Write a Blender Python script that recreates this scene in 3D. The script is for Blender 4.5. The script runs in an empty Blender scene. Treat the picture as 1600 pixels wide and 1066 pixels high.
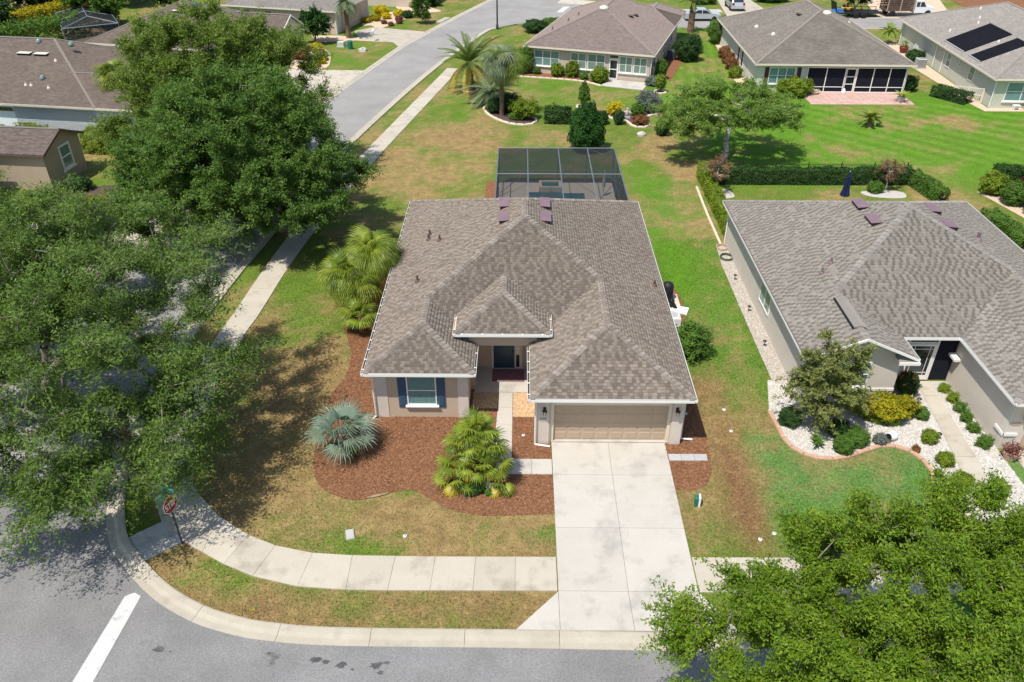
import bpy, math, random
import numpy as np
from mathutils import Vector, Matrix

random.seed(7)
RNG = np.random.default_rng(11)
SC = bpy.context.scene
COL = SC.collection
R = math.radians

# ------------------------------------------------------------------ camera, sky, sun, exposure
cam_d = bpy.data.cameras.new('camera')
cam_d.lens = 28.0; cam_d.sensor_width = 36.0; cam_d.sensor_fit = 'HORIZONTAL'
cam_d.clip_start = 0.1; cam_d.clip_end = 3000.0
cam = bpy.data.objects.new('camera', cam_d); COL.objects.link(cam)
cam.location = (0.0, 0.0, 22.6)
cam.rotation_euler = (R(90 - 33.55), 0.0, R(0.576))
SC.camera = cam

SUN_DIR = Vector((0.92, 1.02, -2.75)).normalized()          # the way the light travels
world = bpy.data.worlds.new('World'); SC.world = world; world.use_nodes = True
wn = world.node_tree.nodes; wl = world.node_tree.links
sky = wn.new('ShaderNodeTexSky'); sky.sky_type = 'NISHITA'; sky.sun_disc = False
sky.sun_elevation = math.asin(-SUN_DIR.z)
sky.sun_rotation = math.atan2(-SUN_DIR.x, -SUN_DIR.y) % (2 * math.pi)
sky.air_density = 1.0; sky.dust_density = 1.0; sky.ozone_density = 1.0
wl.new(sky.outputs[0], wn['Background'].inputs[0]); wn['Background'].inputs[1].default_value = 0.14
sun_d = bpy.data.lights.new('sun', 'SUN'); sun_d.energy = 4.5; sun_d.angle = R(0.53); sun_d.color = (1.0, 0.955, 0.88)
sun = bpy.data.objects.new('sun', sun_d); COL.objects.link(sun)
sun.rotation_euler = SUN_DIR.to_track_quat('-Z', 'Y').to_euler(); sun.location = (-20, -20, 60)
SC.view_settings.view_transform = 'Standard'; SC.view_settings.look = 'None'
SC.view_settings.exposure = 0.27; SC.view_settings.gamma = 1.0; SC.view_settings.use_curve_mapping = False
SC.render.engine = 'CYCLES'
SC.cycles.max_bounces = 6; SC.cycles.transparent_max_bounces = 12

# ------------------------------------------------------------------ materials
MATS = {}
def _ramp(nt, fac, cols, pos=None):
    r = nt.nodes.new('ShaderNodeValToRGB'); cr = r.color_ramp
    n = len(cols)
    pos = pos or [i / (n - 1) for i in range(n)]
    while len(cr.elements) < n: cr.elements.new(0.5)
    for e, p, c in zip(cr.elements, pos, cols): e.position = p; e.color = (*c, 1)
    nt.links.new(fac, r.inputs[0]); return r.outputs[0]
def _math(nt, op, a, b=None, clamp=False):
    m = nt.nodes.new('ShaderNodeMath'); m.operation = op; m.use_clamp = clamp
    for i, v in enumerate((a, b)):
        if v is None: continue
        if hasattr(v, 'links'): nt.links.new(v, m.inputs[i])
        else: m.inputs[i].default_value = v
    return m.outputs[0]
def _noise(nt, vec, scale, detail=5, rough=.6):
    n = nt.nodes.new('ShaderNodeTexNoise'); n.inputs['Scale'].default_value = scale
    n.inputs['Detail'].default_value = detail; n.inputs['Roughness'].default_value = rough
    nt.links.new(vec, n.inputs['Vector']); return n.outputs[0]
def _mix(nt, fac, a, b, blend='MIX'):
    m = nt.nodes.new('ShaderNodeMix'); m.data_type = 'RGBA'; m.blend_type = blend
    for s, v in ((m.inputs[0], fac), (m.inputs[6], a), (m.inputs[7], b)):
        if hasattr(v, 'links'): nt.links.new(v, s)
        elif isinstance(v, (int, float)): s.default_value = v
        else: s.default_value = (*v, 1)
    return m.outputs[2]
def mat(name, cols, scale=3., pos=None, rough=.85, bump=0., bscale=30., metal=0., spec=.3, rand=None, rw=.8,
        trans=0., attr=None, fine=0., fscale=25., alpha=1., stains=None, detail=6, big=0., bigscale=.3, coat=0.):
    """cols: list of colours spread by noise (and by a random number per island or per object)."""
    if name in MATS: return MATS[name]
    m = bpy.data.materials.new(name); m.use_nodes = True; nt = m.node_tree; N = nt.nodes
    bs = N['Principled BSDF']; out = N['Material Output']
    geo = N.new('ShaderNodeNewGeometry'); P = geo.outputs['Position']
    fac = _noise(nt, P, scale, detail)
    fac = _math(nt, 'MULTIPLY_ADD', fac, 1.8); fac.node.inputs[2].default_value = -.4
    if rand:
        rv = geo.outputs['Random Per Island'] if rand == 'island' else N.new('ShaderNodeObjectInfo').outputs['Random']
        fac = _math(nt, 'ADD', _math(nt, 'MULTIPLY', rv, rw), _math(nt, 'MULTIPLY', fac, 1 - rw))
    col = _ramp(nt, fac, cols if len(cols) > 1 else [cols[0], cols[0]], pos)
    if attr:
        a = N.new('ShaderNodeAttribute'); a.attribute_name = attr
        col = a.outputs['Color']
    if big:
        col = _mix(nt, 1.0, col, _ramp(nt, _noise(nt, P, bigscale, 4), [(1 - big,) * 3, (1 + big * .4,) * 3], [.3, .7]), 'MULTIPLY')
    if fine:
        col = _mix(nt, 1.0, col, _ramp(nt, _noise(nt, P, fscale, 3, .7), [(1 - fine,) * 3, (1 + fine,) * 3], [.3, .7]), 'MULTIPLY')
    if attr and name == 'ground':                  # dead thatch showing between the blades
        t = _math(nt, 'ADD', _math(nt, 'MULTIPLY', _math(nt, 'SUBTRACT', _noise(nt, P, 2.6, 9, .78), .5), 4.2), _math(nt, 'MULTIPLY', _math(nt, 'SUBTRACT', a.outputs['Alpha'], .54), 2.0))
        t = _math(nt, 'ADD', t, .5, True)
        col = _mix(nt, _math(nt, 'MULTIPLY', t, .72), col, _ramp(nt, _noise(nt, P, 1.3, 5, .7), [(.215, .130, .060), (.345, .235, .105)], [.38, .6]))
    if stains:                                     # (colour, scale, threshold, width, strength)
        sc_, s_, t_, w_, k_ = stains
        f = _ramp(nt, _noise(nt, P, s_, 5, .65), [(0, 0, 0), (k_, k_, k_)], [t_, min(1, t_ + w_)])
        col = _mix(nt, f, col, sc_)
    nt.links.new(col, bs.inputs['Base Color'])
    bs.inputs['Roughness'].default_value = rough; bs.inputs['Metallic'].default_value = metal
    bs.inputs['Specular IOR Level'].default_value = spec
    if name.startswith(('shingle', 'ridge')) and 'Diffuse Roughness' in bs.inputs: bs.inputs['Diffuse Roughness'].default_value = 1.0
    if coat: bs.inputs['Coat Weight'].default_value = coat
    if bump:
        b = N.new('ShaderNodeBump'); b.inputs['Strength'].default_value = min(1, bump); b.inputs['Distance'].default_value = .02 * max(1, bump)
        nt.links.new(_noise(nt, P, bscale, 4, .65), b.inputs['Height']); nt.links.new(b.outputs[0], bs.inputs['Normal'])
    sh = bs.outputs[0]
    if trans:
        t = N.new('ShaderNodeBsdfTranslucent'); nt.links.new(_mix(nt, 1., col, (1.15, 1.2, .55), 'MULTIPLY'), t.inputs['Color'])
        mx = N.new('ShaderNodeMixShader'); mx.inputs[0].default_value = trans
        nt.links.new(sh, mx.inputs[1]); nt.links.new(t.outputs[0], mx.inputs[2]); sh = mx.outputs[0]
    if alpha < 1:
        t = N.new('ShaderNodeBsdfTransparent'); mx = N.new('ShaderNodeMixShader'); mx.inputs[0].default_value = alpha
        nt.links.new(t.outputs[0], mx.inputs[1]); nt.links.new(sh, mx.inputs[2]); sh = mx.outputs[0]
    nt.links.new(sh, out.inputs['Surface'])
    MATS[name] = m; return m

def roofmat(name, c_lo, c_hi, streak):
    """distant shingle roof: courses and tabs from a brick pattern over the roof's own metres (UV)."""
    m = bpy.data.materials.new(name); m.use_nodes = True; nt = m.node_tree; N = nt.nodes; bs = N['Principled BSDF']
    uv = N.new('ShaderNodeUVMap'); uv.uv_map = 'UVMap'
    br = N.new('ShaderNodeTexBrick'); nt.links.new(uv.outputs[0], br.inputs[0])
    br.inputs['Scale'].default_value = 1.; br.inputs['Brick Width'].default_value = .33; br.inputs['Row Height'].default_value = .15
    br.inputs['Mortar Size'].default_value = .006; br.inputs['Color1'].default_value = (*c_lo, 1); br.inputs['Color2'].default_value = (*c_hi, 1)
    br.inputs['Mortar'].default_value = (c_lo[0] * .6, c_lo[1] * .6, c_lo[2] * .6, 1)
    geo = N.new('ShaderNodeNewGeometry')
    col = _mix(nt, 1., br.outputs[0], _ramp(nt, _noise(nt, geo.outputs['Position'], 9, 4, .7), [(.82,) * 3, (1.15,) * 3], [.3, .7]), 'MULTIPLY')
    col = _mix(nt, _ramp(nt, _noise(nt, geo.outputs['Position'], .5, 5), [(0,) * 3, (.6,) * 3], [.45, .75]), col, streak)
    nt.links.new(col, bs.inputs['Base Color']); bs.inputs['Roughness'].default_value = .95; bs.inputs['Specular IOR Level'].default_value = .15
    if 'Diffuse Roughness' in bs.inputs: bs.inputs['Diffuse Roughness'].default_value = 1.0
    bp = N.new('ShaderNodeBump'); bp.inputs['Strength'].default_value = .4; bp.inputs['Distance'].default_value = .02
    nt.links.new(br.outputs['Fac'], bp.inputs['Height']); nt.links.new(bp.outputs[0], bs.inputs['Normal'])
    MATS[name] = m; return m

def build_materials():
    M = mat
    M('ground', [(.2, .2, .1)], attr='col', rough=.95, bump=1., bscale=14, fine=.42, fscale=9, spec=.1, big=.16, bigscale=1.6)
    M('grass_blade', [(.2, .2, .1)], attr='col', rough=.9, spec=.15, trans=.2)
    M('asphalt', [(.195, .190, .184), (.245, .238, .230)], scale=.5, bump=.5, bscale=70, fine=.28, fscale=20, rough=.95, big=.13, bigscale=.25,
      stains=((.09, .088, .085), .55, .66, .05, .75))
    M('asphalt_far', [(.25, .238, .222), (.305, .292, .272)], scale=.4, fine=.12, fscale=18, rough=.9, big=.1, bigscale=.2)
    M('concrete', [(.395, .35, .28), (.505, .455, .37)], scale=1.2, bump=.25, bscale=60, fine=.07, fscale=30, rough=.9, rand='object', rw=.5,
      stains=((.25, .215, .165), .85, .52, .18, .62))
    M('concrete_drive', [(.435, .405, .35), (.51, .475, .42)], scale=.9, bump=.25, bscale=60, fine=.06, fscale=30, rough=.88, rand='object', rw=.3,
      stains=((.28, .265, .235), .7, .51, .17, .6))
    M('concrete_grey', [(.40, .385, .35), (.48, .46, .43)], scale=1.2, fine=.08, fscale=30, rough=.9, stains=((.2, .19, .18), .7, .5, .2, .6))
    M('kerb', [(.36, .32, .25), (.47, .425, .34)], scale=1.5, bump=.3, bscale=50, fine=.09, fscale=28, rough=.92, rand='object', rw=.3,
      stains=((.27, .25, .22), 1.1, .56, .15, .55))
    M('oil', [(.05, .05, .05), (.12, .118, .115)], scale=3, fine=.3, fscale=16, rough=.8)
    M('stop_paint', [(.48, .475, .455), (.58, .57, .545)], scale=4, fine=.1, fscale=40, rough=.7, stains=((.25, .25, .245), 3.5, .57, .1, .6))
    M('mulch', [(.11, .048, .023), (.225, .106, .054), (.32, .165, .09)], scale=9, bump=1., bscale=40, fine=.35, fscale=30, rough=.95, spec=.1, big=.15, bigscale=.8)
    M('mulch_chip', [(.11, .049, .024), (.21, .10, .052), (.30, .155, .086), (.41, .25, .15)], rand='island', rw=.85, rough=.95, spec=.1)
    M('mulch_dark', [(.07, .045, .04), (.12, .075, .065)], scale=12, bump=.8, bscale=30, fine=.3, rough=.95)
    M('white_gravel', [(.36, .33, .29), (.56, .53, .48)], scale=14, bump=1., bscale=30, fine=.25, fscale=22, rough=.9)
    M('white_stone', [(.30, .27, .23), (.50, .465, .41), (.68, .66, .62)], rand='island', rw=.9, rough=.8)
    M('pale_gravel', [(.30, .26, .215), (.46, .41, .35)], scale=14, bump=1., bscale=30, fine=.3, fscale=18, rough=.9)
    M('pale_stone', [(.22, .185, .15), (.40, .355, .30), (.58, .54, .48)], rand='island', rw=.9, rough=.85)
    M('orange_gravel', [(.36, .21, .10), (.60, .43, .25)], scale=16, bump=1., bscale=40, fine=.3, fscale=26, rough=.9)
    M('orange_pebble', [(.26, .13, .06), (.52, .34, .18), (.72, .60, .42)], rand='island', rw=.9, rough=.75)
    M('tan_gravel', [(.44, .32, .22), (.66, .52, .38)], scale=8, fine=.25, fscale=14, rough=.9)
    M('clay_edge', [(.42, .26, .17), (.52, .34, .23)], scale=4, fine=.1, rough=.85)
    M('cream_edge', [(.55, .46, .34), (.68, .59, .46)], scale=4, fine=.1, rough=.85, rand='object', rw=.3)
    # walls
    M('stucco_tan', [(.475, .37, .265), (.525, .415, .305)], scale=1.5, bump=.35, bscale=55, fine=.05, fscale=40, rough=.92)
    M('stucco_cream', [(.60, .525, .45), (.66, .585, .51)], scale=1.5, bump=.35, bscale=55, fine=.05, fscale=40, rough=.92)
    M('stucco_greige', [(.56, .50, .43), (.62, .56, .48)], scale=1.2, bump=.35, bscale=55, fine=.05, fscale=40, rough=.92)
    M('stucco_pink', [(.50, .41, .33), (.57, .47, .385)], scale=1.2, bump=.2, bscale=50, fine=.05, rough=.92)
    M('stucco_sage', [(.44, .46, .38), (.49, .51, .42)], scale=1.2, bump=.2, bscale=50, fine=.05, rough=.92)
    M('stucco_white', [(.66, .70, .74), (.74, .77, .80)], scale=1.2, bump=.2, bscale=50, fine=.04, rough=.9)
    M('stucco_brown', [(.39, .305, .22), (.44, .35, .255)], scale=1.2, bump=.2, bscale=50, fine=.05, rough=.92)
    M('stucco_pale', [(.58, .55, .46), (.64, .60, .52)], scale=1.2, bump=.2, bscale=50, fine=.05, rough=.92)
    M('trim_white', [(.74, .72, .66), (.80, .78, .73)], scale=3, fine=.04, rough=.5, stains=((.45, .42, .36), 3, .66, .1, .5))
    M('trim_cream', [(.64, .57, .46), (.70, .63, .52)], scale=3, fine=.04, rough=.55)
    M('trim_brown', [(.10, .065, .05), (.14, .09, .07)], scale=3, rough=.6)
    M('gutter_shade', [(.05, .045, .04), (.10, .085, .065)], scale=8, rough=.9)  # dark tone stands in for the shade inside the channel
    M('shutter_blue', [(.035, .075, .13), (.045, .095, .16)], scale=3, rough=.55)
    M('shutter_maroon', [(.06, .022, .02), (.08, .03, .028)], scale=3, rough=.6)
    M('door_blue', [(.012, .035, .06), (.02, .05, .08)], scale=2, rough=.4, spec=.5)
    M('garage_tan', [(.415, .315, .22), (.455, .35, .25)], scale=2, fine=.03, rough=.6)
    M('soffit', [(.48, .40, .31), (.53, .44, .35)], scale=3, rough=.9)
    M('glass_teal', [(.10, .20, .20), (.17, .29, .28)], scale=2.5, rough=.06, spec=.8, fine=.12, fscale=6)
    M('glass_dark', [(.012, .016, .022), (.03, .036, .045)], scale=1.5, rough=.05, spec=.9)
    M('glass_green', [(.13, .20, .17), (.21, .29, .25)], scale=2, rough=.08, spec=.8)
    M('glass_pale', [(.50, .47, .38), (.60, .56, .47)], scale=2, rough=.15, spec=.6)
    M('blind_grid', [(.09, .19, .19), (.15, .27, .26)], scale=6, rough=.5)
    M('screen_dark', [(.010, .011, .017), (.015, .017, .025)], scale=2, rough=.8, spec=.1, fine=.1, fscale=60)
    M('cage_screen', [(.014, .017, .02), (.02, .024, .028)], scale=2, rough=.8, alpha=.6)
    M('cage_roof_screen', [(.014, .017, .02), (.02, .024, .028)], scale=2, rough=.8, alpha=.56)
    M('cage_frame', [(.11, .135, .16), (.15, .175, .20)], scale=2, rough=.5)
    M('bronze', [(.03, .025, .022), (.05, .04, .035)], scale=5, rough=.45, metal=.4)
    M('black', [(.012, .012, .013), (.022, .022, .024)], scale=5, rough=.55)
    M('solar_black', [(.008, .008, .011), (.014, .014, .019)], scale=1.5, rough=.9, fine=.15, fscale=12, spec=.05)
    M('steel', [(.42, .44, .46), (.55, .57, .58)], scale=6, rough=.4, metal=.6)
    M('ac_grey', [(.36, .37, .36), (.44, .45, .44)], scale=6, rough=.5)
    M('vent_plum', [(.17, .11, .125), (.22, .15, .165)], scale=2, rough=.55)
    M('vent_white', [(.54, .49, .43), (.64, .59, .53)], scale=4, rough=.5)
    M('doormat', [(.10, .045, .06), (.19, .10, .12), (.26, .15, .16)], scale=16, rough=.95, fine=.3, fscale=20)
    M('paver', [(.44, .28, .23), (.55, .38, .32)], scale=6, rough=.9, fine=.12, rand='object', rw=.6)
    M('stone_slab', [(.33, .32, .31), (.45, .435, .42)], scale=5, bump=.4, bscale=20, fine=.15, rough=.9, rand='object', rw=.5)
    M('pool_water', [(.015, .10, .12), (.03, .15, .17)], scale=1.5, rough=.05, spec=.8, bump=.15, bscale=5)
    M('pool_deck', [(.56, .47, .37), (.64, .55, .44)], scale=1.5, fine=.06, rough=.85)
    M('bark_grey', [(.12, .10, .078), (.21, .185, .15), (.32, .29, .25)], scale=6, bump=.6, bscale=18, rough=.95, fine=.2)
    M('bark_pale', [(.33, .31, .28), (.50, .475, .44)], scale=6, bump=.4, bscale=18, rough=.9)
    M('bark_palm', [(.12, .075, .045), (.25, .17, .11)], scale=9, bump=.8, bscale=12, rough=.95)
    M('stem', [(.07, .05, .03), (.12, .09, .055)], scale=9, rough=.95)
    # foliage
    def leaf(n, a, b, c, tr=.3): M(n, [a, b, c], rand='island', rw=.5, scale=.8, rough=.6, spec=.18, trans=tr)
    leaf('leaf_oak', (.044, .090, .012), (.108, .185, .030), (.235, .315, .085), .32)
    leaf('leaf_oak_deep', (.036, .090, .012), (.096, .182, .028), (.21, .305, .070), .32)
    leaf('leaf_oak_olive', (.058, .104, .012), (.135, .205, .028), (.26, .32, .074), .32)
    leaf('leaf_maple', (.042, .090, .005), (.120, .210, .011), (.29, .37, .038), .3)
    leaf('leaf_elm', (.075, .15, .018), (.155, .26, .036), (.28, .38, .085), .38)
    leaf('leaf_magnolia', (.085, .115, .03), (.20, .235, .065), (.38, .36, .14), .35)
    leaf('leaf_green', (.040, .095, .012), (.090, .180, .024), (.16, .27, .05))
    leaf('leaf_dark', (.018, .045, .012), (.036, .085, .020), (.075, .15, .04))
    leaf('leaf_conifer', (.014, .050, .008), (.030, .095, .014), (.06, .15, .025))
    leaf('leaf_lime', (.085, .145, .010), (.165, .235, .018), (.27, .34, .04))
    leaf('leaf_yellow', (.12, .13, .005), (.34, .28, .008), (.60, .47, .015))
    leaf('leaf_gold', (.34, .26, .005), (.58, .46, .010), (.72, .60, .03))
    leaf('leaf_grey', (.09, .12, .09), (.16, .19, .16), (.25, .27, .25))
    leaf('leaf_red', (.12, .10, .02), (.26, .10, .05), (.12, .15, .03))
    leaf('leaf_plum', (.11, .035, .03), (.21, .085, .07), (.32, .16, .14))
    leaf('leaf_burgundy', (.05, .012, .014), (.10, .025, .02), (.16, .05, .03))
    leaf('flower_orange', (.60, .10, .02), (.75, .22, .05), (.85, .45, .15))
    leaf('flower_white', (.60, .60, .50), (.75, .73, .65), (.85, .85, .80))
    leaf('flower_lilac', (.25, .18, .30), (.38, .30, .42), (.5, .42, .55))
    def frond(n, a, b, c): M(n, [a, b, c], rand='object', rw=.6, scale=3, rough=.45, spec=.4, trans=.22)
    frond('frond_green', (.075, .125, .010), (.15, .21, .018), (.30, .31, .035))
    frond('frond_lime', (.11, .17, .010), (.20, .27, .020), (.33, .37, .045))
    frond('frond_yellow', (.28, .22, .02), (.42, .33, .03), (.55, .42, .06))
    frond('frond_silver', (.115, .18, .12), (.185, .255, .18), (.29, .345, .26))
    frond('frond_dead', (.22, .14, .07), (.34, .24, .13), (.46, .35, .21))
    frond('frond_date', (.07, .11, .02), (.13, .18, .04), (.21, .26, .07))
    frond('frond_pindo', (.11, .16, .07), (.18, .23, .115), (.27, .31, .18))
    # shingles
    for n_ in ('shingle_main', 'shingle_grey'): M(n_, [(.2, .2, .2)], attr='col', rough=.95, spec=.12, bump=.4, bscale=90, fine=.14, fscale=45, big=.07, bigscale=.3)
    M('ridge_main', [(.155, .130, .110), (.235, .202, .172), (.315, .278, .24)], rand='object', rw=.7, rough=.95, spec=.12, fine=.12, fscale=45)
    M('ridge_grey', [(.20, .183, .164), (.29, .267, .24)], rand='object', rw=.7, rough=.95, spec=.12, fine=.12, fscale=45)
    M('roof_deck', [(.165, .138, .118), (.19, .16, .137)], scale=5, rough=.95)
    roofmat('roof_mauve', (.195, .150, .130), (.265, .21, .185), (.23, .185, .16))
    roofmat('roof_stained', (.165, .145, .12), (.225, .20, .17), (.10, .09, .08))
    roofmat('roof_grey', (.24, .215, .19), (.31, .285, .255), (.20, .18, .16))
    roofmat('roof_brown', (.165, .125, .10), (.225, .18, .145), (.14, .11, .09))
    roofmat('roof_umber', (.15, .115, .098), (.225, .18, .155), (.17, .135, .115))
    M('ridge_far', [(.235, .20, .17), (.29, .25, .215)], scale=6, rough=.95)
    # sign and vehicles
    M('sign_red', [(.27, .008, .012), (.31, .011, .015)], scale=3, rough=.4)
    M('sign_white', [(.78, .78, .77)], rough=.45)
    M('sign_teal', [(.05, .28, .24), (.08, .33, .29)], scale=3, rough=.4)
    M('post_dark', [(.03, .035, .05), (.05, .055, .075)], scale=4, rough=.5)
    M('util_green', [(.01, .13, .09), (.02, .17, .12)], scale=5, rough=.5)
    M('plastic_white', [(.74, .74, .72), (.82, .82, .80)], scale=5, rough=.45)
    M('paint_silver', [(.50, .52, .54), (.58, .60, .62)], scale=2, rough=.25, metal=.4, coat=.6)
    M('paint_white', [(.74, .75, .76), (.80, .81, .82)], scale=2, rough=.25, coat=.6)
    M('tyre', [(.012, .012, .012), (.02, .02, .02)], scale=6, rough=.9)
    M('lamp_red', [(.35, .01, .01)], rough=.3)
    M('brush_brown', [(.06, .03, .015), (.14, .07, .035), (.24, .13, .07)], rand='island', rw=.9, rough=.95)
    M('machine_yellow', [(.55, .30, .02), (.62, .36, .03)], scale=3, rough=.5)
    M('tarp_blue', [(.03, .12, .32), (.04, .16, .40)], scale=3, rough=.6)
    M('umbrella_blue', [(.008, .014, .055), (.013, .022, .085)], scale=3, rough=.85)
    M('ceramic_red', [(.14, .02, .02), (.18, .03, .025)], scale=3, rough=.4)
    M('planter', [(.42, .30, .20), (.5, .37, .26)], scale=4, rough=.8)
    M('flag_yellow', [(.85, .72, .02)], rough=.6)
    M('flag_green', [(.05, .45, .12)], rough=.6)
    M('rubber_green', [(.05, .07, .045), (.08, .10, .07)], scale=4, rough=.6)
    M('stone_grey', [(.3, .29, .27), (.46, .45, .43)], scale=5, rough=.9, bump=.4, bscale=15)
build_materials()
# ------------------------------------------------------------------ mesh helpers
class MB:
    """collects faces for ONE mesh object"""
    def __init__(s): s.v = []; s.f = []; s.uv = []
    def add(s, vs, fs, M=None, uv=None):
        b = len(s.v)
        s.v += [tuple(M @ Vector(p)) for p in vs] if M is not None else [tuple(p) for p in vs]
        s.f += [tuple(b + i for i in f) for f in fs]
        if uv is not None: s.uv += uv
        return s
    def box(s, x0, x1, y0, y1, z0, z1, M=None, ch=0.):
        if ch:
            c = ch
            lo = [(x0, y0, z0), (x1, y0, z0), (x1, y1, z0), (x0, y1, z0)]
            md = [(x0, y0, z1 - c), (x1, y0, z1 - c), (x1, y1, z1 - c), (x0, y1, z1 - c)]
            hi = [(x0 + c, y0 + c, z1), (x1 - c, y0 + c, z1), (x1 - c, y1 - c, z1), (x0 + c, y1 - c, z1)]
            fs = [(3, 2, 1, 0), (8, 9, 10, 11)]
            for k in range(2):
                for i in range(4):
                    a, b = k * 4 + i, k * 4 + (i + 1) % 4
                    fs.append((a, b, b + 4, a + 4))
            return s.add(lo + md + hi, fs, M)
        vs = [(x0, y0, z0), (x1, y0, z0), (x1, y1, z0), (x0, y1, z0), (x0, y0, z1), (x1, y0, z1), (x1, y1, z1), (x0, y1, z1)]
        return s.add(vs, [(3, 2, 1, 0), (4, 5, 6, 7), (0, 1, 5, 4), (1, 2, 6, 5), (2, 3, 7, 6), (3, 0, 4, 7)], M)
    def prism(s, poly, z0, z1, M=None):
        n = len(poly)
        vs = [(x, y, z0) for x, y in poly] + [(x, y, z1) for x, y in poly]
        fs = [tuple(range(n - 1, -1, -1)), tuple(range(n, 2 * n))] + [(i, (i + 1) % n, n + (i + 1) % n, n + i) for i in range(n)]
        return s.add(vs, fs, M)
    def sheet(s, poly, z):
        return s.add([(x, y, z) for x, y in poly], [tuple(range(len(poly)))])
    def tube(s, pts, rad, k=8, cap=True):
        pts = [Vector(p) for p in pts]; n = len(pts)
        rad = rad if isinstance(rad, (list, tuple)) else [rad] * n
        b = len(s.v)
        for i, p in enumerate(pts):
            d = (pts[min(i + 1, n - 1)] - pts[max(i - 1, 0)]).normalized()
            a = Vector((0, 0, 1)) if abs(d.z) < .9 else Vector((1, 0, 0))
            x = d.cross(a).normalized(); y = d.cross(x)
            for j in range(k):
                t = 2 * math.pi * j / k
                s.v.append(tuple(p + (x * math.cos(t) + y * math.sin(t)) * rad[i]))
        for i in range(n - 1):
            for j in range(k):
                s.f.append((b + i * k + j, b + i * k + (j + 1) % k, b + (i + 1) * k + (j + 1) % k, b + (i + 1) * k + j))
        if cap: s.f.append(tuple(b + j for j in range(k))); s.f.append(tuple(b + (n - 1) * k + j for j in reversed(range(k))))
        return s
    def lathe(s, prof, k=16, M=None):
        vs = [(r * math.cos(2 * math.pi * j / k), r * math.sin(2 * math.pi * j / k), z) for r, z in prof for j in range(k)]
        fs = [(i * k + j, i * k + (j + 1) % k, (i + 1) * k + (j + 1) % k, (i + 1) * k + j) for i in range(len(prof) - 1) for j in range(k)]
        fs += [tuple(range(k - 1, -1, -1)), tuple((len(prof) - 1) * k + j for j in range(k))]
        return s.add(vs, fs, M)
    def mesh(s, name, m, smooth=False, col=None):
        me = bpy.data.meshes.new(name); me.from_pydata(s.v, [], s.f)
        if col:
            a = me.color_attributes.new('col', 'FLOAT_COLOR', 'POINT')
            for d in a.data: d.color = (*col, 1)
        if s.uv:
            l = me.uv_layers.new(name='UVMap')
            for i, c in enumerate(s.uv[:len(l.data)]): l.data[i].uv = c
        me.materials.append(MATS[m]); 
        if smooth: me.polygons.foreach_set('use_smooth', [True] * len(me.polygons))
        me.update(); return me
    def build(s, name, m, parent=None, smooth=False, kind=None):
        return link(name, s.mesh(name, m, smooth), parent, kind)

def link(name, me, parent=None, kind=None, M=None):
    o = bpy.data.objects.new(name, me); COL.objects.link(o)
    if parent: o.parent = parent
    if kind: o['kind'] = kind
    if M is not None: o.matrix_local = M
    return o
def tag(o, label, cat, group=None):
    o['label'] = label; o['category'] = cat
    if group: o['group'] = group
    return o
def thing(name, label, cat, loc=(0, 0, 0), rz=0., group=None):
    o = bpy.data.objects.new(name, None); COL.objects.link(o); o.empty_display_size = .3
    o.location = loc; o.rotation_euler = (0, 0, rz); return tag(o, label, cat, group)
def struct(name, mb, m, smooth=False): return mb.build(name, m, None, smooth, 'structure')
def npmesh(name, V, Fc, m, parent=None, kind=None, col=None, smooth=False):
    V = np.asarray(V, np.float32); Fc = np.asarray(Fc, np.int32); k = Fc.shape[1]
    me = bpy.data.meshes.new(name); me.vertices.add(len(V)); me.vertices.foreach_set('co', V.ravel())
    me.loops.add(Fc.size); me.loops.foreach_set('vertex_index', Fc.ravel())
    me.polygons.add(len(Fc)); me.polygons.foreach_set('loop_start', np.arange(len(Fc), dtype=np.int32) * k)
    if smooth: me.polygons.foreach_set('use_smooth', np.ones(len(Fc), bool))
    if col is not None:
        a = me.color_attributes.new('col', 'FLOAT_COLOR', 'POINT')
        a.data.foreach_set('color', (col if col.shape[1] == 4 else np.concatenate([col, np.ones((len(col), 1))], 1)).astype(np.float32).ravel())
    me.materials.append(MATS[m]); me.update(calc_edges=True)
    return link(name, me, parent, kind)
def nrm(a): return a / np.maximum(np.linalg.norm(a, axis=1, keepdims=True), 1e-6)
def leaf_arrays(P, size, asp=.5, up=.35, out=None):
    """one pointed leaf per point"""
    n = len(P)
    N = RNG.normal(size=(n, 3)); N[:, 2] = np.abs(N[:, 2]) + up
    if out is not None: N = N * .8 + out
    N = nrm(N)
    T = nrm(np.cross(N, RNG.normal(size=(n, 3)))); B = np.cross(N, T)
    s = (size * RNG.uniform(.65, 1.35, n))[:, None]
    k = asp * .62
    V = np.stack([P - T * s * .62 + B * s * k * .55, P - T * s * .5 - B * s * k * 1.1, P + T * s * .72 + B * s * k * .4 - N * s * .1], 1).reshape(-1, 3)
    return V, np.arange(3 * n).reshape(-1, 3)
def tube_arrays(A, B, RA, RB, k=5):
    n = len(A); D = nrm(B - A)
    a = np.where(np.abs(D[:, 2:3]) < .9, np.array([[0, 0, 1.]]), np.array([[1., 0, 0]]))
    X = nrm(np.cross(D, a)); Y = np.cross(D, X)
    t = np.arange(k) * 2 * np.pi / k
    ring = X[:, None] * np.cos(t)[None, :, None] + Y[:, None] * np.sin(t)[None, :, None]
    V = np.concatenate([A[:, None] + ring * RA[:, None, None], B[:, None] + ring * RB[:, None, None]], 1).reshape(-1, 3)
    j = np.arange(k); q = np.stack([j, (j + 1) % k, k + (j + 1) % k, k + j], 1)
    F = (np.arange(n)[:, None, None] * 2 * k + q[None]).reshape(-1, 4)
    return V, F
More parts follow.
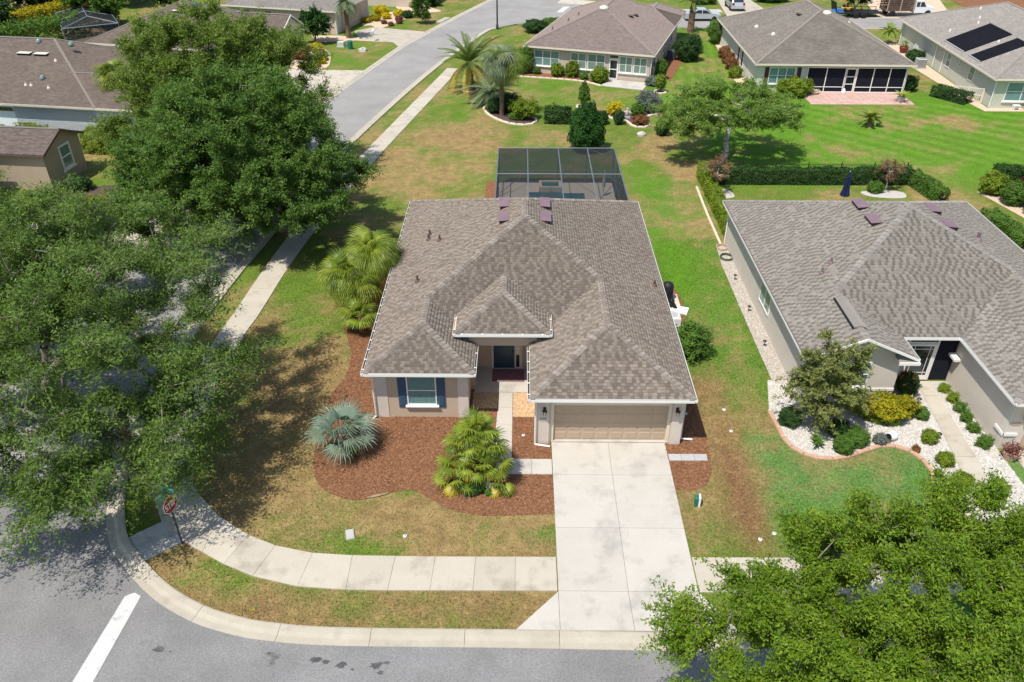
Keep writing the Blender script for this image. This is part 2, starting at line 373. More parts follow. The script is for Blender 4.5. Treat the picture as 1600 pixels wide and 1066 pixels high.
def cr(pts, n=6, closed=False):
    """smooth curve through points"""
    P = [Vector((*p, 0)) if len(p) == 2 else Vector(p) for p in pts]; m = len(P); out = []
    for i in range(m if closed else m - 1):
        g = (lambda k: P[k % m]) if closed else (lambda k: P[max(0, min(m - 1, k))])
        a, b, c, d = g(i - 1), g(i), g(i + 1), g(i + 2)
        for j in range(n):
            t = j / n
            out.append(.5 * ((2 * b) + (c - a) * t + (2 * a - 5 * b + 4 * c - d) * t * t + (3 * b - a - 3 * c + d) * t ** 3))
    if not closed: out.append(P[-1])
    return [(p.x, p.y) for p in out]
def offset(pts, d):
    out = []
    for i in range(len(pts)):
        a = Vector(pts[max(0, i - 1)]); b = Vector(pts[min(len(pts) - 1, i + 1)]); t = (b - a).normalized()
        out.append((pts[i][0] - t.y * d, pts[i][1] + t.x * d))
    return out
def resample(pts, step):
    P = [Vector(p) for p in pts]; L = [0.]
    for a, b in zip(P, P[1:]): L.append(L[-1] + (b - a).length)
    n = max(1, round(L[-1] / step)); out = []; i = 0
    for k in range(n + 1):
        s = L[-1] * k / n
        while i < len(P) - 2 and L[i + 1] < s: i += 1
        t = (s - L[i]) / max(1e-6, L[i + 1] - L[i]); q = P[i].lerp(P[i + 1], t); out.append((q.x, q.y))
    return out
def inpoly(x, y, poly):
    inside = np.zeros(np.shape(x), bool); n = len(poly); j = n - 1
    for i in range(n):
        xi, yi = poly[i]; xj, yj = poly[j]
        c = ((yi > y) != (yj > y)) & (x < (xj - xi) * (y - yi) / (yj - yi + 1e-12) + xi)
        inside ^= c; j = i
    return inside
def vnoise(x, y, seed, s):
    """smooth value noise 0..1"""
    g = np.random.default_rng(seed).random((256, 256))
    x = x / s; y = y / s
    xi = np.floor(x).astype(int); yi = np.floor(y).astype(int); fx = x - xi; fy = y - yi
    fx = fx * fx * (3 - 2 * fx); fy = fy * fy * (3 - 2 * fy)
    a = g[xi % 256, yi % 256]; b = g[(xi + 1) % 256, yi % 256]; c = g[xi % 256, (yi + 1) % 256]; d = g[(xi + 1) % 256, (yi + 1) % 256]
    return (a * (1 - fx) + b * fx) * (1 - fy) + (c * (1 - fx) + d * fx) * fy
def fbm(x, y, seed, s): return .5 * vnoise(x, y, seed, s) + .3 * vnoise(x, y, seed + 1, s * .43) + .2 * vnoise(x, y, seed + 2, s * .19)
def T(x, y, z=0., rz=0.): return Matrix.Translation((x, y, z)) @ Matrix.Rotation(rz, 4, 'Z')
# ------------------------------------------------------------------ lines of the place (metres)
KERB_CORNER = cr([(7.6, 15.98), (4.2, 16.0), (-.16, 16.05), (-6.07, 16.08), (-8.4, 16.27), (-9.47, 16.48), (-10.91, 16.95), (-12.56, 17.88),
                  (-14.11, 19.21), (-15.24, 20.5), (-16.3, 23.0), (-17.05, 26.5), (-17.4, 30.5), (-17.42, 34.5), (-17.3, 36.6), (-16.75, 43.4), (-15.5, 54.), (-13.95, 65.0),
                  (-9.65, 85.6), (-4.95, 102.6), (-3.1, 105.6), (-1.0, 107.4)], 6)
KERB_RIGHT = [(7.6, 15.98), (30, 15.9), (60, 15.9)]
KERB_LEFT = cr([(-46, 16.0), (-33, 16.1), (-28.5, 17.6), (-25.6, 21.0), (-24.4, 26), (-24.2, 34), (-23.6, 43), (-22.4, 54), (-20.4, 65.0), (-18.08, 74.5), (-13.56, 94.9), (-11.33, 102.25), (-7.81, 112.65), (-3.89, 123.6), (0, 135)], 6)
FRONT_WALK_UP = cr([(-13.9, 27.0), (-13.48, 24.16), (-12.58, 22.79), (-11.51, 21.71), (-10.05, 20.75), (-8.91, 20.25), (-7.48, 19.92), (-6.04, 19.83), (-1.5, 19.81), (1.42, 19.82)], 6)
SIDE_WALK_R = cr([(-13.9, 27.0), (-14.2, 30.5), (-14.22, 34.7), (-14.06, 36.0), (-13.43, 45.39), (-11.53, 58.02), (-6.36, 86.16)], 8)
HOUSE_RECT = [(-6.3, 26.1), (6.95, 26.1), (6.95, 45.2), (-6.3, 45.2)]
BED_MAIN = cr([(-6.5, 41.5), (-7.4, 41.6), (-8.2, 40.4), (-9.1, 38.4), (-9.55, 36.8), (-9.3, 35.4), (-8.81, 34.17), (-8.33, 32.35), (-8.37, 30.67), (-8.66, 29.68), (-8.75, 28.36), (-8.66, 25.73),
               (-8.43, 24.35), (-7.9, 23.35), (-6.81, 22.71), (-6.0, 22.71), (-5.23, 23.01), (-4.27, 23.24), (-3.42, 22.74), (-2.64, 22.19), (-1.43, 21.88), (-.22, 21.89), (1.42, 22.0)], 4)
BED_MAIN_POLY = BED_MAIN + [(1.42, 27.9), (.85, 27.9), (.85, 29.0), (-2.1, 29.0), (-2.1, 30), (-6.2, 30), (-6.2, 41.4)]
BED_RIGHT = cr([(6.27, 26.6), (6.27, 23.64), (6.65, 23.38), (7.14, 23.38), (7.72, 23.85), (8.04, 24.86), (8.14, 26.5), (8.15, 28.0), (7.9, 30.5), (8.3, 33.6), (8.75, 35.4), (9.0, 37.5), (8.9, 39.4), (8.0, 40.6), (6.85, 40.8), (6.85, 30)], 4, True)
N_EDGE = cr([(11.35, 28.4), (11.45, 27.34), (11.55, 26.23), (12.07, 25.53), (12.85, 25.22), (13.78, 25.35), (14.73, 25.76), (15.74, 26.10), (16.53, 25.86), (16.95, 25.18), (17.0, 24.45), (16.72, 23.4), (16.9, 22.3), (17.8, 21.4)], 6)
N_BED = N_EDGE + [(20.4, 21.4), (20.4, 30.8), (12.95, 30.8), (11.9, 30.8)]
N_STRIP = [(12.1, 30.5), (12.95, 30.5), (12.95, 45.2), (12.35, 45.2), (12.15, 42.5), (12.1, 36.0)]
N_RECT = [(12.9, 29.1), (20.4, 29.1), (20.4, 26.0), (27, 26), (27, 45.3), (12.9, 45.3)]
DRIVE = [(1.42, 26.2), (6.3, 26.2), (6.3, 18.3), (7.3, 16.6), (-.1, 16.6), (1.42, 18.3)]
A1 = cr([(-3.33, 72.61), (-2.72, 70.58), (-1.39, 68.70), (-.13, 67.97), (.92, 68.08), (1.44, 68.90), (1.26, 69.90), (.09, 70.60), (-1.31, 72.25), (-2.58, 73.57)], 4, True)
A2 = cr([(7.65, 70.55), (8.11, 71.41), (9.07, 71.61), (10.82, 71.4), (12.2, 72.0), (12.6, 71.3), (11.37, 70.4), (10.9, 69.6), (11.3, 68.2), (10.60, 67.34), (9.75, 67.73), (9.36, 69.10), (8.49, 69.55)], 4, True)

def groundcol(x, y):
    x = np.asarray(x, float); y = np.asarray(y, float)
    n1 = fbm(x, y, 1, 3.2); n2 = fbm(x, y, 21, 1.1); n3 = fbm(x, y, 41, 9.)
    def band(v, a, b, w): return np.clip((v - a) / w + .5, 0, 1) * np.clip((b - v) / w + .5, 0, 1)
    dry = np.full(x.shape, .30); soil = np.zeros(x.shape); lush = np.zeros(x.shape); bright = np.zeros(x.shape)
    z = band(x, -15, 1.4, .6) * band(y, 16, 18.4, .4); dry += z * .55; soil += z * .34
    z = band(x, -14, 1.4, .8) * band(y, 18.4, 23.6, .6); dry += z * .44
    z = band(x, -14.5, -8.2, 1.) * band(y, 22, 34, 2.5); dry += z * .46; soil += z * .12
    z = band(x, 6.2, 9.6, .9) * band(y, 19.8, 32, 2.); dry += z * .42; soil += z * .32
    z = band(x, 9.7, 30, 1.1) * band(y, 16, 27.5, 1.5); lush += z * 1.; dry -= z * .14
    z = band(x, 8.2, 12.2, .8) * band(y, 29, 56, 2); dry -= z * .24; lush += z * .35; bright += z * .45
    z = band(x, -13, -2.2, 2) * band(y, 44, 67, 4); dry += z * .30
    z = band(x, 13.5, 70, 4) * band(y, 55, 78, 4); bright += z * .9; dry -= z * .22
    z = band(x, 13.5, 24, 2) * band(y, 76, 108, 4); bright += z * .7; dry -= z * .15
    z = band(x, -40, -13, 2) * band(y, 70, 130, 6); dry -= z * .18; bright += z * .25
    z = band(x, -6, 14, 3) * band(y, 70, 84, 3); dry -= z * .10; bright += z * .35
    for (cx, cy, rx, ry, d, s, l, b) in (
        (-10.8, 27.0, 2.6, 5.5, .25, .15, 0, 0), (-9.5, 31.5, 1.6, 2.5, .15, .05, 0, 0), (-11.2, 35.5, 1.6, 3.2, -.30, 0, 0, .3), (-12.5, 40, 2.2, 2.2, -.2, 0, 0, .2),
        (-5.6, 20.3, 1.9, .45, -.35, -.1, 0, .1), (-2.6, 20.7, 1.0, .5, -.3, 0, 0, .2), (.5, 20.6, .7, .7, -.4, 0, .7, 0), (.9, 20.2, .6, .5, .2, .35, 0, 0), (-4.0, 21.7, 2.2, .7, .3, 0, 0, 0), (-7.5, 21.5, 1.5, .9, .2, 0, 0, 0),
        (-8.6, 17.3, 2.6, .8, .0, .35, 0, 0), (-3.2, 17.6, 1.2, .5, -.1, .35, 0, 0), (-.6, 17.3, 1.3, .8, -.1, .45, 0, 0), (-5.4, 17.1, .9, .5, -.3, 0, 0, .2), (-11.6, 18.9, 1.1, .9, -.25, 0, 0, .25),
        (8.9, 22.8, .75, 3.4, .2, .95, 0, 0), (7.2, 21.0, .7, .9, -.35, 0, .3, .1), (8.4, 20.9, .7, .8, -.2, 0, .3, .1), (8.5, 29.5, 1.2, 1.6, .3, .35, 0, 0), (9.6, 27.2, .35, .9, .2, .5, 0, 0), (6.7, 22.3, .4, .5, -.3, 0, .2, .2),
        (11.2, 35, .8, 3, .30, .05, 0, 0), (11.0, 31, .8, 2.5, .26, .05, 0, 0), (9.2, 42, 1.0, 4.5, -.35, 0, -.3, .8), (11.4, 44.5, .9, 2.2, .25, .1, 0, 0), (8.3, 43.2, .45, .6, .4, .4, 0, 0), (11.6, 50, 1.1, 4.5, .42, .18, 0, 0), (12.6, 57.5, 1.6, 3, .45, .15, 0, 0),
        (14.0, 26, 1.5, .8, .20, 0, 0, 0), (12.5, 24.5, .6, .7, .22, 0, 0, 0), (14.5, 22, 2.0, 1.3, .26, 0, -.2, 0), (12.8, 21, 1.1, 1.0, .22, 0, 0, 0),
        (-6.5, 64.5, 4.6, 3.0, .45, .45, 0, 0), (-2, 62, 3, 2, .35, .35, 0, 0), (-7, 57, 3, 2.6, -.1, 0, 0, .15), (-3.5, 55, 2, 3, -.05, 0, 0, .25), (-3, 67, 3, 1.6, .3, .2, 0, 0),
        (10.6, 63.5, 2.4, 2.6, .5, .3, 0, 0), (9.3, 56.5, 1.2, 4.5, -.25, 0, 0, .5), (14, 68, 2.5, 2.2, .3, .15, 0, 0), (17.5, 57.5, 3.5, 1.8, .35, .1, 0, 0), (31.0, 57, 4, 2, .3, .1, 0, 0), (30, 52.5, 2.0, 2.4, .45, .15, 0, 0),
        (37, 68.5, 4, 1.3, .45, .15, 0, 0), (27.5, 66, 1.2, .8, .4, .1, 0, 0), (29.5, 73, 2.5, .7, .4, .25, 0, 0), (40, 66, 2, .9, .45, .2, 0, 0), (39.5, 82, 1.5, 4, .25, .1, 0, 0),
        (-17.5, 92, 2.2, 3.2, .35, .3, 0, 0), (-12.5, 110, 2.0, 4, .25, .15, 0, 0), (-19.5, 91, 1.6, 2.6, -.1, 0, .2, .3), (-34, 61, 3, 2, .45, .2, 0, 0)):
        e = np.exp(-(((x - cx) / rx) ** 2 + ((y - cy) / ry) ** 2) * 1.1)
        dry = dry + e * d; soil = soil + e * s; lush = lush + e * l; bright = bright + e * b
    n5 = fbm(x, y, 141, .55); dry = np.clip(dry + (n1 - .5) * 1.5 + (n2 - .5) * 1.1 + (n5 - .5) * .5, 0, 1); soil = np.clip(soil + (n2 - .5) * .7 + (n1 - .5) * .6 - .06, 0, 1)
    lush = np.clip(lush + (n1 - .5) * .3, 0, 1); bright = np.clip(bright + (n3 - .5) * .5, 0, 1)
    c = lambda *v: np.array(v)[None, :]
    g = c(.112, .165, .024) + (c(.096, .200, .046) - c(.112, .165, .024)) * lush.reshape(-1, 1)
    g = g + (c(.095, .205, .016) - g) * bright.reshape(-1, 1)
    st = c(.300, .215, .100); so = c(.205, .108, .055)
    d = (dry ** 1.2).reshape(-1, 1) * .55; col = g + (st - g) * d
    col = col + (so - col) * (soil * .9).reshape(-1, 1)
    # mowing lines: bright and dark from laid-over blades, painted into the colour
    mow = (band(x, 14, 24, 3) * band(y, 78, 108, 4) * np.sin((x - .15 * y) * 5.2) + band(x, 24, 46, 3) * band(y, 60, 75, 3) * np.sin((y + .28 * x + 1.2 * np.sin(x * .2)) * 2.6 + x * 1.4)).reshape(-1, 1)
    col = col * (1 + .17 * mow)
    return np.concatenate([np.clip(col * (.86 + .28 * fbm(x, y, 71, .45)).reshape(-1, 1), 0, 1), np.clip(dry * (1 - .75 * soil), 0, 1).reshape(-1, 1)], 1)

def build_ground():
    xs = np.concatenate([np.linspace(-600, -66, 14)[:-1], np.arange(-66, 66, .55), np.linspace(66, 600, 14)])
    ys = np.concatenate([np.linspace(-300, 8, 8)[:-1], np.arange(8, 130, .5), np.linspace(130, 900, 14)])
    X, Y = np.meshgrid(xs, ys, indexing='ij'); V = np.stack([X.ravel(), Y.ravel(), np.zeros(X.size)], 1)
    nx, ny = len(xs), len(ys); i = (np.arange(nx - 1)[:, None] * ny + np.arange(ny - 1)[None]).ravel()
    F = np.stack([i, i + ny, i + ny + 1, i + 1], 1)
    npmesh('ground', V, F, 'ground', kind='structure', col=groundcol(V[:, 0], V[:, 1]))
build_ground()

def poly_strip(left, right): return list(left) + list(reversed(right))
def build_roads():
    struct('front_street', MB().sheet([(-70, 3), (70, 3), (70, 16.1), (7.6, 16.1)] + [(x, y) for x, y in offset(KERB_CORNER, -.1)[:90] if y < 27] + [(-17.3, 26.9), (-24.5, 26.9)] + [p for p in reversed(KERB_LEFT) if p[1] < 26.5] + [(-70, 16.0)], .012), 'asphalt')
    rt = [p for p in KERB_CORNER if p[1] > 24]; lf = [p for p in KERB_LEFT if p[1] > 24]
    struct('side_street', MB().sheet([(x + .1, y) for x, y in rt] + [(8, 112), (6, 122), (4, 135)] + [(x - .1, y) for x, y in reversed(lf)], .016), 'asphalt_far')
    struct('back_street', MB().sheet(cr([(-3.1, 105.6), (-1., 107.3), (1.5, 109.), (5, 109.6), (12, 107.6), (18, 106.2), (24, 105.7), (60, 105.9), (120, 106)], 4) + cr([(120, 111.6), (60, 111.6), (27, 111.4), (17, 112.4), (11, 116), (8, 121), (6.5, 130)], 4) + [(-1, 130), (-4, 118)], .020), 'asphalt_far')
    bar = MB().add([(-13.57, 17.95, .022), (-13.30, 18.10, .022), (-13.02, 17.95, .022), (-13.05, 17.4, .022), (-13.28, 13.6, .022), (-13.95, 13.6, .022)], [(0, 5, 4, 3, 2, 1)])
    o = bar.build('stop_line', 'stop_paint'); tag(o, 'white stop line painted on the grey asphalt at the bottom left', 'road marking')
    o = MB().add([(4.85, 114.8, .026), (5.75, 114.8, .026), (6.9, 118.7, .026), (6.0, 118.7, .026)], [(0, 1, 2, 3)]).build('stop_line', 'stop_paint')
    tag(o, 'far white stop line where the side street meets the back street', 'road marking')
build_roads()
def oil_stains():
    base = bpy.data.objects.new('oil_stains', None); COL.objects.link(base); base['kind'] = 'structure'
    rg = random.Random(5)
    for x, y, r in ((-6.45, 15.52, .22), (-6.1, 15.45, .14), (-5.6, 15.36, .2), (-4.46, 15.36, .24), (-4.15, 15.45, .1), (-4.3, 15.1, .12), (-11.6, 15.86, .2), (-11.2, 15.8, .06), (-8.0, 15.75, .1), (-5.2, 15.2, .07)):
        MB().sheet([(x + r * rg.uniform(.5, 1.2) * math.cos(k * .449), y + r * .6 * rg.uniform(.5, 1.2) * math.sin(k * .449)) for k in range(14)], .017).build('stain', 'oil', base)
oil_stains()

def kerb(name, line, step, sgn=1):
    """rolled concrete kerb; each cast section is a part; LINE is the asphalt edge, the lawn lies to the right (sgn 1)"""
    prof = [(-.02, .0), (-.02, .026), (.22, .022), (.27, .035), (.38, .085), (.58, .105), (.64, .09), (.64, .0)]
    root = MB(); pts = resample(line, step / 6)
    base = bpy.data.objects.new(name, None); COL.objects.link(base); base['kind'] = 'structure'
    n = (len(pts) - 1) // 6
    offs = [offset(pts, -sgn * d) for d, _ in prof]
    for k in range(n):
        mb = MB(); a, b = k * 6, min(len(pts) - 1, k * 6 + 6)
        for i in range(a, b + 1):
            for (d, z), o in zip(prof, offs):
                p = Vector(o[i]); 
                if i == a: p = p.lerp(Vector(o[i + 1]), .007 / (step / 6))
                if i == b: p = p.lerp(Vector(o[i - 1]), .007 / (step / 6))
                mb.v.append((p.x, p.y, z))
        m = len(prof)
        for i in range(b - a):
            for j in range(m - 1): mb.f.append((i * m + j, i * m + j + 1, (i + 1) * m + j + 1, (i + 1) * m + j))
        mb.f.append(tuple(range(m))); mb.f.append(tuple(reversed([(b - a) * m + j for j in range(m)])))
        mb.build('kerb_section', 'kerb', base)
    return base
kerb('kerb_corner', KERB_CORNER, 3.1, 1)
kerb('kerb_right', list(reversed(KERB_RIGHT)), 3.1, -1 * -1)
kerb('kerb_left', [p for p in KERB_LEFT if p[1] > 20], 3.1, -1)
kerb('kerb_back', [(120, 111.6), (60, 111.6), (27, 111.4)], 6., 1)
kerb('kerb_back_near', [(24, 105.7), (60, 105.9), (120, 106)], 6., 1)

def slab_walk(name, a, b, m='concrete', h=.045, gap=.008):
    """pavement: a and b are matching points along its two sides; each slab is a part"""
    base = bpy.data.objects.new(name, None); COL.objects.link(base); base['kind'] = 'structure'
    for i in range(len(a) - 1):
        q = [Vector((*p, 0)) for p in (a[i], a[i + 1], b[i + 1], b[i])]
        c = sum(q, Vector()) / 4
        q = [p + (c - p).normalized() * gap for p in q]
        n = (q[1] - q[0]).cross(q[3] - q[0]).z
        if n < 0: q = [q[0], q[3], q[2], q[1]]
        dz = random.uniform(-.004, .004)
        MB().prism([(p.x, p.y) for p in q], 0, h + dz).build('slab', m, base)
    return base
def build_walks():
    up = [(1.40, 19.83), (-.08, 19.82), (-1.52, 19.81), (-2.99, 19.80), (-4.45, 19.81), (-6.02, 19.83), (-7.5, 19.93), (-8.95, 20.27), (-10.1, 20.78), (-11.5, 21.72), (-12.6, 22.82)]
    lo = [(1.40, 18.31), (-.08, 18.30), (-1.55, 18.29), (-3.05, 18.28), (-4.52, 18.27), (-5.98, 18.28), (-7.7, 18.41), (-9.4, 18.85), (-10.6, 19.38), (-11.55, 19.93), (-12.42, 20.42)]
    slab_walk('front_pavement', up, lo)
    slab_walk('corner_ramp', [(-12.6, 22.82), (-12.95, 23.25), (-13.5, 24.25), (-13.85, 26.0), (-14.05, 27.4)], [(-12.42, 20.42), (-13.62, 21.42), (-14.6, 23.0), (-15.25, 25.0), (-15.55, 27.3)])
    slab_walk('kerb_ramp', [(-12.42, 20.42), (-13.05, 19.9), (-13.62, 19.4)], [(-13.55, 21.45), (-14.15, 20.95), (-14.66, 20.5)], 'concrete_grey')
    slab_walk('right_pavement', [(6.33, 19.86), (7.75, 19.86), (9.2, 19.87), (10.7, 19.88), (12.2, 19.88), (13.7, 19.88), (15.2, 19.88), (16.7, 19.88), (18.2, 19.88)], [(6.33, 18.29), (7.75, 18.29), (9.2, 18.29), (10.7, 18.29), (12.2, 18.29), (13.7, 18.29), (15.2, 18.29), (16.7, 18.29), (18.2, 18.29)])
    r = resample(cr([(-14.05, 27.4), (-14.22, 30.5), (-14.22, 34.7), (-14.06, 36.0), (-13.43, 45.39), (-11.53, 58.02), (-6.36, 86.16)], 8), 1.5)
    slab_walk('side_pavement', r, offset(r, 1.4))
    # driveway
    ys = [26.15, 24.15, 21.25, 18.30]; base = bpy.data.objects.new('driveway', None); COL.objects.link(base); base['kind'] = 'structure'
    g = .006
    def s(poly, h=.05): MB().prism(poly, 0, h).build('slab', 'concrete_drive', base)
    for a, b in zip(ys, ys[1:]):
        for x0, x1 in ((1.43, 3.86), (3.86, 6.30)): s([(x0 + g, b + g), (x1 - g, b + g), (x1 - g, a - g), (x0 + g, a - g)])
    s([(1.43 + g, 16.70), (3.9 - g, 16.70), (3.86 - g, 18.3 - g), (1.43 + g, 18.3 - g)]); s([(3.9 + g, 16.70), (6.3 - g, 16.70), (6.3 - g, 18.3 - g), (3.86 + g, 18.3 - g)])
    s([(-.05, 16.70), (1.43 - g, 16.70), (1.43 - g, 18.27)]); s([(6.3 + g, 16.70), (7.35, 16.70), (6.32 + g, 18.25)])
    s([(1.40, 26.16), (6.42, 26.16), (6.42, 26.36), (1.40, 26.36)], .09)
    # entry path
    pa = [(-.26, 29.68), (-.26, 28.55), (-.26, 27.35), (-.26, 26.2), (-.26, 25.1)]; pb = [(-.90, 29.68), (-.93, 28.55), (-.98, 27.35), (-1.05, 26.2), (-1.12, 25.1)]
    slab_walk('entry_path', pa, pb, 'concrete_drive'); slab_walk('entry_path_link', [(1.41, 25.09), (.56, 25.09), (-.28, 25.09), (-1.13, 25.09)], [(1.41, 24.17), (.56, 24.17), (-.28, 24.17), (-1.13, 24.17)], 'concrete_drive')
    struct('porch_floor', MB().box(-2.05, .45, 29.69, 31.7, 0, .06), 'concrete_drive')
    slab_walk('stepping_slabs', [(6.33, 25.46), (6.86, 25.46), (7.4, 25.46), (7.95, 25.46)], [(6.33, 25.05), (6.86, 25.05), (7.4, 25.05), (7.93, 25.05)], 'stone_slab')
    # neighbour's path and drive
    pa = [(19.55, 30.75), (19.5, 29.6), (19.42, 28.2), (19.34, 26.8), (19.26, 25.4), (19.17, 24.0), (19.1, 22.6)]; pb = [(18.95, 30.75), (18.84, 29.6), (18.68, 28.2), (18.54, 26.8), (18.36, 25.4), (18.18, 24.0), (18.0, 22.6)]
    slab_walk('neighbour_path', pa, pb, 'concrete'); slab_walk('neighbour_drive', [(20.9, 25.9), (20.9, 23), (20.9, 20), (20.9, 16.6)], [(26.6, 25.9), (26.6, 23), (26.6, 20), (26.6, 16.6)], 'concrete')
    # far driveways and pavements
    struct('far_drive', MB().sheet([(-21.5, 85.6), (-16.0, 85.3), (-18.3, 73.6), (-23.5, 78.5), (-27, 80), (-26.5, 86)], .03), 'concrete')
    struct('far_drive_upper', MB().sheet([(-20.6, 103.4), (-18.6, 105.7), (-11.0, 102.9), (-13.7, 94.6), (-15.0, 97.6), (-19.2, 99.2)], .03), 'concrete')
    struct('far_drive_lower', MB().sheet([(-33, 41), (-23.6, 41), (-22.9, 49), (-33, 48)], .03), 'concrete')
    struct('back_drive', MB().sheet([(27.4, 111.6), (33.9, 111.6), (33.2, 126), (28.7, 126)], .03), 'concrete')
    struct('back_drive_tan', MB().sheet([(47.2, 111.6), (57, 111.6), (64, 135), (52, 135)], .03), 'tan_gravel')
    struct('back_pavement', MB().sheet([(14, 115.2), (27.5, 115.0), (27.5, 117.), (14, 117.2)], .035), 'concrete'); struct('back_pavement_right', MB().sheet([(33.8, 115.), (47, 115.), (47, 117.), (33.8, 117.)], .035), 'concrete')
    struct('far_corner_pavement', MB().sheet([(5.2, 121), (11, 119.2), (12, 122), (6, 124.5)], .035), 'concrete'); struct('back_pavement_far', MB().sheet([(57.5, 115.), (90, 115.), (90, 117.), (58.2, 117.)], .035), 'concrete')
    struct('bare_soil', MB().sheet(cr([(62, 118), (70, 113), (90, 114), (90, 140), (68, 140)], 4, True), .028), 'mulch')
build_walks()

def scatter(poly, dens, seed):
    r = np.random.default_rng(seed); P = np.array(poly); lo = P.min(0); hi = P.max(0)
    n = int((hi[0] - lo[0]) * (hi[1] - lo[1]) * dens)
    x = r.uniform(lo[0], hi[0], n); y = r.uniform(lo[1], hi[1], n); k = inpoly(x, y, poly); return x[k], y[k]
def chips(name, label, cat, poly, dens, z, size, m, seed, stones=False, avoid=()):
    x, y = scatter(poly, dens, seed)
    for a in avoid:
        k = ~inpoly(x, y, a); x, y = x[k], y[k]
    n = len(x)
    P = np.stack([x, y, np.full(n, z)], 1)
    if not stones:
        P[:, 2] += RNG.uniform(0, .03, n); V, F = leaf_arrays(P, size, .35, 1.2)
        o = npmesh(name, V, F, m, kind='stuff')
    else:
        d = np.array([(1, 0, 0), (0, 1, 0), (-1, 0, 0), (0, -1, 0), (0, 0, 1.)]); t = RNG.uniform(0, 6.28, n); s = size * RNG.uniform(.5, 1.2, (n, 3))
        c, si = np.cos(t), np.sin(t); D = d[None] * np.stack([s[:, 0], s[:, 1], s[:, 2] * .7], 1)[:, None]
        D = D + RNG.normal(0, size * .12, D.shape)
        V = np.stack([D[..., 0] * c[:, None] - D[..., 1] * si[:, None], D[..., 0] * si[:, None] + D[..., 1] * c[:, None], D[..., 2]], 2) + P[:, None]
        f = np.array([(0, 1, 4), (1, 2, 4), (2, 3, 4), (3, 0, 4)]); F = (np.arange(n)[:, None, None] * 5 + f[None]).reshape(-1, 3)
        o = npmesh(name, V.reshape(-1, 3), F, m, kind='stuff')
    return tag(o, label, cat)
def build_beds():
    gr = [(-.24, 29.68), (.84, 29.68), (.84, 27.9), (-.24, 27.9)]; gl = [(-2.1, 29.68), (-.92, 29.68), (-.97, 28.5), (-2.1, 28.5)]
    struct('mulch_bed', MB().sheet(BED_MAIN_POLY, .016), 'mulch'); struct('mulch_bed_right', MB().sheet(BED_RIGHT, .016), 'mulch')
    struct('mulch_bed_cage', MB().sheet([(-2.45, 55.3), (-1.6, 55.3), (-1.6, 46.), (-2.4, 46.)], .016), 'mulch')
    avoid = [[(-1.15, 29.7), (-.24, 29.7), (-.24, 24.15), (-1.15, 24.15)], [(-1.2, 25.1), (1.45, 25.1), (1.45, 24.15), (-1.2, 24.15)], HOUSE_RECT[:2] + [(6.95, 45), (.9, 45), (.9, 28.0), (-2.2, 28), (-2.2, 45), (-6.3, 45), (-6.3, 27.9), (.8, 27.9), (.8, 26.1)], gr, gl]
    chips('mulch_chips', 'red brown bark mulch in the front beds of the house', 'mulch', BED_MAIN_POLY, 300, .02, .075, 'mulch_chip', 5, avoid=avoid)
    chips('mulch_chips', 'red brown bark mulch right of the garage', 'mulch', BED_RIGHT, 260, .02, .075, 'mulch_chip', 6, avoid=[[(6.3, 25.48), (7.98, 25.48), (7.98, 25.03), (6.3, 25.03)]])
    struct('pebble_bed', MB().sheet(gr, .024), 'orange_gravel'); struct('pebble_bed_shaded', MB().sheet(gl, .024), 'orange_gravel')
    chips('pebbles', 'orange river pebbles between the entry path and garage', 'pebbles', gr, 900, .024, .028, 'orange_pebble', 8, True)
    chips('pebbles', 'orange river pebbles between the bedroom wall and entry path', 'pebbles', gl, 900, .024, .028, 'orange_pebble', 9, True)
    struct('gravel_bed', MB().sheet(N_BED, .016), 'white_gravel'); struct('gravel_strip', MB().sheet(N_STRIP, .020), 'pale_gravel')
    path = [(18.0, 22.5), (19.1, 22.5), (19.6, 30.8), (18.9, 30.8)]
    chips('white_stones', 'white gravel in the planting bed before the grey roofed house', 'gravel', N_BED, 330, .016, .04, 'white_stone', 12, True, [path, N_RECT[:3] + [(20.4, 31), (17.2, 31), (17.2, 45), (12.9, 45)]])
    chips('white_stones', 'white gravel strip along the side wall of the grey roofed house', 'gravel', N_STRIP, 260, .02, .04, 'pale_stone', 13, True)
    # cast edgings, each cast length a part
    def edging(name, label, line, step, m, w=.17, h=.11, closed=False):
        root = thing(name, label, 'edging', (*line[0], 0)); pts = resample(line, step); 
        if closed: pts = resample(list(line) + [line[0]], step)
        a = offset(pts, w / 2); b = offset(pts, -w / 2)
        for i in range(len(pts) - 1):
            q = [Vector((*p, 0)) for p in (b[i], b[i + 1], a[i + 1], a[i])]; c = sum(q, Vector()) / 4; q = [p + (c - p) * .04 - Vector((*line[0], 0)) for p in q]
            lo = [(p.x, p.y, 0) for p in q]; cc = c - Vector((*line[0], 0)); hi = [((p * .72 + cc * .28).x, (p * .72 + cc * .28).y, h) for p in q]
            md = [(p.x, p.y, h * .6) for p in q]
            fs = [(8, 9, 10, 11)] + [(k * 4 + j, k * 4 + (j + 1) % 4, k * 4 + 4 + (j + 1) % 4, k * 4 + 4 + j) for k in range(2) for j in range(4)]
            MB().add(lo + md + hi, fs).build('edging_piece', m, root)
    edging('bed_edging', 'curving terracotta kerb around the white gravel bed', N_EDGE, .6, 'clay_edge', .2, .12)
    edging('bed_edging', 'long cream kerb beside the hedge left of the grey roofed house', [(12.82, 54.4), (12.72, 51.5), (12.66, 49.2), (12.63, 45.1)], .5, 'cream_edge', .16)
    edging('bed_edging', 'oval cream kerb around the palm bed behind the pool cage', A1, .7, 'cream_edge', .22, .14, True)
    edging('bed_edging', 'wavy cream kerb around the statue bed on the back lawn', A2, .7, 'cream_edge', .22, .14, True)
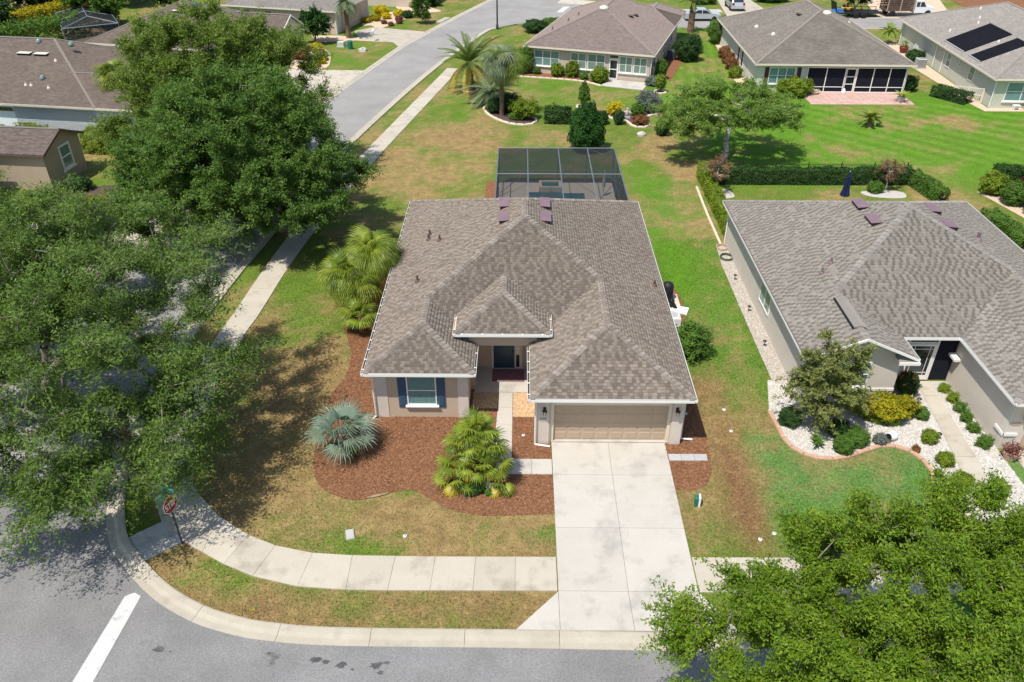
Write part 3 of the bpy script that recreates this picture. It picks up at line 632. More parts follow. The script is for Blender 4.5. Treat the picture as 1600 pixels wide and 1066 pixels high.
    struct('palm_bed', MB().sheet(A1, .02), 'mulch_dark'); struct('statue_bed', MB().sheet(A2, .02), 'mulch_dark')
    ring = lambda x, y, r: [(x + r * math.cos(t * math.pi / 8), y + r * .95 * math.sin(t * math.pi / 8)) for t in range(16)]
    edging('bed_edging', 'cream kerb ring around the slim conifer on the back lawn', ring(5.85, 73.2, .62), .4, 'cream_edge', .24, .12, True)
    edging('bed_edging', 'cream kerb ring around the small citrus shrub near the patio', ring(13.56, 77.9, .58), .4, 'cream_edge', .24, .12, True)
    edging('bed_edging', 'cream kerb ring at the foot of the date palm', ring(-4.9, 78.4, .8), .4, 'cream_edge', .2, .12, True)
    edging('bed_edging', 'cream kerb along the flower bed of the mauve roofed house', cr([(-.34, 83.27), (3.10, 82.5), (6.3, 81.5), (8.01, 79.91)], 5), .7, 'cream_edge', .2, .12)
    struct('flower_bed', MB().sheet(cr([(-.34, 83.27), (3.10, 82.5), (6.3, 81.5), (8.01, 79.91)], 5) + [(8.3, 82), (1, 85.2)], .02), 'mulch')
    for n, x, y, r in (('tree_ring_soil', 5.85, 73.2, .55), ('shrub_ring_soil', 13.56, 77.9, .5), ('palm_ring_soil', -4.9, 78.4, .72)): struct(n, MB().sheet(ring(x, y, r), .022), 'mulch_dark')
    # left side of the street
    struct('tan_gravel_bed', MB().sheet(cr([(-24.6, 87.), (-24.8, 93), (-23.2, 95.2), (-21.6, 93.0), (-20.8, 89.5), (-20.6, 86.6), (-22.2, 85.2)], 4, True), .024), 'tan_gravel')
    struct('tan_gravel_island', MB().sheet(cr([(-17.4, 105.3), (-14.6, 112.2), (-14.9, 114.7), (-17.2, 115.0), (-20.2, 112.8), (-20.2, 106.9), (-19.0, 106.6)], 4, True), .024), 'tan_gravel')
    struct('tan_gravel_verge', MB().sheet([(-23.8, 97.6), (-19.6, 98.6), (-16.2, 97.9), (-16.4, 98.7), (-19.5, 100.1), (-22.2, 101.1), (-25.6, 101.1)], .024), 'tan_gravel')
    struct('tan_gravel_upper', MB().sheet(cr([(-12.8, 118.5), (-10.8, 115.5), (-13.5, 114.6), (-17, 117), (-17, 121), (-13, 122)], 4, True), .024), 'tan_gravel')
    struct('house_side_gravel', MB().sheet([(41.7, 89), (41.9, 81), (41.6, 77), (42.2, 72.2), (60, 72.0), (60, 73.3), (42.9, 73.3), (44.2, 98), (41, 98)], .024), 'tan_gravel')
    struct('dark_bed', MB().sheet(cr([(-32.6, 52.5), (-29.0, 54.5), (-27.6, 53.0), (-28.5, 50.0), (-32.5, 48.2)], 4, True), .024), 'mulch_dark')
    struct('side_bed', MB().sheet([(13.6, 82.6), (15.2, 81.9), (21.0, 99.0), (19.6, 99.4)], .02), 'mulch'); struct('side_bed_left', MB().sheet([(21.6, 80.5), (22.9, 80.3), (24.1, 97), (22.8, 97)], .02), 'tan_gravel')
    struct('yard_rocks_left', MB().sheet(cr([(13.6, 54.1), (14.9, 53.9), (15.2, 52.7), (14.3, 52.3), (13.4, 52.8)], 4, True), .022), 'white_gravel'); struct('yard_rocks_right', MB().sheet(cr([(24.4, 53.6), (26.2, 53.9), (27.4, 53.5), (27, 52.5), (24.9, 52.7)], 4, True), .022), 'white_gravel')
    struct('right_yard_bed', MB().sheet([(32.7, 53.7), (34.2, 53.7), (36.5, 48), (34.2, 47.4)], .022), 'tan_gravel')
build_beds()

def build_grass():
    avoid = [BED_MAIN_POLY, BED_RIGHT, HOUSE_RECT, DRIVE, N_BED, N_STRIP, N_RECT, offset(KERB_CORNER, -.66) + [(-60, 90), (-60, 0), (60, 0), (60, 16.6), (7.6, 16.6)],
             [(1.5, 19.86), (-6.04, 19.87)] + [(p[0], p[1]) for p in ((-7.48, 19.96), (-8.95, 20.3), (-10.1, 20.82), (-11.5, 21.75), (-12.6, 22.85), (-13.5, 24.2), (-14.0, 27.4), (-15.6, 27.4), (-15.3, 25), (-14.6, 23), (-13.55, 21.4), (-14.7, 20.5), (-13.55, 19.3), (-12.38, 20.35), (-11.5, 19.87), (-10.55, 19.33), (-9.4, 18.8), (-7.7, 18.36), (-5.98, 18.24), (1.5, 18.27))],
             [(6.25, 19.9), (30, 19.9), (30, 18.25), (6.25, 18.25)], [(-14.1, 27.3), (-14.2, 34.7), (-13.4, 45.4), (-14.85, 45.5), (-15.65, 34.7), (-15.5, 27.3)], [(20.5, 15), (27, 15), (27, 27), (20.5, 27)]]
    for k, (x0, x1, y0, y1, dens, h) in enumerate(((-15, 19, 16.5, 33, 330, .06), (-15, 12.6, 33, 46, 150, .07))):
        r = np.random.default_rng(90 + k); n = int((x1 - x0) * (y1 - y0) * dens); x = r.uniform(x0, x1, n); y = r.uniform(y0, y1, n)
        keep = np.ones(n, bool)
        for a in avoid: keep &= ~inpoly(x, y, a)
        x, y = x[keep], y[keep]; n = len(x)
        t = r.uniform(0, 6.28, n); w = r.uniform(.010, .022, n); hh = h * r.uniform(.4, 1.1, n); ln = r.uniform(.0, .07, n); a2 = r.uniform(0, 6.28, n)
        B = np.stack([x, y, np.zeros(n)], 1); D = np.stack([np.cos(t), np.sin(t), np.zeros(n)], 1) * w[:, None]
        Tp = B + np.stack([np.cos(a2) * ln, np.sin(a2) * ln, hh], 1)
        V = np.stack([B - D, B + D, Tp], 1).reshape(-1, 3); gc = groundcol(x, y); c = np.clip((gc[:, :3] + (np.array([[.29, .205, .105]]) - gc[:, :3]) * (r.random((n, 1)) < gc[:, 3:4] * .8)) * r.uniform(.65, 1.4, (n, 1)), 0, 1)
        o = npmesh('grass', V, np.arange(3 * n).reshape(-1, 3), 'grass_blade', kind='stuff', col=np.repeat(c, 3, 0))
        tag(o, ('short patchy green and straw lawn grass in the front yards', 'short lawn grass growing beside and behind the house')[k], 'grass')
build_grass()
# ------------------------------------------------------------------ roofs
def frame_of(poly):
    p = [Vector(q) for q in poly]; n = Vector((0, 0, 0))
    for i in range(len(p)): n += p[i].cross(p[(i + 1) % len(p)])
    n.normalize()
    if n.z < 0: n = -n
    u = Vector((0, 0, 1)).cross(n).normalized()          # level line in the slope
    return p[0], u, n.cross(u), n
def uvs(poly):
    o, u, v, n = frame_of(poly); return [((Vector(q) - o).dot(u), (Vector(q) - o).dot(v)) for q in poly]
def ccw_up(poly):
    n = Vector((0, 0, 0)); p = [Vector(q) for q in poly]
    for i in range(len(p)): n += p[i].cross(p[(i + 1) % len(p)])
    return poly if n.z > 0 else [poly[0]] + list(reversed(poly[1:]))
def roof_deck(faces, m, parent, drop=0., thick=.06):
    mb = MB()
    for f in faces:
        f = ccw_up([tuple(q) for q in f]); k = len(f)
        mb.add([(x, y, z - drop) for x, y, z in f], [tuple(range(k))], uv=uvs(f))
        mb.add([(x, y, z - drop - thick) for x, y, z in f], [tuple(reversed(range(k)))], uv=list(reversed(uvs(f))))
    return mb.build('roof', m, parent)
def shingles(faces, roof, m, tone, singles=(), course=.15, tab=.25):
    """every tab is its own piece; tone(row, i) gives its colour and width"""
    VS = []; CS = []; units = {}; made = 0
    for fi, f in enumerate(faces):
        o, u, v, n = frame_of(f); loc = [((Vector(q) - o).dot(u), (Vector(q) - o).dot(v)) for q in f]
        vmax = max(p[1] for p in loc); w = min(p[1] for p in loc); row = 0
        while w < vmax - .03:
            vm = w + course * .5; xs = []
            for i in range(len(loc)):
                (x0, y0), (x1, y1) = loc[i], loc[(i + 1) % len(loc)]
                if (y0 > vm) != (y1 > vm): xs.append(x0 + (x1 - x0) * (vm - y0) / (y1 - y0))
            xs.sort()
            for a, b in zip(xs[::2], xs[1::2]):
                x, i = tone.start(row, a)
                while x < b:
                    key, c, wd = tone(row, i); i += 1
                    x0, x1 = max(a, x), min(b, x + wd); x += wd
                    if x1 - x0 < .025: continue
                    h = .005 + random.uniform(0, .004) + (.002 if key else 0); g = .005
                    if fi in singles and x1 - x0 > wd * .98 and made < 300:
                        k = (key, round(wd, 2), random.randrange(3))
                        if k not in units:
                            t = wd - 2 * g; e = course * 1.08
                            units[k] = MB().add([(0, 0, .02), (t, 0, .02), (t, e, .004), (0, e, .004), (0, 0, 0), (t, 0, 0), (t, e, 0), (0, e, 0)],
                                                [(0, 1, 2, 3), (4, 5, 1, 0), (5, 6, 2, 1), (6, 7, 3, 2), (7, 4, 0, 3), (7, 6, 5, 4)]).mesh('shingle', m, col=c)
                        q = o + u * (x0 + g) + v * w + n * (h - .019)
                        link('shingle', units[k], roof, M=Matrix(((u.x, v.x, n.x, q.x), (u.y, v.y, n.y, q.y), (u.z, v.z, n.z, q.z), (0, 0, 0, 1)))); made += 1
                        continue
                    A = o + u * (x0 + g) + v * w; B = o + u * (x1 - g) + v * w; C = B + v * course * 1.08; D = A + v * course * 1.08
                    VS += [A + n * h, B + n * h, C + n * .004, D + n * .004, A, B]; CS.append(c)
            w += course; row += 1
    V = np.array([tuple(p) for p in VS]); k = len(V) // 6; q = np.array([(0, 1, 2, 3), (4, 5, 1, 0)])
    npmesh('shingles', V, (np.arange(k)[:, None, None] * 6 + q[None]).reshape(-1, 4), m, roof, 'stuff', col=np.repeat(np.array(CS), 6, 0))
class BrownTabs:
    """blended brown shingle: pale raised tabs thrown over a darker course"""
    def start(s, row, a): s.last = 0; return a - random.uniform(0, .25), 0
    def __call__(s, row, i):
        light = random.random() < (.72 if not s.last else .12); s.last = light; k = random.uniform(.9, 1.1)
        b = (.248, .208, .170) if light else random.choice(((.164, .135, .110), (.178, .147, .120), (.190, .158, .129)))
        return int(light), tuple(v * k for v in b), random.choice((.14, .17, .2)) if light else random.choice((.15, .19, .24))
class GreyTabs:
    """grey shingle: short dark dashes between pale tabs, staggered from course to course"""
    def start(s, row, a): return a - random.uniform(0, .4), random.randrange(2)
    def __call__(s, row, i):
        k = random.uniform(.9, 1.12)
        if i % 2 and random.random() < .85: return 0, tuple(v * k for v in (.160, .143, .123)), random.choice((.12, .15))
        return 1, tuple(v * k for v in (.250, .227, .198)), random.choice((.16, .2, .23))
def caps(a, b, nA, nB, roof, m, w=.17, step=.2, tall=.036):
    a, b, nA, nB = Vector(a), Vector(b), Vector(nA), Vector(nB); ax = (b - a).normalized(); L = (b - a).length
    up = (nA + nB).normalized()
    dA = ax.cross(nA); dA = dA if dA.dot(nA - nB * nA.dot(nB)) > 0 else -dA
    dB = ax.cross(nB); dB = dB if dB.dot(nB - nA * nA.dot(nB)) > 0 else -dB
    n = max(1, int(L / step)); st = L / n
    o0 = up * (tall + .012); o1 = up * .012; e = ax * st * 1.12
    vs = [dA * w + o0 * .6, o0, dB * w + o0 * .6, e + dA * w + o1 * .6, e + o1, e + dB * w + o1 * .6, dA * w, Vector(), dB * w]
    me = MB().add(vs, [(0, 1, 4, 3), (1, 2, 5, 4), (6, 7, 1, 0), (7, 8, 2, 1)]).mesh('ridge_cap', m)
    for i in range(n):
        o = link('ridge_cap', me, roof); o.location = a + ax * st * i
def ridge_strip(lines, roof, m='ridge_far', w=.12):
    for a, b in lines:
        a, b = Vector(a), Vector(b); d = (b - a).normalized(); s = d.cross(Vector((0, 0, 1))).normalized() * w; dz = Vector((0, 0, .075 if abs(d.z) < .05 else .06))
        lo = Vector((0, 0, .0))
        MB().add([a + s + lo, a + dz, a - s + lo, b + s + lo, b + dz, b - s + lo], [(0, 1, 4, 3), (1, 2, 5, 4), (0, 2, 1), (3, 4, 5)]).build('ridge_cap', m, roof)
def gutter(parent, a, b, z, m='trim_white', w=.11, h=.11):
    """U channel whose outer edge runs a->b, outside on the right hand"""
    a, b = Vector((*a, z)), Vector((*b, z)); d = (b - a).normalized(); i = Vector((-d.y, d.x, 0))
    u = Vector((0, 0, 1)); t = .014
    prof = [(0, -h), (0, 0), (t, 0), (t, -h + t), (w - t, -h + t), (w - t, 0), (w, 0), (w, -h)]
    vs = [a + i * x + u * y for x, y in prof] + [b + i * x + u * y for x, y in prof]; n = len(prof)
    g = MB().add(vs, [(k, (k + 1) % n, n + (k + 1) % n, n + k) for k in range(n)] + [tuple(reversed(range(n))), tuple(range(n, 2 * n))]).build('gutter', m, parent)
    MB().add([a + i * t + u * (-h + .025), b + i * t + u * (-h + .025), b + i * (w - t) + u * (-h + .025), a + i * (w - t) + u * (-h + .025)], [(0, 1, 2, 3)]).build('gutter_shade_sheet', 'gutter_shade', g)  # dark sheet paints the shade down in the gutter
    return g
def brackets(g, a, b, z, w=.11, step=.75):
    a, b = Vector((*a, z)), Vector((*b, z)); d = (b - a).normalized(); i = Vector((-d.y, d.x, 0)); L = (b - a).length; n = max(1, int(L / step))
    for k in range(n):
        p = a + d * (L * (k + .5) / n); q = p + i * w; e = d * .03
        MB().add([p - e + Vector((0, 0, .006)), p + e + Vector((0, 0, .006)), q + e + Vector((0, 0, .012)), q - e + Vector((0, 0, .012))], [(0, 1, 2, 3)]).build('bracket', 'trim_white', g)
def pipe(parent, pts, r=.045, m='trim_white', name='downspout'):
    return MB().tube(pts, r, 6).build(name, m, parent)

def window(parent, M, w, h, cols=1, rows=2, glass='glass_teal', frame='trim_white', sill=True, fr=.05, name='window', blind=False, splits=None):
    mb = MB(); d = .05
    mb.box(-w / 2, w / 2, -d, .02, 0, fr, M); mb.box(-w / 2, w / 2, -d, .02, h - fr, h, M)
    mb.box(-w / 2, -w / 2 + fr, -d + .002, .02, fr, h - fr, M); mb.box(w / 2 - fr, w / 2, -d + .002, .02, fr, h - fr, M)
    xs = [-w / 2 + fr + (w - 2 * fr) * k / cols for k in range(cols + 1)]; zs = [fr + (h - 2 * fr) * k / rows for k in range(rows + 1)] if not splits else [fr] + [h * s for s in splits] + [h - fr]
    b = fr * .35
    for x in xs[1:-1]: mb.box(x - b * 1.5, x + b * 1.5, -d + .006, .02, fr, h - fr, M)
    for z in zs[1:-1]: mb.box(-w / 2 + fr, w / 2 - fr, -d + .010, .02, z - b, z + b, M)
    o = mb.build(name, frame, parent)
    for i in range(cols):
        for j in range(len(zs) - 1):
            MB().box(xs[i], xs[i + 1], -.012, .0, zs[j], zs[j + 1], M).build('pane', glass, o)
    if sill:
        MB().add([(-w / 2 - .09, -.02, -.2), (w / 2 + .09, -.02, -.2), (w / 2 + .09, -.14, -.08), (-w / 2 - .09, -.14, -.08), (-w / 2 - .09, -.14, -.02), (w / 2 + .09, -.14, -.02), (w / 2 + .07, .0, .0), (-w / 2 - .07, .0, .0), (-w / 2 - .09, .02, -.2), (w / 2 + .09, .02, -.2)],
                 [(3, 2, 5, 4), (4, 5, 6, 7), (0, 1, 2, 3), (0, 3, 4, 7, 8), (1, 9, 6, 5, 2)], M).build('sill', frame if frame != 'bronze' else 'trim_white', o)
    return o
def shutter(parent, M, w, h, m):
    mb = MB().box(-w / 2, w / 2, -.035, 0, 0, h, M)
    o = mb.build('shutter', m, parent)
    for z0, z1 in ((.07, h * .48), (h * .53, h - .07)):
        MB().add([(-w / 2 + .05, -.036, z0), (w / 2 - .05, -.036, z0), (w / 2 - .05, -.036, z1), (-w / 2 + .05, -.036, z1), (-w / 2 + .09, -.055, z0 + .05), (w / 2 - .09, -.055, z0 + .05), (w / 2 - .09, -.055, z1 - .05), (-w / 2 + .09, -.055, z1 - .05)],
                 [(4, 5, 6, 7), (0, 1, 5, 4), (1, 2, 6, 5), (2, 3, 7, 6), (3, 0, 4, 7)], M).build('shutter_panel', m, o)
def vent_box(parent, c, along, n, L=.95, w=.45, h=.2, m='vent_plum'):
    """off-ridge vent: a long hood on the slope, lower edge and ends closed by black faces for the shade inside"""
    al = Vector(along).normalized(); n = Vector(n).normalized(); dn = al.cross(n); dn = dn if dn.z < 0 else -dn
    M = Matrix(((al.x, dn.x, n.x, c[0]), (al.y, dn.y, n.y, c[1]), (al.z, dn.z, n.z, c[2]), (0, 0, 0, 1)))
    a = L / 2; b = w / 2
    o = MB().add([(-a, -b, .02), (a, -b, .02), (a, b, h), (-a, b, h), (-a, b + .01, h - .03), (a, b + .01, h - .03), (a, b, h - .02), (-a, b, h - .02), (-a, -b, 0), (a, -b, 0)],
             [(0, 3, 2, 1), (3, 4, 5, 2), (8, 9, 6, 7), (0, 1, 9, 8)], M).build('roof_vent', m, parent)
    MB().add([(-a + .01, -b, .0), (a - .01, -b, .0), (a - .01, b - .02, h - .03), (-a + .01, b - .02, h - .03), (-a + .01, b - .02, -.02), (a - .01, b - .02, -.02)], [(0, 3, 4), (1, 5, 2), (3, 2, 5, 4)], M).build('vent_mouth', 'black', o)  # black faces paint the shade under the hood
    return o
def vent_pipe(parent, x, y, z, m='vent_plum', r=.055, h=.32):
    o = MB().tube([(x, y, z - .05), (x, y, z + h)], r, 8).build('vent_pipe', m, parent)
    MB().lathe([(r * 2.6, -.05), (r * 2.2, .04), (r * 1.1, .12)], 10, T(x, y, z)).build('flashing', m, o)
def wall_lamp(parent, x, y, z):
    M = T(x, y, z)
    o = MB().box(-.06, .06, -.02, .0, -.12, .12, M).tube([(x, y - .02, z + .08), (x, y - .10, z + .17), (x, y - .16, z + .12)], .012, 6).build('wall_lamp', 'bronze', parent)
    MB().lathe([(.015, .14), (.10, .06), (.11, .03)], 6, T(x, y - .17, z)).build('lamp_cap', 'bronze', o)
    MB().lathe([(.075, .04), (.085, .0), (.05, -.17), (.02, -.22)], 6, T(x, y - .17, z)).build('lamp_glass', 'glass_pale', o)
    for k in range(6):
        t = k * math.pi / 3; MB().tube([(x + .09 * math.cos(t), y - .17 + .09 * math.sin(t), z + .03), (x + .055 * math.cos(t), y - .17 + .055 * math.sin(t), z - .18)], .009, 4).build('lamp_bar', 'bronze', o)
def garage_door(parent, x0, x1, z0, z1, y, m, cols=8, rows=4):
    o = MB().box(x0, x1, y, y + .05, z0, z1).build('garage_door', m, parent)
    w = (x1 - x0) / cols; h = (z1 - z0) / rows; g = .045; me = None
    me = MB().add([(g, 0, g), (w - g, 0, g), (w - g, 0, h - g), (g, 0, h - g), (g + .04, -.014, g + .04), (w - g - .04, -.014, g + .04), (w - g - .04, -.014, h - g - .04), (g + .04, -.014, h - g - .04)],
                  [(4, 5, 6, 7), (0, 1, 5, 4), (1, 2, 6, 5), (2, 3, 7, 6), (3, 0, 4, 7)]).mesh('door_panel', m)
    for i in range(cols):
        for j in range(rows): link('door_panel', me, o, M=T(x0 + i * w, y - .001, z0 + j * h))
    for j in range(1, rows): MB().box(x0, x1, y - .006, y, z0 + j * h - .008, z0 + j * h + .008).build('door_seam', m, o)
    return o

# ------------------------------------------------------------------ the house in the middle
def main_house():
    H = thing('house', 'tan house with brown shingle hip roof and garage door in the middle', 'house', (0, 26, 0)); off = Matrix.Translation((0, -26, 0))
    # children keep world coordinates through an inverse parent matrix
    e, m = 2.75, .46
    xL, xR, yb, ym = -6.62, 7.17, 45.5, 29.7; xw, yw = -1.91, 27.4; xg, yg = .48, 25.7
    xc = (xL + xR) / 2; hw = (xR - xL) / 2; xwc = (xL + xw) / 2; h1 = (xw - xL) / 2; xgc = (xg + xR) / 2; h2 = (xR - xg) / 2
    P = lambda x, y, z: (x, y, z)
    apF = P(xc, ym + hw, e + hw * m); apB = P(xc, yb - hw, e + hw * m)
    wA = P(xwc, yw + h1, e + h1 * m); wJ = P(xwc, ym + h1, e + h1 * m); gA = P(xgc, yg + h2, e + h2 * m); gJ = P(xgc, ym + h2, e + h2 * m)
    ep = 3.42; xp0, xp1, yp = -2.82, 1.39, 29.5; xpc = (xp0 + xp1) / 2; hp = (xp1 - xp0) / 2; pA = P(xpc, yp + hp, ep + hp * m); zj = ep + hp * m; pJ = P(xpc, ym + (zj - e) / m, zj); ys = ym + (ep - e) / m
    f_left = [P(xL, yb, e), P(xL, yw, e), wA, wJ, apF, apB]
    f_right = [P(xR, yg, e), P(xR, yb, e), apB, apF, gJ, gA]
    f_back = [P(xR, yb, e), P(xL, yb, e), apB]
    f_front = [P(xp0, ys, ep), pJ, P(xp1, ys, ep), P(xp1, ym + (xp1 - xg), e + (xp1 - xg) * m), gJ, apF, wJ, P(xp0, ym + (xw - xp0), e + (xw - xp0) * m)]
    f_gfront = [P(xg, yg, e), P(xR, yg, e), gA]; f_gleft = [P(xg, ym, e), P(xg, yg, e), gA, gJ]
    f_wfront = [P(xL, yw, e), P(xw, yw, e), wA]; f_wright = [P(xw, yw, e), P(xw, ym, e), wJ, wA]
    f_pf = [P(xp0, yp, ep), P(xp1, yp, ep), pA]; f_pl = [P(xp0, ys, ep), P(xp0, yp, ep), pA, pJ]; f_pr = [P(xp1, yp, ep), P(xp1, ys, ep), pJ, pA]
    faces = [f_gfront, f_wfront, f_left, f_right, f_gleft, f_wright, f_pf, f_pl, f_pr, f_back, f_front]
    roof = roof_deck(faces, 'roof_deck', H, .012)
    shingles(faces, roof, 'shingle_main', BrownTabs(), singles=(0,))
    nl, nr, nf, nb = Vector((-m, 0, 1)), Vector((m, 0, 1)), Vector((0, -m, 1)), Vector((0, m, 1))
    for a, b, A, B in ((P(xL, yw, e), wA, nl, nf), (P(xw, yw, e), wA, nr, nf), (wA, wJ, nl, nr), (wJ, apF, nl, nf), (apF, apB, nl, nr), (gJ, apF, nr, nf), (P(xg, yg, e), gA, nl, nf), (P(xR, yg, e), gA, nr, nf), (gA, gJ, nl, nr),
                       (P(xp0, yp, ep), pA, nl, nf), (P(xp1, yp, ep), pA, nr, nf), (pA, pJ, nl, nr), (P(xL, yb, e), apB, nl, nb), (P(xR, yb, e), apB, nr, nb)):
        caps(a, b, A.normalized(), B.normalized(), roof, 'ridge_main', step=.21)
    def add(o): o.matrix_parent_inverse = off; return o
    # roof fittings
    for x, y in ((-.75, 38.95), (-.75, 37.2)): vent_box(roof, (x, y, e + m * (x - xL) + .01), (0, 1, 0), nl, 1.2, .5)
    for x, y in ((1.3, 38.95), (1.3, 37.2)): vent_box(roof, (x, y, e + m * (xR - x) + .01), (0, 1, 0), nr, 1.2, .5)
    for x, y in ((-4.84, 39.0), (-4.83, 38.45), (-4.18, 37.74), (-4.96, 34.01)): vent_pipe(roof, x, y, e + m * (x - xL), 'trim_brown')
    vent_pipe(roof, 6.75, 34.7, e + m * (xR - 6.75), 'trim_brown')
    # walls
    z = 2.68
    W = MB().prism([(-6.26, 27.86), (-2.22, 27.86), (-2.22, 29.9), (-2.02, 29.9), (-2.02, 31.7), (.42, 31.7), (.42, 29.9), (.80, 29.9), (.80, 26.13), (1.36, 26.13), (1.36, 26.36), (6.42, 26.36), (6.42, 26.13), (6.89, 26.13), (6.89, 45.1), (-6.26, 45.1)], 0, z)
    W.box(-2.9, -2.02, 29.92, 32.2, z + .001, 3.36); W.box(.42, 1.45, 29.92, 32.2, z + .001, 3.36); W.box(-2.02, .42, 31.7, 32.0, z + .001, 3.36)
    add(W.build('wall', 'stucco_tan', H))
    c = MB().box(-6.285, -5.76, 27.835, 28.4, 0, z - .01); add(c.build('corner_column', 'stucco_cream', H))
    add(MB().box(-2.66, -2.20, 27.835, 28.3, 0, z - .01).build('corner_column', 'stucco_cream', H))
    add(MB().box(.78, 1.30, 26.10, 26.5, 0, z - .01).build('corner_column', 'stucco_cream', H)); add(MB().box(6.46, 6.915, 26.10, 26.5, 0, z - .01).build('corner_column', 'stucco_cream', H))
    add(MB().box(-2.24, .82, 29.78, 29.98, 2.60, 3.30).build('porch_beam', 'stucco_tan', H))
    add(MB().box(xp0 + .05, xp1 - .05, yp + .05, 32.2, 3.31, 3.34).build('porch_ceiling', 'soffit', H))
    s = MB(); s.box(xL + .02, xw - .02, yw + .02, 27.9, 2.64, 2.66); s.box(xg + .02, xR - .02, yg + .02, 26.4, 2.64, 2.66); s.box(xL + .02, -6.2, 27.9, yb - .02, 2.641, 2.661); s.box(6.85, xR - .02, 26.4, yb - .02, 2.641, 2.661)
    s.box(-2.3, xw - .02, 27.9, 29.8, 2.642, 2.662); s.box(xg + .02, .85, 26.4, 29.8, 2.642, 2.662); s.box(-6.2, 6.85, 45.0, yb - .02, 2.642, 2.662)
    add(s.build('soffit', 'soffit', H))
    f = MB()
    for a, b in (((xL, yb), (xL, yw)), ((xL, yw), (xw, yw)), ((xw, yw), (xw, ym)), ((xg, ym), (xg, yg)), ((xg, yg), (xR, yg)), ((xR, yg), (xR, yb)), ((xR, yb), (xL, yb))):
        A, B = Vector((*a, 0)), Vector((*b, 0)); d = (B - A).normalized(); i = Vector((-d.y, d.x, 0)); e0 = d * .003
        f.add([A + e0 + Vector((0, 0, 2.62)), B - e0 + Vector((0, 0, 2.62)), B - e0 + i * .02 + Vector((0, 0, 2.62)), A + e0 + i * .02 + Vector((0, 0, 2.62)), A + e0 + Vector((0, 0, 2.735)), B - e0 + Vector((0, 0, 2.735)), B - e0 + i * .02 + Vector((0, 0, 2.735)), A + e0 + i * .02 + Vector((0, 0, 2.735))],
              [(3, 2, 1, 0), (4, 5, 6, 7), (0, 1, 5, 4), (1, 2, 6, 5), (2, 3, 7, 6), (3, 0, 4, 7)])
    add(f.build('fascia', 'trim_white', H))
    o_ = .11
    runs = [((xL - o_, yb), (xL - o_, yw - o_), 1), ((xL - o_, yw - o_), (xw + o_, yw - o_), 0), ((xw + o_, yw - o_), (xw + o_, ym - .2), 1), ((xg - o_, ym - .2), (xg - o_, yg - o_), 1), ((xg - o_, yg - o_), (xR + o_, yg - o_), 0), ((xR + o_, yg - o_), (xR + o_, yb), 0)]
    for a, b, br in runs:
        g = add(gutter(H, a, b, 2.745))
        if br: brackets(g, a, b, 2.745)
    for a, b in (((xp0 - o_, ys), (xp0 - o_, yp - o_)), ((xp0 - o_, yp - o_), (xp1 + o_, yp - o_)), ((xp1 + o_, yp - o_), (xp1 + o_, ys))):
        g = add(gutter(H, a, b, ep - .005)); brackets(g, a, b, ep - .005)
    # downspouts
    add(pipe(H, [(.70, 26.0, 2.6), (.72, 26.02, 2.4), (.72, 26.02, .12), (.74, 25.98, .07), (1.36, 25.86, .06)]))
    add(pipe(H, [(-6.36, 27.75, 2.6), (-6.34, 27.78, .15), (-6.5, 27.6, .06)])); add(pipe(H, [(6.98, 26.35, 2.6), (6.98, 26.35, .15), (7.5, 26.35, .08)]))
    # window with shutters
    gl = add(window(H, T(-4.245, 27.86, .73), 1.30, 1.58, 1, 2, 'blind_grid', 'trim_white'))
    for i in range(1, 6): MB().box(-4.245 - .6 + i * .2 - .008, -4.245 - .6 + i * .2 + .008, 27.842, 27.848, .78, 2.26).build('muntin', 'glass_green', gl)
    for i in range(1, 8): MB().box(-4.84, -3.65, 27.841, 27.8475, .78 + i * .187, .79 + i * .187).build('muntin', 'glass_green', gl)
    for x in (-5.10, -3.39):
        shutter(H, T(x, 27.86, .58), .36, 1.72, 'shutter_blue')
    # door
    d = add(MB().box(-1.32, .19, 31.62, 31.75, .06, 2.62).build('door_frame', 'stucco_cream', H))
    dr = add(MB().box(-1.20, -.20, 31.585, 31.64, .08, 2.15).build('front_door', 'door_blue', H))
    for (x0, x1) in ((-1.10, -.73), (-.67, -.30)):
        for (z0, z1) in ((.22, .72), (.80, 1.62), (1.70, 2.06)): MB().box(x0, x1, 31.57, 31.586, z0, z1).build('door_panel', 'door_blue', dr)
    MB().tube([(-.28, 31.50, 1.05), (-.28, 31.58, 1.05)], .03, 8).build('door_handle', 'bronze', dr)
    sl = add(MB().box(-.16, .08, 31.60, 31.63, .08, 2.15).build('sidelight', 'trim_cream', H)); MB().box(-.12, .04, 31.588, 31.604, .9, 2.1).build('pane', 'glass_pale', sl); MB().box(-.12, .04, 31.588, 31.604, .14, .86).build('pane', 'glass_dark', sl)  # upper pane: pale reflection put into the glass colour
    add(MB().box(-1.2, .08, 31.56, 31.62, .055, .085).build('door_sill', 'steel', H))
    add(garage_door(H, 1.50, 6.30, .09, 2.02, 26.30, 'garage_tan'))
    fr = MB().box(1.36, 1.50, 26.20, 26.36, 0, 2.14).box(6.30, 6.42, 26.20, 26.36, 0, 2.14).box(1.50, 6.30, 26.22, 26.36, 2.02, 2.14); add(fr.build('door_casing', 'trim_cream', H))
    wall_lamp(H, 1.10, 26.10, 1.88); wall_lamp(H, 6.62, 26.10, 1.90)
    pl = MB().box(.90, 1.24, 26.075, 26.10, 1.30, 1.44).build('number_plaque', 'trim_cream', H)
    for i in range(4): MB().box(.94 + i * .065, .975 + i * .065, 26.068, 26.076, 1.345, 1.42).build('digit', 'bronze', pl)
    MB().tube([(.5, 31.69, 1.75), (.5, 31.6, 1.8)], .03, 6).build('porch_lamp', 'bronze', H)
    for ch in H.children: ch.matrix_parent_inverse = off
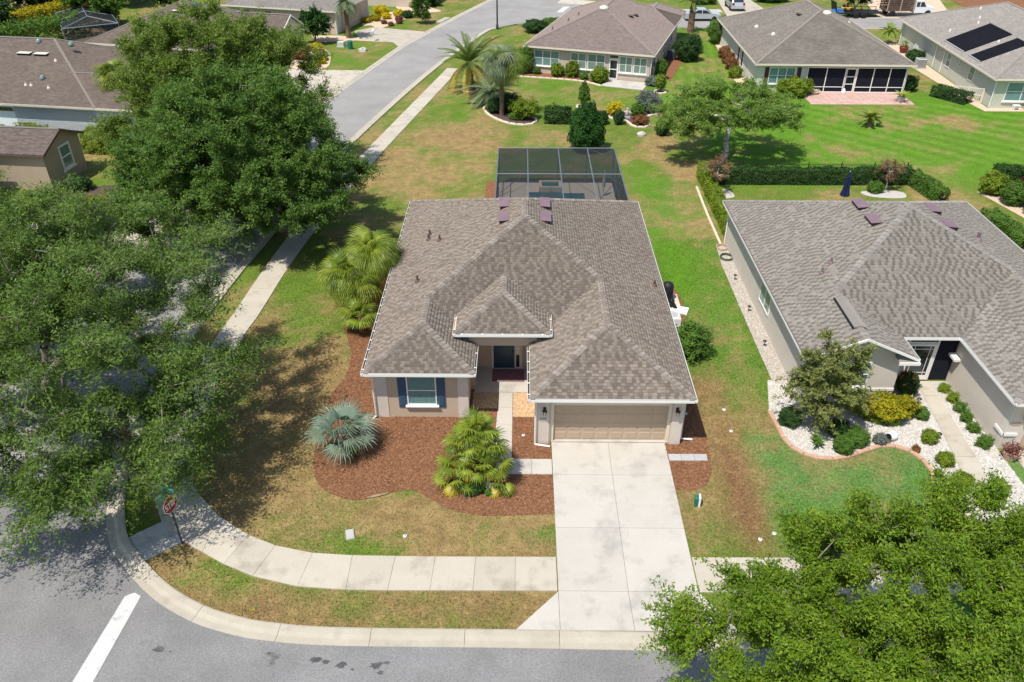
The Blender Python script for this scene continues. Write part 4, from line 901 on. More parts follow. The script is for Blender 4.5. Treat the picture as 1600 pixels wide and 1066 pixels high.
    o = MB().add([(-1.26, 30.48, .075), (.28, 30.48, .075), (.28, 31.5, .075), (-1.26, 31.5, .075), (-1.26, 30.48, .06), (.28, 30.48, .06), (.28, 31.5, .06), (-1.26, 31.5, .06)], [(0, 1, 2, 3), (4, 5, 1, 0), (5, 6, 2, 1), (6, 7, 3, 2), (7, 4, 0, 3)]).build('doormat', 'doormat')
    tag(o, 'mottled plum rug lying before the blue front door', 'rug')
main_house()

# ------------------------------------------------------------------ the grey roofed house on the right
def neighbour_house():
    H = thing('house', 'greige house with pale grey shingle roof on the right', 'house', (20, 26, 0)); off = Matrix.Translation((-20, -26, 0))
    e, m = 2.75, .43
    xL, xR, yb, ym = 12.55, 27.35, 45.7, 30.45; xw, yw = 17.45, 28.65; xg, yg = 20.12, 25.6
    xc = (xL + xR) / 2; hw = (xR - xL) / 2; xwc = (xL + xw) / 2; h1 = (xw - xL) / 2; xgc = (xg + xR) / 2; h2 = (xR - xg) / 2
    P = lambda x, y, z: (x, y, z)
    apF = P(xc, ym + hw, e + hw * m); apB = P(xc, yb - hw, e + hw * m); wA = P(xwc, yw, e + h1 * m); wJ = P(xwc, ym + h1, e + h1 * m); gA = P(xgc, yg + h2, e + h2 * m); gJ = P(xgc, ym + h2, e + h2 * m)
    faces = [[P(xL, yb, e), P(xL, yw, e), wA, wJ, apF, apB], [P(xw, ym, e), P(xg, ym, e), gJ, apF, wJ], [P(xg, ym, e), P(xg, yg, e), gA, gJ], [P(xw, yw, e), P(xw, ym, e), wJ, wA], [P(xg, yg, e), P(xR, yg, e), gA], [P(xR, yg, e), P(xR, yb, e), apB, apF, gJ, gA], [P(xR, yb, e), P(xL, yb, e), apB]]
    roof = roof_deck(faces, 'roof_deck', H, .012)
    shingles(faces, roof, 'shingle_grey', GreyTabs(), singles=(2,), course=.18)
    nl, nr, nf, nb = (Vector(v).normalized() for v in ((-m, 0, 1), (m, 0, 1), (0, -m, 1), (0, m, 1)))
    for a, b, A, B in ((wA, wJ, nl, nr), (wJ, apF, nl, nf), (apF, apB, nl, nr), (gJ, apF, nr, nf), (gA, gJ, nl, nr), (P(xg, yg, e), gA, nl, nf), (P(xR, yg, e), gA, nr, nf), (P(xL, yb, e), apB, nl, nb), (P(xR, yb, e), apB, nr, nb)): caps(a, b, A, B, roof, 'ridge_grey', step=.3)
    for x, y in ((18.2, 39.6), (18.2, 37.7)): vent_box(roof, (x, y, e + m * (x - xL) + .01), (0, 1, 0), nl, 1.15, .55)
    for x, y in ((21.8, 39.2), (21.8, 37.3)): vent_box(roof, (x, y, e + m * (xR - x) + .01), (0, 1, 0), nr, 1.15, .55)
    for x, y in ((14.86, 34.6), (15.45, 35.2)): vent_pipe(roof, x, y, e + m * (x - xL))
    vent_pipe(roof, 23.4, 37.0, e + m * (xR - 23.4), h=.4, r=.09)
    rv = MB().add([(14.72, 29.6, e + h1 * m - .03), (15.0, 29.6, e + h1 * m + .08), (15.28, 29.6, e + h1 * m - .03), (14.72, 32.2, e + h1 * m - .03), (15.0, 32.2, e + h1 * m + .08), (15.28, 32.2, e + h1 * m - .03)], [(0, 1, 4, 3), (1, 2, 5, 4), (0, 2, 1), (3, 4, 5)]).build('ridge_vent', 'ridge_grey', roof)
    MB().box(14.66, 14.72, 29.6, 32.2, e + h1 * m - .09, e + h1 * m - .015).build('vent_mouth', 'black', rv)
    z = 2.68
    W = MB().prism([(12.92, 29.1), (17.0, 29.1), (17.0, 30.95), (20.42, 30.95), (20.42, 26.0), (26.9, 26.0), (26.9, 45.2), (12.92, 45.2)], 0, z)
    g = [(12.92, z), (17.0, z), (17.0, z + .2), (15.0, e + h1 * m - .08), (12.92, z + .1)]
    W.add([(x, 29.1, q) for x, q in g] + [(x, 29.3, q) for x, q in g], [(0, 1, 2, 3, 4), (9, 8, 7, 6, 5), (1, 6, 7, 2), (2, 7, 8, 3), (3, 8, 9, 4), (4, 9, 5, 0)])
    W.build('wall', 'stucco_greige', H)
    s = MB().box(xL + .02, 12.95, 29.1, yb - .02, 2.64, 2.66).box(17.0, xg, ym + .02, 31.0, 2.642, 2.662).box(xg + .02, 20.45, 26.0, ym, 2.64, 2.66).box(xg + .02, xR - .02, yg + .02, 26.05, 2.641, 2.661).box(26.85, xR - .02, 26.05, yb - .02, 2.64, 2.66); s.box(17.0, xw - .02, 28.7, ym, 2.641, 2.661); s.build('soffit', 'soffit', H)
    for a, b in (((xL - .08, yb), (xL - .08, yw)), ((xw + .05, ym - .1), (xg - .05, ym - .1)), ((xg - .1, ym), (xg - .1, yg - .1)), ((xg - .1, yg - .1), (xR + .1, yg - .1)), ((xR + .1, yg), (xR + .1, yb)), ((xw + .08, yw), (xw + .08, ym - .15))): gutter(H, a, b, 2.745)
    # gable rakes and returns
    for x0, x1 in ((xL - .03, xwc), (xw + .03, xwc)):
        z0 = e - .02; z1 = e + h1 * m; s_ = 1 if x1 > x0 else -1
        MB().add([(x0, yw - .06, z0 - .09), (x1, yw - .06, z1 - .09), (x1, yw - .06, z1 + .02), (x0, yw - .06, z0 + .02), (x0, yw, z0 - .09), (x1, yw, z1 - .09), (x1, yw, z1 + .02), (x0, yw, z0 + .02)], [(0, 1, 2, 3), (7, 6, 5, 4), (0, 4, 5, 1), (3, 2, 6, 7), (0, 3, 7, 4)]).build('rake_board', 'trim_white', H)
    rt = MB().add([(16.62, 28.55, 2.62), (17.48, 28.55, 2.62), (17.48, 29.1, 2.62), (16.62, 29.1, 2.62), (16.70, 29.1, 2.88), (17.40, 29.1, 2.88)], [(3, 2, 1, 0), (0, 1, 5, 4), (1, 2, 5), (0, 4, 3)]).build('gable_return', 'ridge_grey', H)
    MB().box(16.58, 17.5, 28.50, 28.549, 2.52, 2.66).build('return_fascia', 'trim_white', H)
    for bx in ((12.9, 17.02, 29.06, 29.1), (20.38, 20.98, 25.94, 26.0)): MB().box(bx[0], bx[1], bx[2], bx[3] - .003, .72, .86).build('wall_band', 'trim_white', H)
    MB().box(20.36, 20.419, 25.94, 26.62, .72, .86).build('wall_band', 'trim_white', H); MB().box(20.10, 20.419, 30.3, 30.95, 1.48, 1.6).build('wall_band', 'trim_white', H)
    MB().box(20.40, 20.46, 25.96, 26.25, 0, 2.6).build('corner_column', 'stucco_pale', H)
    window(H, T(12.92, 36.15, .85, -math.pi / 2), 1.85, 1.15, 2, 1, 'glass_green', 'trim_white', False)
    window(H, T(14.9, 29.1, .95), 1.6, 1.35, 2, 2, 'glass_teal', 'trim_white', True)
    # screened entry
    en = MB().box(17.05, 20.40, 30.90, 30.94, .05, 2.6).build('entry_screen', 'screen_dark', H)
    for x0, x1, z0, z1 in ((17.05, 17.12, .05, 2.6), (18.05, 18.13, .05, 2.6), (19.42, 19.5, .05, 2.6), (17.05, 20.3, 2.5, 2.6), (18.13, 19.42, 2.12, 2.2)): MB().box(x0, x1, 30.85, 30.91, z0, z1).build('screen_bar', 'trim_white', en)
    dr = MB().box(18.15, 18.26, 30.82, 30.87, .08, 2.1).box(19.30, 19.41, 30.82, 30.87, .08, 2.1).box(18.26, 19.30, 30.821, 30.869, 2.0, 2.1).box(18.26, 19.30, 30.821, 30.869, .08, .32).build('screen_door', 'trim_white', H)
    MB().box(18.26, 19.30, 30.845, 30.85, .32, 2.0).build('pane', 'glass_dark', dr)
    for x in (18.42, 19.14): MB().box(x - .012, x + .012, 30.835, 30.845, .34, 1.98).build('muntin', 'trim_white', dr)
    for q in (.5, 1.82): MB().box(18.28, 19.28, 30.834, 30.844, q - .012, q + .012).build('muntin', 'trim_white', dr)
    wall_lamp(H, 21.05, 26.0, 1.75); MB().box(20.60, 20.95, 25.97, 26.0, 1.3, 1.42).build('number_plaque', 'planter', H)
    garage_door(H, 21.3, 26.2, .06, 2.1, 25.97, 'garage_tan')
    pipe(H, [(12.86, 45.2, 2.6), (12.86, 45.15, .1)])
    for ch in H.children: ch.matrix_parent_inverse = off
neighbour_house()
# ------------------------------------------------------------------ houses further off
def hip_faces(W, D, e, m, x=0., y=0.):
    h = min(W, D) / 2; z = e + h * m
    a = [(x, y, e), (x + W, y, e), (x + W, y + D, e), (x, y + D, e)]
    if W <= D: r0, r1 = (x + h, y + h, z), (x + h, y + D - h, z); F = [[a[0], a[1], r0], [a[1], a[2], r1, r0], [a[2], a[3], r1], [a[3], a[0], r0, r1]]; own = [(a[0], r0), (a[1], r0), (a[2], r1), (a[3], r1), (r0, r1)]
    else: r0, r1 = (x + h, y + h, z), (x + W - h, y + h, z); F = [[a[0], a[1], r1, r0], [a[1], a[2], r1], [a[2], a[3], r0, r1], [a[3], a[0], r0]]; own = [(a[0], r0), (a[3], r0), (a[1], r1), (a[2], r1), (r0, r1)]
    return F, own
def fascia_box(parent, W, D, z, x=0., y=0., m='trim_cream'):
    t = .05; mb = MB()
    mb.box(x - t, x + W + t, y - t, y - .002, z - .15, z + .01).box(x - t, x + W + t, y + D + .002, y + D + t, z - .15, z + .01).box(x - t, x - .002, y, y + D, z - .15, z + .008).box(x + W + .002, x + W + t, y, y + D, z - .15, z + .008)
    mb.build('fascia', m, parent)
    MB().box(x, x + W, y, y + D, z - .13, z - .10).build('soffit', 'soffit', parent)
def far_house(label, x, y, rot, W, D, m, wall, roofm, ov=.45, fascia='trim_cream'):
    H = thing('house', label, 'house', (x, y, 0), R(rot)); e = 2.75
    F, lines = hip_faces(W, D, e, m); roof = roof_deck(F, roofm, H); ridge_strip(lines, roof)
    MB().prism([(ov, ov), (W - ov, ov), (W - ov, D - ov), (ov, D - ov)], 0, 2.62).build('wall', wall, H); fascia_box(H, W, D, e, m=fascia)
    return H, roof
def gable_block(H, x0, x1, y0, y1, m, wall, roofm, fascia='trim_cream', e=2.75, ov=.3):
    """ridge along x, gable wall at x1"""
    h = (y1 - y0) / 2; yc = (y0 + y1) / 2; z = e + h * m
    F = [[(x0, y0, e), (x1, y0, e), (x1, yc, z), (x0, yc, z)], [(x1, y1, e), (x0, y1, e), (x0, yc, z), (x1, yc, z)]]
    roof = roof_deck(F, roofm, H); ridge_strip([((x0, yc, z), (x1, yc, z))], roof)
    xw = x1 - ov; w = [(y0 + ov, 0), (y1 - ov, 0), (y1 - ov, e + ov * m - .1), (yc, z - .1), (y0 + ov, e + ov * m - .1)]
    MB().add([(xw, a, b) for a, b in w] + [(x0, a, b) for a, b in w], [(0, 1, 2, 3, 4), (9, 8, 7, 6, 5)] + [(i, i + 5, (i + 1) % 5 + 5, (i + 1) % 5) for i in range(5)]).build('wall', wall, H)
    for ya, yb_ in ((y0, yc), (y1, yc)):
        MB().add([(x1 + .002, ya, e - .16), (x1 + .002, yb_, z - .16), (x1 + .002, yb_, z + .02), (x1 + .002, ya, e + .02), (x1 + .06, ya, e - .16), (x1 + .06, yb_, z - .16), (x1 + .06, yb_, z + .02), (x1 + .06, ya, e + .02)], [(0, 1, 2, 3), (7, 6, 5, 4), (0, 4, 5, 1), (3, 2, 6, 7), (0, 3, 7, 4)]).build('rake_board', fascia, H)
    for ya in (y0, y1): MB().box(x0, x1, ya - .04, ya + .04, e - .15, e - .07).build('fascia', fascia, H)
    return roof
def sun_tube(roof, x, y, z, r=.4, m='vent_white'):
    return MB().lathe([(r, -.1), (r, .08), (r * .85, .2), (r * .45, .3), (.02, .33)], 14, T(x, y, z)).build('solar_tube', m, roof, True)
def houses():
    # A: mauve roof, behind the pool
    H, r = far_house('pinkish stucco house with mauve shingle roof behind the pool cage', .32, 84.72, -17.6, 13.5, 19.4, .43, 'stucco_pink', 'roof_mauve')
    F, ln = hip_faces(6.2, 9, 2.75, .43, 7.3, 13.2); r2 = roof_deck(F, 'roof_mauve', H); ridge_strip(ln, r2)
    for x0, x1, c in ((1.05, 3.72, 3), (4.9, 6.55, 2), (6.7, 8.5, 2), (9.97, 11.3, 2), (11.42, 12.75, 2)): window(H, T((x0 + x1) / 2, .45, .78), x1 - x0, 1.58, c, 2, 'glass_teal' if x0 < 4 else 'glass_green', 'trim_white', True, .07)
    d = window(H, T(9.4, .45, .02), .95, 2.0, 1, 2, 'glass_dark', 'trim_white', False, .13, 'patio_door'); window(H, T(9.4, .45, 2.06), .95, .38, 1, 1, 'glass_dark', 'trim_white', False, .05)
    sun_tube(r, 6.75, 6.6, 5.50, .5)
    for x, y in ((9.3, 8.3), (9.6, 9.6)): vent_box(r, (x, y, 2.75 + .43 * (13.5 - x) + .02), (0, 1, 0), (.43, 0, 1), .7, .45, m='trim_brown')
    for x, y in ((3.0, 6.5), (3.6, 8.5), (1.9, 4.2)): vent_pipe(r, x, y, 2.75 + .43 * x, 'trim_brown')
    for y in (3, 9.2, 14.2): window(H, T(13.05, y, .85, math.pi / 2), 1.2, 1.4, 1, 2, 'glass_dark', 'trim_white', False)
    pipe(H, [(13.2, .3, 2.6), (13.15, .35, .1)])
    struct('patio', MB().prism([(8.03, 79.97), (11.97, 78.46), (12.9, 80.9), (9.0, 82.2)], 0, .06), 'concrete_drive')
    # B: stained roof with screened porch
    H, r = far_house('pale sage house with stained grey hip roof and dark screened porch', 22.37, 77.75, -1.4, 15.1, 20., .45, 'stucco_pale', 'roof_stained')
    window(H, T(2.75, .45, .8), 2.5, 1.55, 3, 2, 'glass_teal', 'trim_white', True, .07)
    for x in (1.28, 4.35): shutter(H, T(x, .45, .85), .38, 1.5, 'shutter_maroon')
    sc = MB().box(5.15, 8.85, .40, .45, .08, 2.35).box(9.85, 14.5, .40, .45, .08, 2.35).build('porch_screen', 'screen_dark', H)
    for x in (5.15, 6.95, 8.75, 9.85, 11.4, 12.95, 14.45): MB().box(x - .04, x + .04, .36, .401, .06, 2.4).build('screen_bar', 'trim_white', sc)
    for x0, x1 in ((5.2, 8.7), (9.9, 14.4)):
        for z in (.08, .55, 2.36): MB().box(x0, x1, .365, .399, z - .03, z + .03).build('screen_bar', 'trim_white', sc)
    window(H, T(9.3, .45, .03), .98, 2.28, 1, 3, 'screen_dark', 'trim_white', False, .1, 'screen_door')
    sun_tube(r, 8.1, 7.3, 5.85, .48); vent_box(r, (5.9, 9.0, 2.75 + .45 * 5.9 + .03), (0, 1, 0), (-.45, 0, 1), .9, .35, m='trim_brown')
    for x, y in ((2.8, 6.0), (2.2, 10.6)): sun_tube(r, x, y, 2.75 + .45 * x, .24)
    for x, y in ((12.2, 12.),): vent_pipe(r, x, y, 2.75 + .45 * (15.1 - x), 'vent_white')
    for y in (7.4, 9.2): window(H, T(.45, y, .6, -math.pi / 2), 1.1, 1.7, 1, 2, 'glass_dark', 'trim_white', False)
    pt = bpy.data.objects.new('paver_patio', None); COL.objects.link(pt); pt['kind'] = 'structure'; me = MB().box(0, .585, 0, .47, 0, .05).mesh('paver', 'paver')
    for i in range(16):
        for j in range(8):
            x = 27.05 + i * .6 + (j % 2) * .02; y = 74.1 + j * .485
            link('paver', me, pt).location = (x, y, 0)
    # C: roof with solar mats
    H, r = far_house('sage green house with solar pool mats on its roof at the top right', 42.58, 72.8, -3., 15.5, 25.5, .42, 'stucco_sage', 'roof_grey')
    z = lambda x: 2.75 + .42 * x
    def mat_panel(x0, x1, y0, y1):
        o = MB().add([(x0, y0, z(x0) + .05), (x1, y0, z(x1) + .05), (x1, y1, z(x1) + .05), (x0, y1, z(x0) + .05), (x0, y0, z(x0)), (x1, y0, z(x1)), (x1, y1, z(x1)), (x0, y1, z(x0))], [(0, 1, 2, 3), (4, 5, 1, 0), (5, 6, 2, 1), (6, 7, 3, 2), (7, 4, 0, 3)]).build('solar_mat', 'solar_black', H)
        n = 5
        for k in range(n):
            ya, yb_ = y0 + (y1 - y0) * k / n + .03, y0 + (y1 - y0) * (k + 1) / n - .03
            MB().add([(x0 + .05, ya, z(x0 + .05) + .065), (x1 - .05, ya, z(x1 - .05) + .065), (x1 - .05, yb_, z(x1 - .05) + .065), (x0 + .05, yb_, z(x0 + .05) + .065)], [(0, 1, 2, 3)]).build('mat_strip', 'solar_black', o)
        for x in (x0 - .05, x1 + .05): MB().tube([(x, y0, z(x) + .06), (x, y1, z(x) + .06)], .05, 6).build('header_pipe', 'black' if x > x0 else 'ac_grey', o)
    mat_panel(.6, 4.5, 8.6, 13.5); mat_panel(.6, 4.4, 4.9, 7.3)
    for x, y in ((4.6, 16.0), (5.6, 18.5), (4.0, 14.7), (3.2, 7.9), (1.7, 15.4)): sun_tube(r, x, y, z(x) - .06, .14)
    for s, w, h, z0 in ((10.6, 1.0, 1.35, .95), (5.1, 1.1, 1.3, 1.1), (7.95, .42, .7, 1.68), (15.1, .42, .7, 1.6)): window(H, T(.45, s + .4, z0, -math.pi / 2), w, h, 1, 2, 'glass_green', 'trim_white', False)
    window(H, T(2.9, .45, .68), 2.9, 1.72, 2, 2, 'glass_teal', 'trim_white', True, .07)
    for s in (12.2, 14.3, 24.5): pipe(H, [(.1, s, 2.6), (.38, s, 2.4), (.38, s, .1)])
    pipe(H, [(.1, .1, 2.6), (.38, .40, 2.4), (.38, .40, .1)]); MB().lathe([(.12, -.1), (.12, .1)], 10, T(.3, 2.2, 2.55)).build('flood_lamp', 'plastic_white', H)
    # D: broad brown roof at the left
    H, r = far_house('white walled house with broad brown hip roof at the upper left', -55.2, 66.65, -8.5, 21.2, 15.8, .42, 'stucco_white', 'roof_brown')
    F, ln = hip_faces(14, 7.8, 2.752, .42, 13., .0); r2 = roof_deck(F, 'roof_brown', H); ridge_strip(ln[2:], r2); MB().prism([(13.4, .45), (26.5, .45), (26.5, 7.3), (13.4, 7.3)], 0, 2.61).build('wall', 'stucco_white', H); fascia_box(H, 14, 7.8, 2.756, 13., 0)
    zz = lambda y: 2.75 + .42 * y
    for x in (11.6, 13.2): vent_box(r, (x, 5.9, zz(5.9) + .02), (1, 0, 0), (0, -.42, 1), 1.25, .5, m='vent_white')
    for x, y, q in ((14.9, 3.0, .22), (15.3, 7.2, .24), (12.1, 7.4, .24)): sun_tube(r, x, y, zz(min(y, 15.8 - y)), q, 'glass_green')
    for x, y in ((13.8, 2.2), (14.3, 2.2), (14.9, 5.2), (16.0, 2.0)): vent_pipe(r, x, y, zz(y), 'vent_white', .06, .2)
    window(H, T(12.6, .45, 1.95), 1.6, .42, 1, 1, 'glass_dark', 'trim_white', False, .04)
    # E: brown gable at the left edge
    H = thing('house', 'brown stucco house with dark trimmed gable at the left edge', 'house', (-45, 54.2, 0), R(-6)); gable_block(H, 0, 11.9, 0, 5.0, .42, 'stucco_brown', 'roof_umber', 'trim_brown')
    w = window(H, T(11.6, 2.75, .85, math.pi / 2), 1.35, 1.75, 1, 2, 'glass_green', 'trim_white', True, .14)
    gable_block(H, -2, 8.2, -7, -.6, .5, 'stucco_brown', 'roof_umber', 'trim_brown')
    MB().box(7.9, 7.99, -6.2, -1.4, .05, 2.1).build('garage_door', 'garage_tan', H)
    # F: brown roof with two cream gables
    H, r = far_house('cream house with brown roof and twin gables behind the oaks', -45.2, 85.5, -13, 14.5, 15., .42, 'stucco_pale', 'roof_brown')
    gable_block(H, 6, 18.0, 8.4, 13.6, .55, 'stucco_pale', 'roof_brown', 'trim_white'); gable_block(H, 6, 15.6, 4.2, 9.6, .5, 'stucco_pale', 'roof_brown', 'trim_white', 2.7)
    window(H, T(17.7, 11.0, .7, math.pi / 2), 1.3, 1.75, 1, 2, 'glass_dark', 'trim_white', False, .06); window(H, T(15.3, 6.9, .9, math.pi / 2), 1.3, 1.5, 1, 2, 'glass_dark', 'trim_white', False)
    for x in (8.0, 10.3): vent_box(r, (x, 5.6, 2.75 + .42 * 5.6), (1, 0, 0), (0, -.42, 1), 1.4, .5, m='vent_white')
    sun_tube(r, 9.4, 6.6, 2.75 + .42 * 6.6, .35, 'tarp_blue')
    # G: grey roof with garage at the top
    H, r = far_house('beige house with long grey roof at the top, palm by its garage', -37.2, 105.2, -15.2, 15.6, 10.5, .40, 'stucco_pink', 'roof_grey')
    for x in (3.2, 6.2): window(H, T(x, .45, 1.75), .9, .5, 1, 1, 'glass_dark', 'trim_white', False, .04)
    MB().box(15.15, 15.22, 2.2, 7.8, .05, 2.15).build('garage_door', 'garage_tan', H); MB().box(15.14, 15.28, .40, .95, 0, 2.6).build('corner_column', 'stucco_pale', H)
    H, r = far_house('pinkish house with only its wall showing at the top edge', -24.5, 119.5, -12, 12, 9, .40, 'stucco_pink', 'roof_grey')
houses()
# ------------------------------------------------------------------ trees
def grow(base, fork, targets, r0, seed):
    """skeleton: every target joins the nearest limb; returns segments and the tip nodes"""
    rg = random.Random(seed); pts = [Vector(base), Vector(base).lerp(Vector(fork), .5) + Vector((rg.uniform(-.15, .15), rg.uniform(-.15, .15), 0)), Vector(fork)]; par = [-1, 0, 1]; kids = [1, 1, 1]
    fk = Vector(fork); targets = sorted((Vector(t) for t in targets), key=lambda t: (t - fk).length); tips = []
    arr = np.zeros((20000, 3)); n = 3
    for i, p in enumerate(pts): arr[i] = p
    for t in targets:
        d = np.linalg.norm(arr[2:n] - np.array(t), axis=1); away = np.linalg.norm(arr[2:n] - np.array(fk), axis=1); dt = (t - fk).length
        cost = d + np.where(away > dt, 3., 0) + .18 * away * 0
        j = 2 + int(np.argmin(cost)); a = pts[j]; L = (t - a).length; m = max(1, int(L / .55)); prev = j
        side = Vector((rg.uniform(-1, 1), rg.uniform(-1, 1), rg.uniform(.0, .8))) * L * .13
        for k in range(1, m + 1):
            s = k / m; p = a.lerp(t, s) + side * math.sin(s * math.pi) + Vector((rg.uniform(-1, 1), rg.uniform(-1, 1), rg.uniform(-1, 1))) * .05 * (k < m)
            pts.append(p); arr[n] = p; par.append(prev); prev = n; n += 1
        tips.append(prev)
    cnt = [0] * n
    for t in tips:
        while t >= 0: cnt[t] += 1; t = par[t]
    mx = max(1, cnt[2]); rad = [max(.012, r0 * (c / mx) ** .5) for c in cnt]; rad[0] = r0 * 1.35; rad[1] = r0 * 1.08
    A = np.array([tuple(pts[par[i]]) for i in range(1, n)]); B = np.array([tuple(pts[i]) for i in range(1, n)])
    RA = np.array([min(rad[par[i]], rad[i] * 1.5) for i in range(1, n)]); RB = np.array([rad[i] for i in range(1, n)])
    return A, B, RA, RB, [pts[t] for t in tips]
def tree(name, label, base, fork_z, blobs, n_clump, twigs, per, size, leafm, barkm='bark_grey', r0=.2, clump_r=.8, flat=.6, seed=1, cat='tree', group=None, shell=.45, lean=(0, 0), asp=.5, droop=0.):
    """blobs: ellipsoids (dx,dy,z,rx,ry,rz,weight) that the crown fills, relative to the trunk"""
    global RNG
    RNG = np.random.default_rng(seed); rg = np.random.default_rng(seed + 500)
    root = thing(name, label, cat, (base[0], base[1], 0), 0, group)
    W = np.array([b[6] * b[3] * b[4] * b[5] for b in blobs]); W = W / W.sum(); tg = []
    while len(tg) < n_clump:
        b = blobs[rg.choice(len(blobs), p=W)]; d = rg.normal(size=3); d /= np.linalg.norm(d); r = rg.uniform(shell ** 3, 1) ** (1 / 3)
        p = np.array([b[0] + d[0] * b[3] * r, b[1] + d[1] * b[4] * r, b[2] + d[2] * b[5] * r])
        if p[2] < .9 or (len(tg) and np.min(np.linalg.norm(np.array(tg) - p, axis=1)) < clump_r * .55 and rg.random() < .8): continue
        tg.append(p)
    A, B, RA, RB, tips = grow((0, 0, -.1), (lean[0], lean[1], fork_z), tg, r0, seed)
    V, F = tube_arrays(A, B, RA, RB, 6)
    C = np.array([tuple(t) for t in tips]); nC = len(C)
    D = rg.normal(size=(nC, twigs, 3)); D[..., 2] = D[..., 2] * flat + .12 - droop; D /= np.linalg.norm(D, axis=2, keepdims=True)
    cc = np.array([np.mean(C, 0)]); outv = C - cc; outv /= np.linalg.norm(outv, axis=1, keepdims=True) + 1e-6
    D = D + outv[:, None] * .55; L = clump_r * rg.uniform(.45, 1.25, (nC, twigs, 1)) * rg.uniform(.7, 1.3, (nC, 1, 1)); E = C[:, None] + D * L
    tA = np.repeat(C[:, None], twigs, 1).reshape(-1, 3); tB = E.reshape(-1, 3); k = len(tA)
    V2, F2 = tube_arrays(tA, tB, np.full(k, .010), np.full(k, .004), 3)
    npmesh('trunk', np.concatenate([V, V2]), np.concatenate([F, F2 + len(V)]), barkm, root)
    s = rg.uniform(.12, 1.05, (nC, twigs, per, 1)) ** .8
    P = C[:, None, None] + (E - C[:, None])[:, :, None] * s + rg.normal(size=(nC, twigs, per, 3)) * np.array([.16, .16, .12]) * clump_r
    P = P.reshape(-1, 3); P = P[P[:, 2] > .3]
    V, F = leaf_arrays(P, np.full(len(P), size), asp, .5)
    npmesh('crown', V, F, leafm, root)
    return root
def big_trees():
    tree('oak_tree', 'sparse wide oak at the street corner left of the stop sign', (-15.5, 23.9), 2.4,
         [(-1.6, 2.9, 7.2, 5.8, 5.6, 2.6, 1), (2.9, .9, 4.7, 3.2, 3.0, 1.6, 1.), (1.2, -2.2, 4.4, 3.0, 2.6, 1.5, 1.1), (-3.6, -2.4, 5.0, 3.6, 3.2, 1.8, 1), (-6.0, 4.2, 6.2, 3.6, 4.2, 2.2, .9), (-1.4, 6.0, 5.6, 3.2, 3.0, 1.8, .9), (-1.0, .2, 5.8, 4.0, 3.4, 2.0, .9), (-1.6, -4.2, 4.4, 3.2, 1.8, 1.2, .9), (-5.6, -3.6, 5.0, 3.0, 2.4, 1.4, .8), (3.6, 2.2, 4.0, 2.3, 2.2, 1.0, 1.0), (2.4, -1.4, 3.4, 2.2, 1.8, .9, 1.), (1.4, -2.7, 3.0, 2.0, 1.3, .9, 1.3), (-.6, -4.6, 3.8, 2.4, 1.3, 1.0, 1.)],
         250, 13, 66, .102, 'leaf_oak', r0=.26, clump_r=.95, flat=.5, seed=3, shell=.3)
    tree('oak_tree', 'loose oak at the left edge across the side street', (-26.0, 31.5), 2.4,
         [(0, 0, 6.0, 5.0, 5.0, 2.8, 1), (1.5, 3.6, 5.0, 4.4, 4.0, 2.0, .9), (3.0, -2.6, 5.2, 3.8, 3.2, 2.0, .9), (3.5, 7.5, 3.6, 3.6, 3.6, 1.8, 1.1)],
         150, 13, 74, .102, 'leaf_oak', r0=.22, clump_r=.95, flat=.5, seed=8, shell=.35)
    tree('oak_tree', 'dense dark oak on the verge beside the side street', (-15.3, 46.9), 2.2,
         [(-1.25, -0.8, 6.2, 5.4, 5.2, 3.9, 1.2), (2.15, -1.5, 4.8, 3.8, 3.8, 2.8, 1), (-4.85, -1.9, 4.9, 3.8, 4.0, 2.9, 1), (0.15, -3.9, 3.9, 3.8, 2.6, 2.2, 1), (-5.05, -4.9, 3.8, 3.2, 3.0, 2.0, 0.9)],
         320, 13, 84, .125, 'leaf_oak_deep', r0=.3, clump_r=.85, flat=.75, seed=15, shell=.6)
    tree('oak_tree', 'tall olive green oak behind the dense dark oak', (-23.5, 55.8), 3.0,
         [(1.9, 0, 7.4, 5.4, 5.2, 4.6, 1.2), (5.9, 0.5, 6.6, 4.0, 4.0, 3.6, 1), (0.9, -3.5, 5.0, 5.0, 3.8, 3.4, 1.1), (-0.7, 0, 6.0, 3.2, 3.2, 3.0, 0.6)],
         300, 13, 80, .13, 'leaf_oak_olive', r0=.3, clump_r=.9, flat=.9, seed=23, shell=.62)
    tree('maple_tree', 'bright green tree in the bottom right corner over the pavement', (11.2, 17.35), 1.8,
         [(-0.3, -2.95, 5.0, 3.0, 2.8, 1.6, 1.1), (-4.0, -4.25, 4.4, 1.9, 2.2, 1.4, 1), (-2.0, -1.55, 5.2, 1.3, 1.3, 1.5, 1.0), (1.5, -1.35, 5.6, 1.5, 1.4, 1.5, 1), (3.7, -2.05, 5.7, 1.9, 1.9, 1.7, 1.1), (-6.3, -4.45, 4.4, 1.2, 1.4, 1.3, 0.9), (-5.3, -2.75, 4.5, 0.7, 0.7, 1.2, 0.9), (0.9, -6.05, 5.0, 4.0, 2.2, 1.6, 1), (-3.5, -6.65, 4.6, 2.6, 1.8, 1.4, 0.9), (5.4, -4.65, 5.4, 2.6, 2.6, 1.6, 0.9)],
         275, 12, 112, .072, 'leaf_maple', r0=.2, clump_r=.62, flat=1.1, seed=31, shell=.5, asp=.65)
    tree('magnolia_tree', 'olive brown magnolia standing in the white gravel bed', (13.3, 27.2), 1.0,
         [(0, .3, 3.2, 1.2, 1.1, 1.6, 1), (-.1, .1, 2.0, 1.6, 1.3, 1.0, 1.1)], 70, 9, 34, .12, 'leaf_magnolia', r0=.09, clump_r=.42, flat=.9, seed=41, shell=.45, asp=.45)
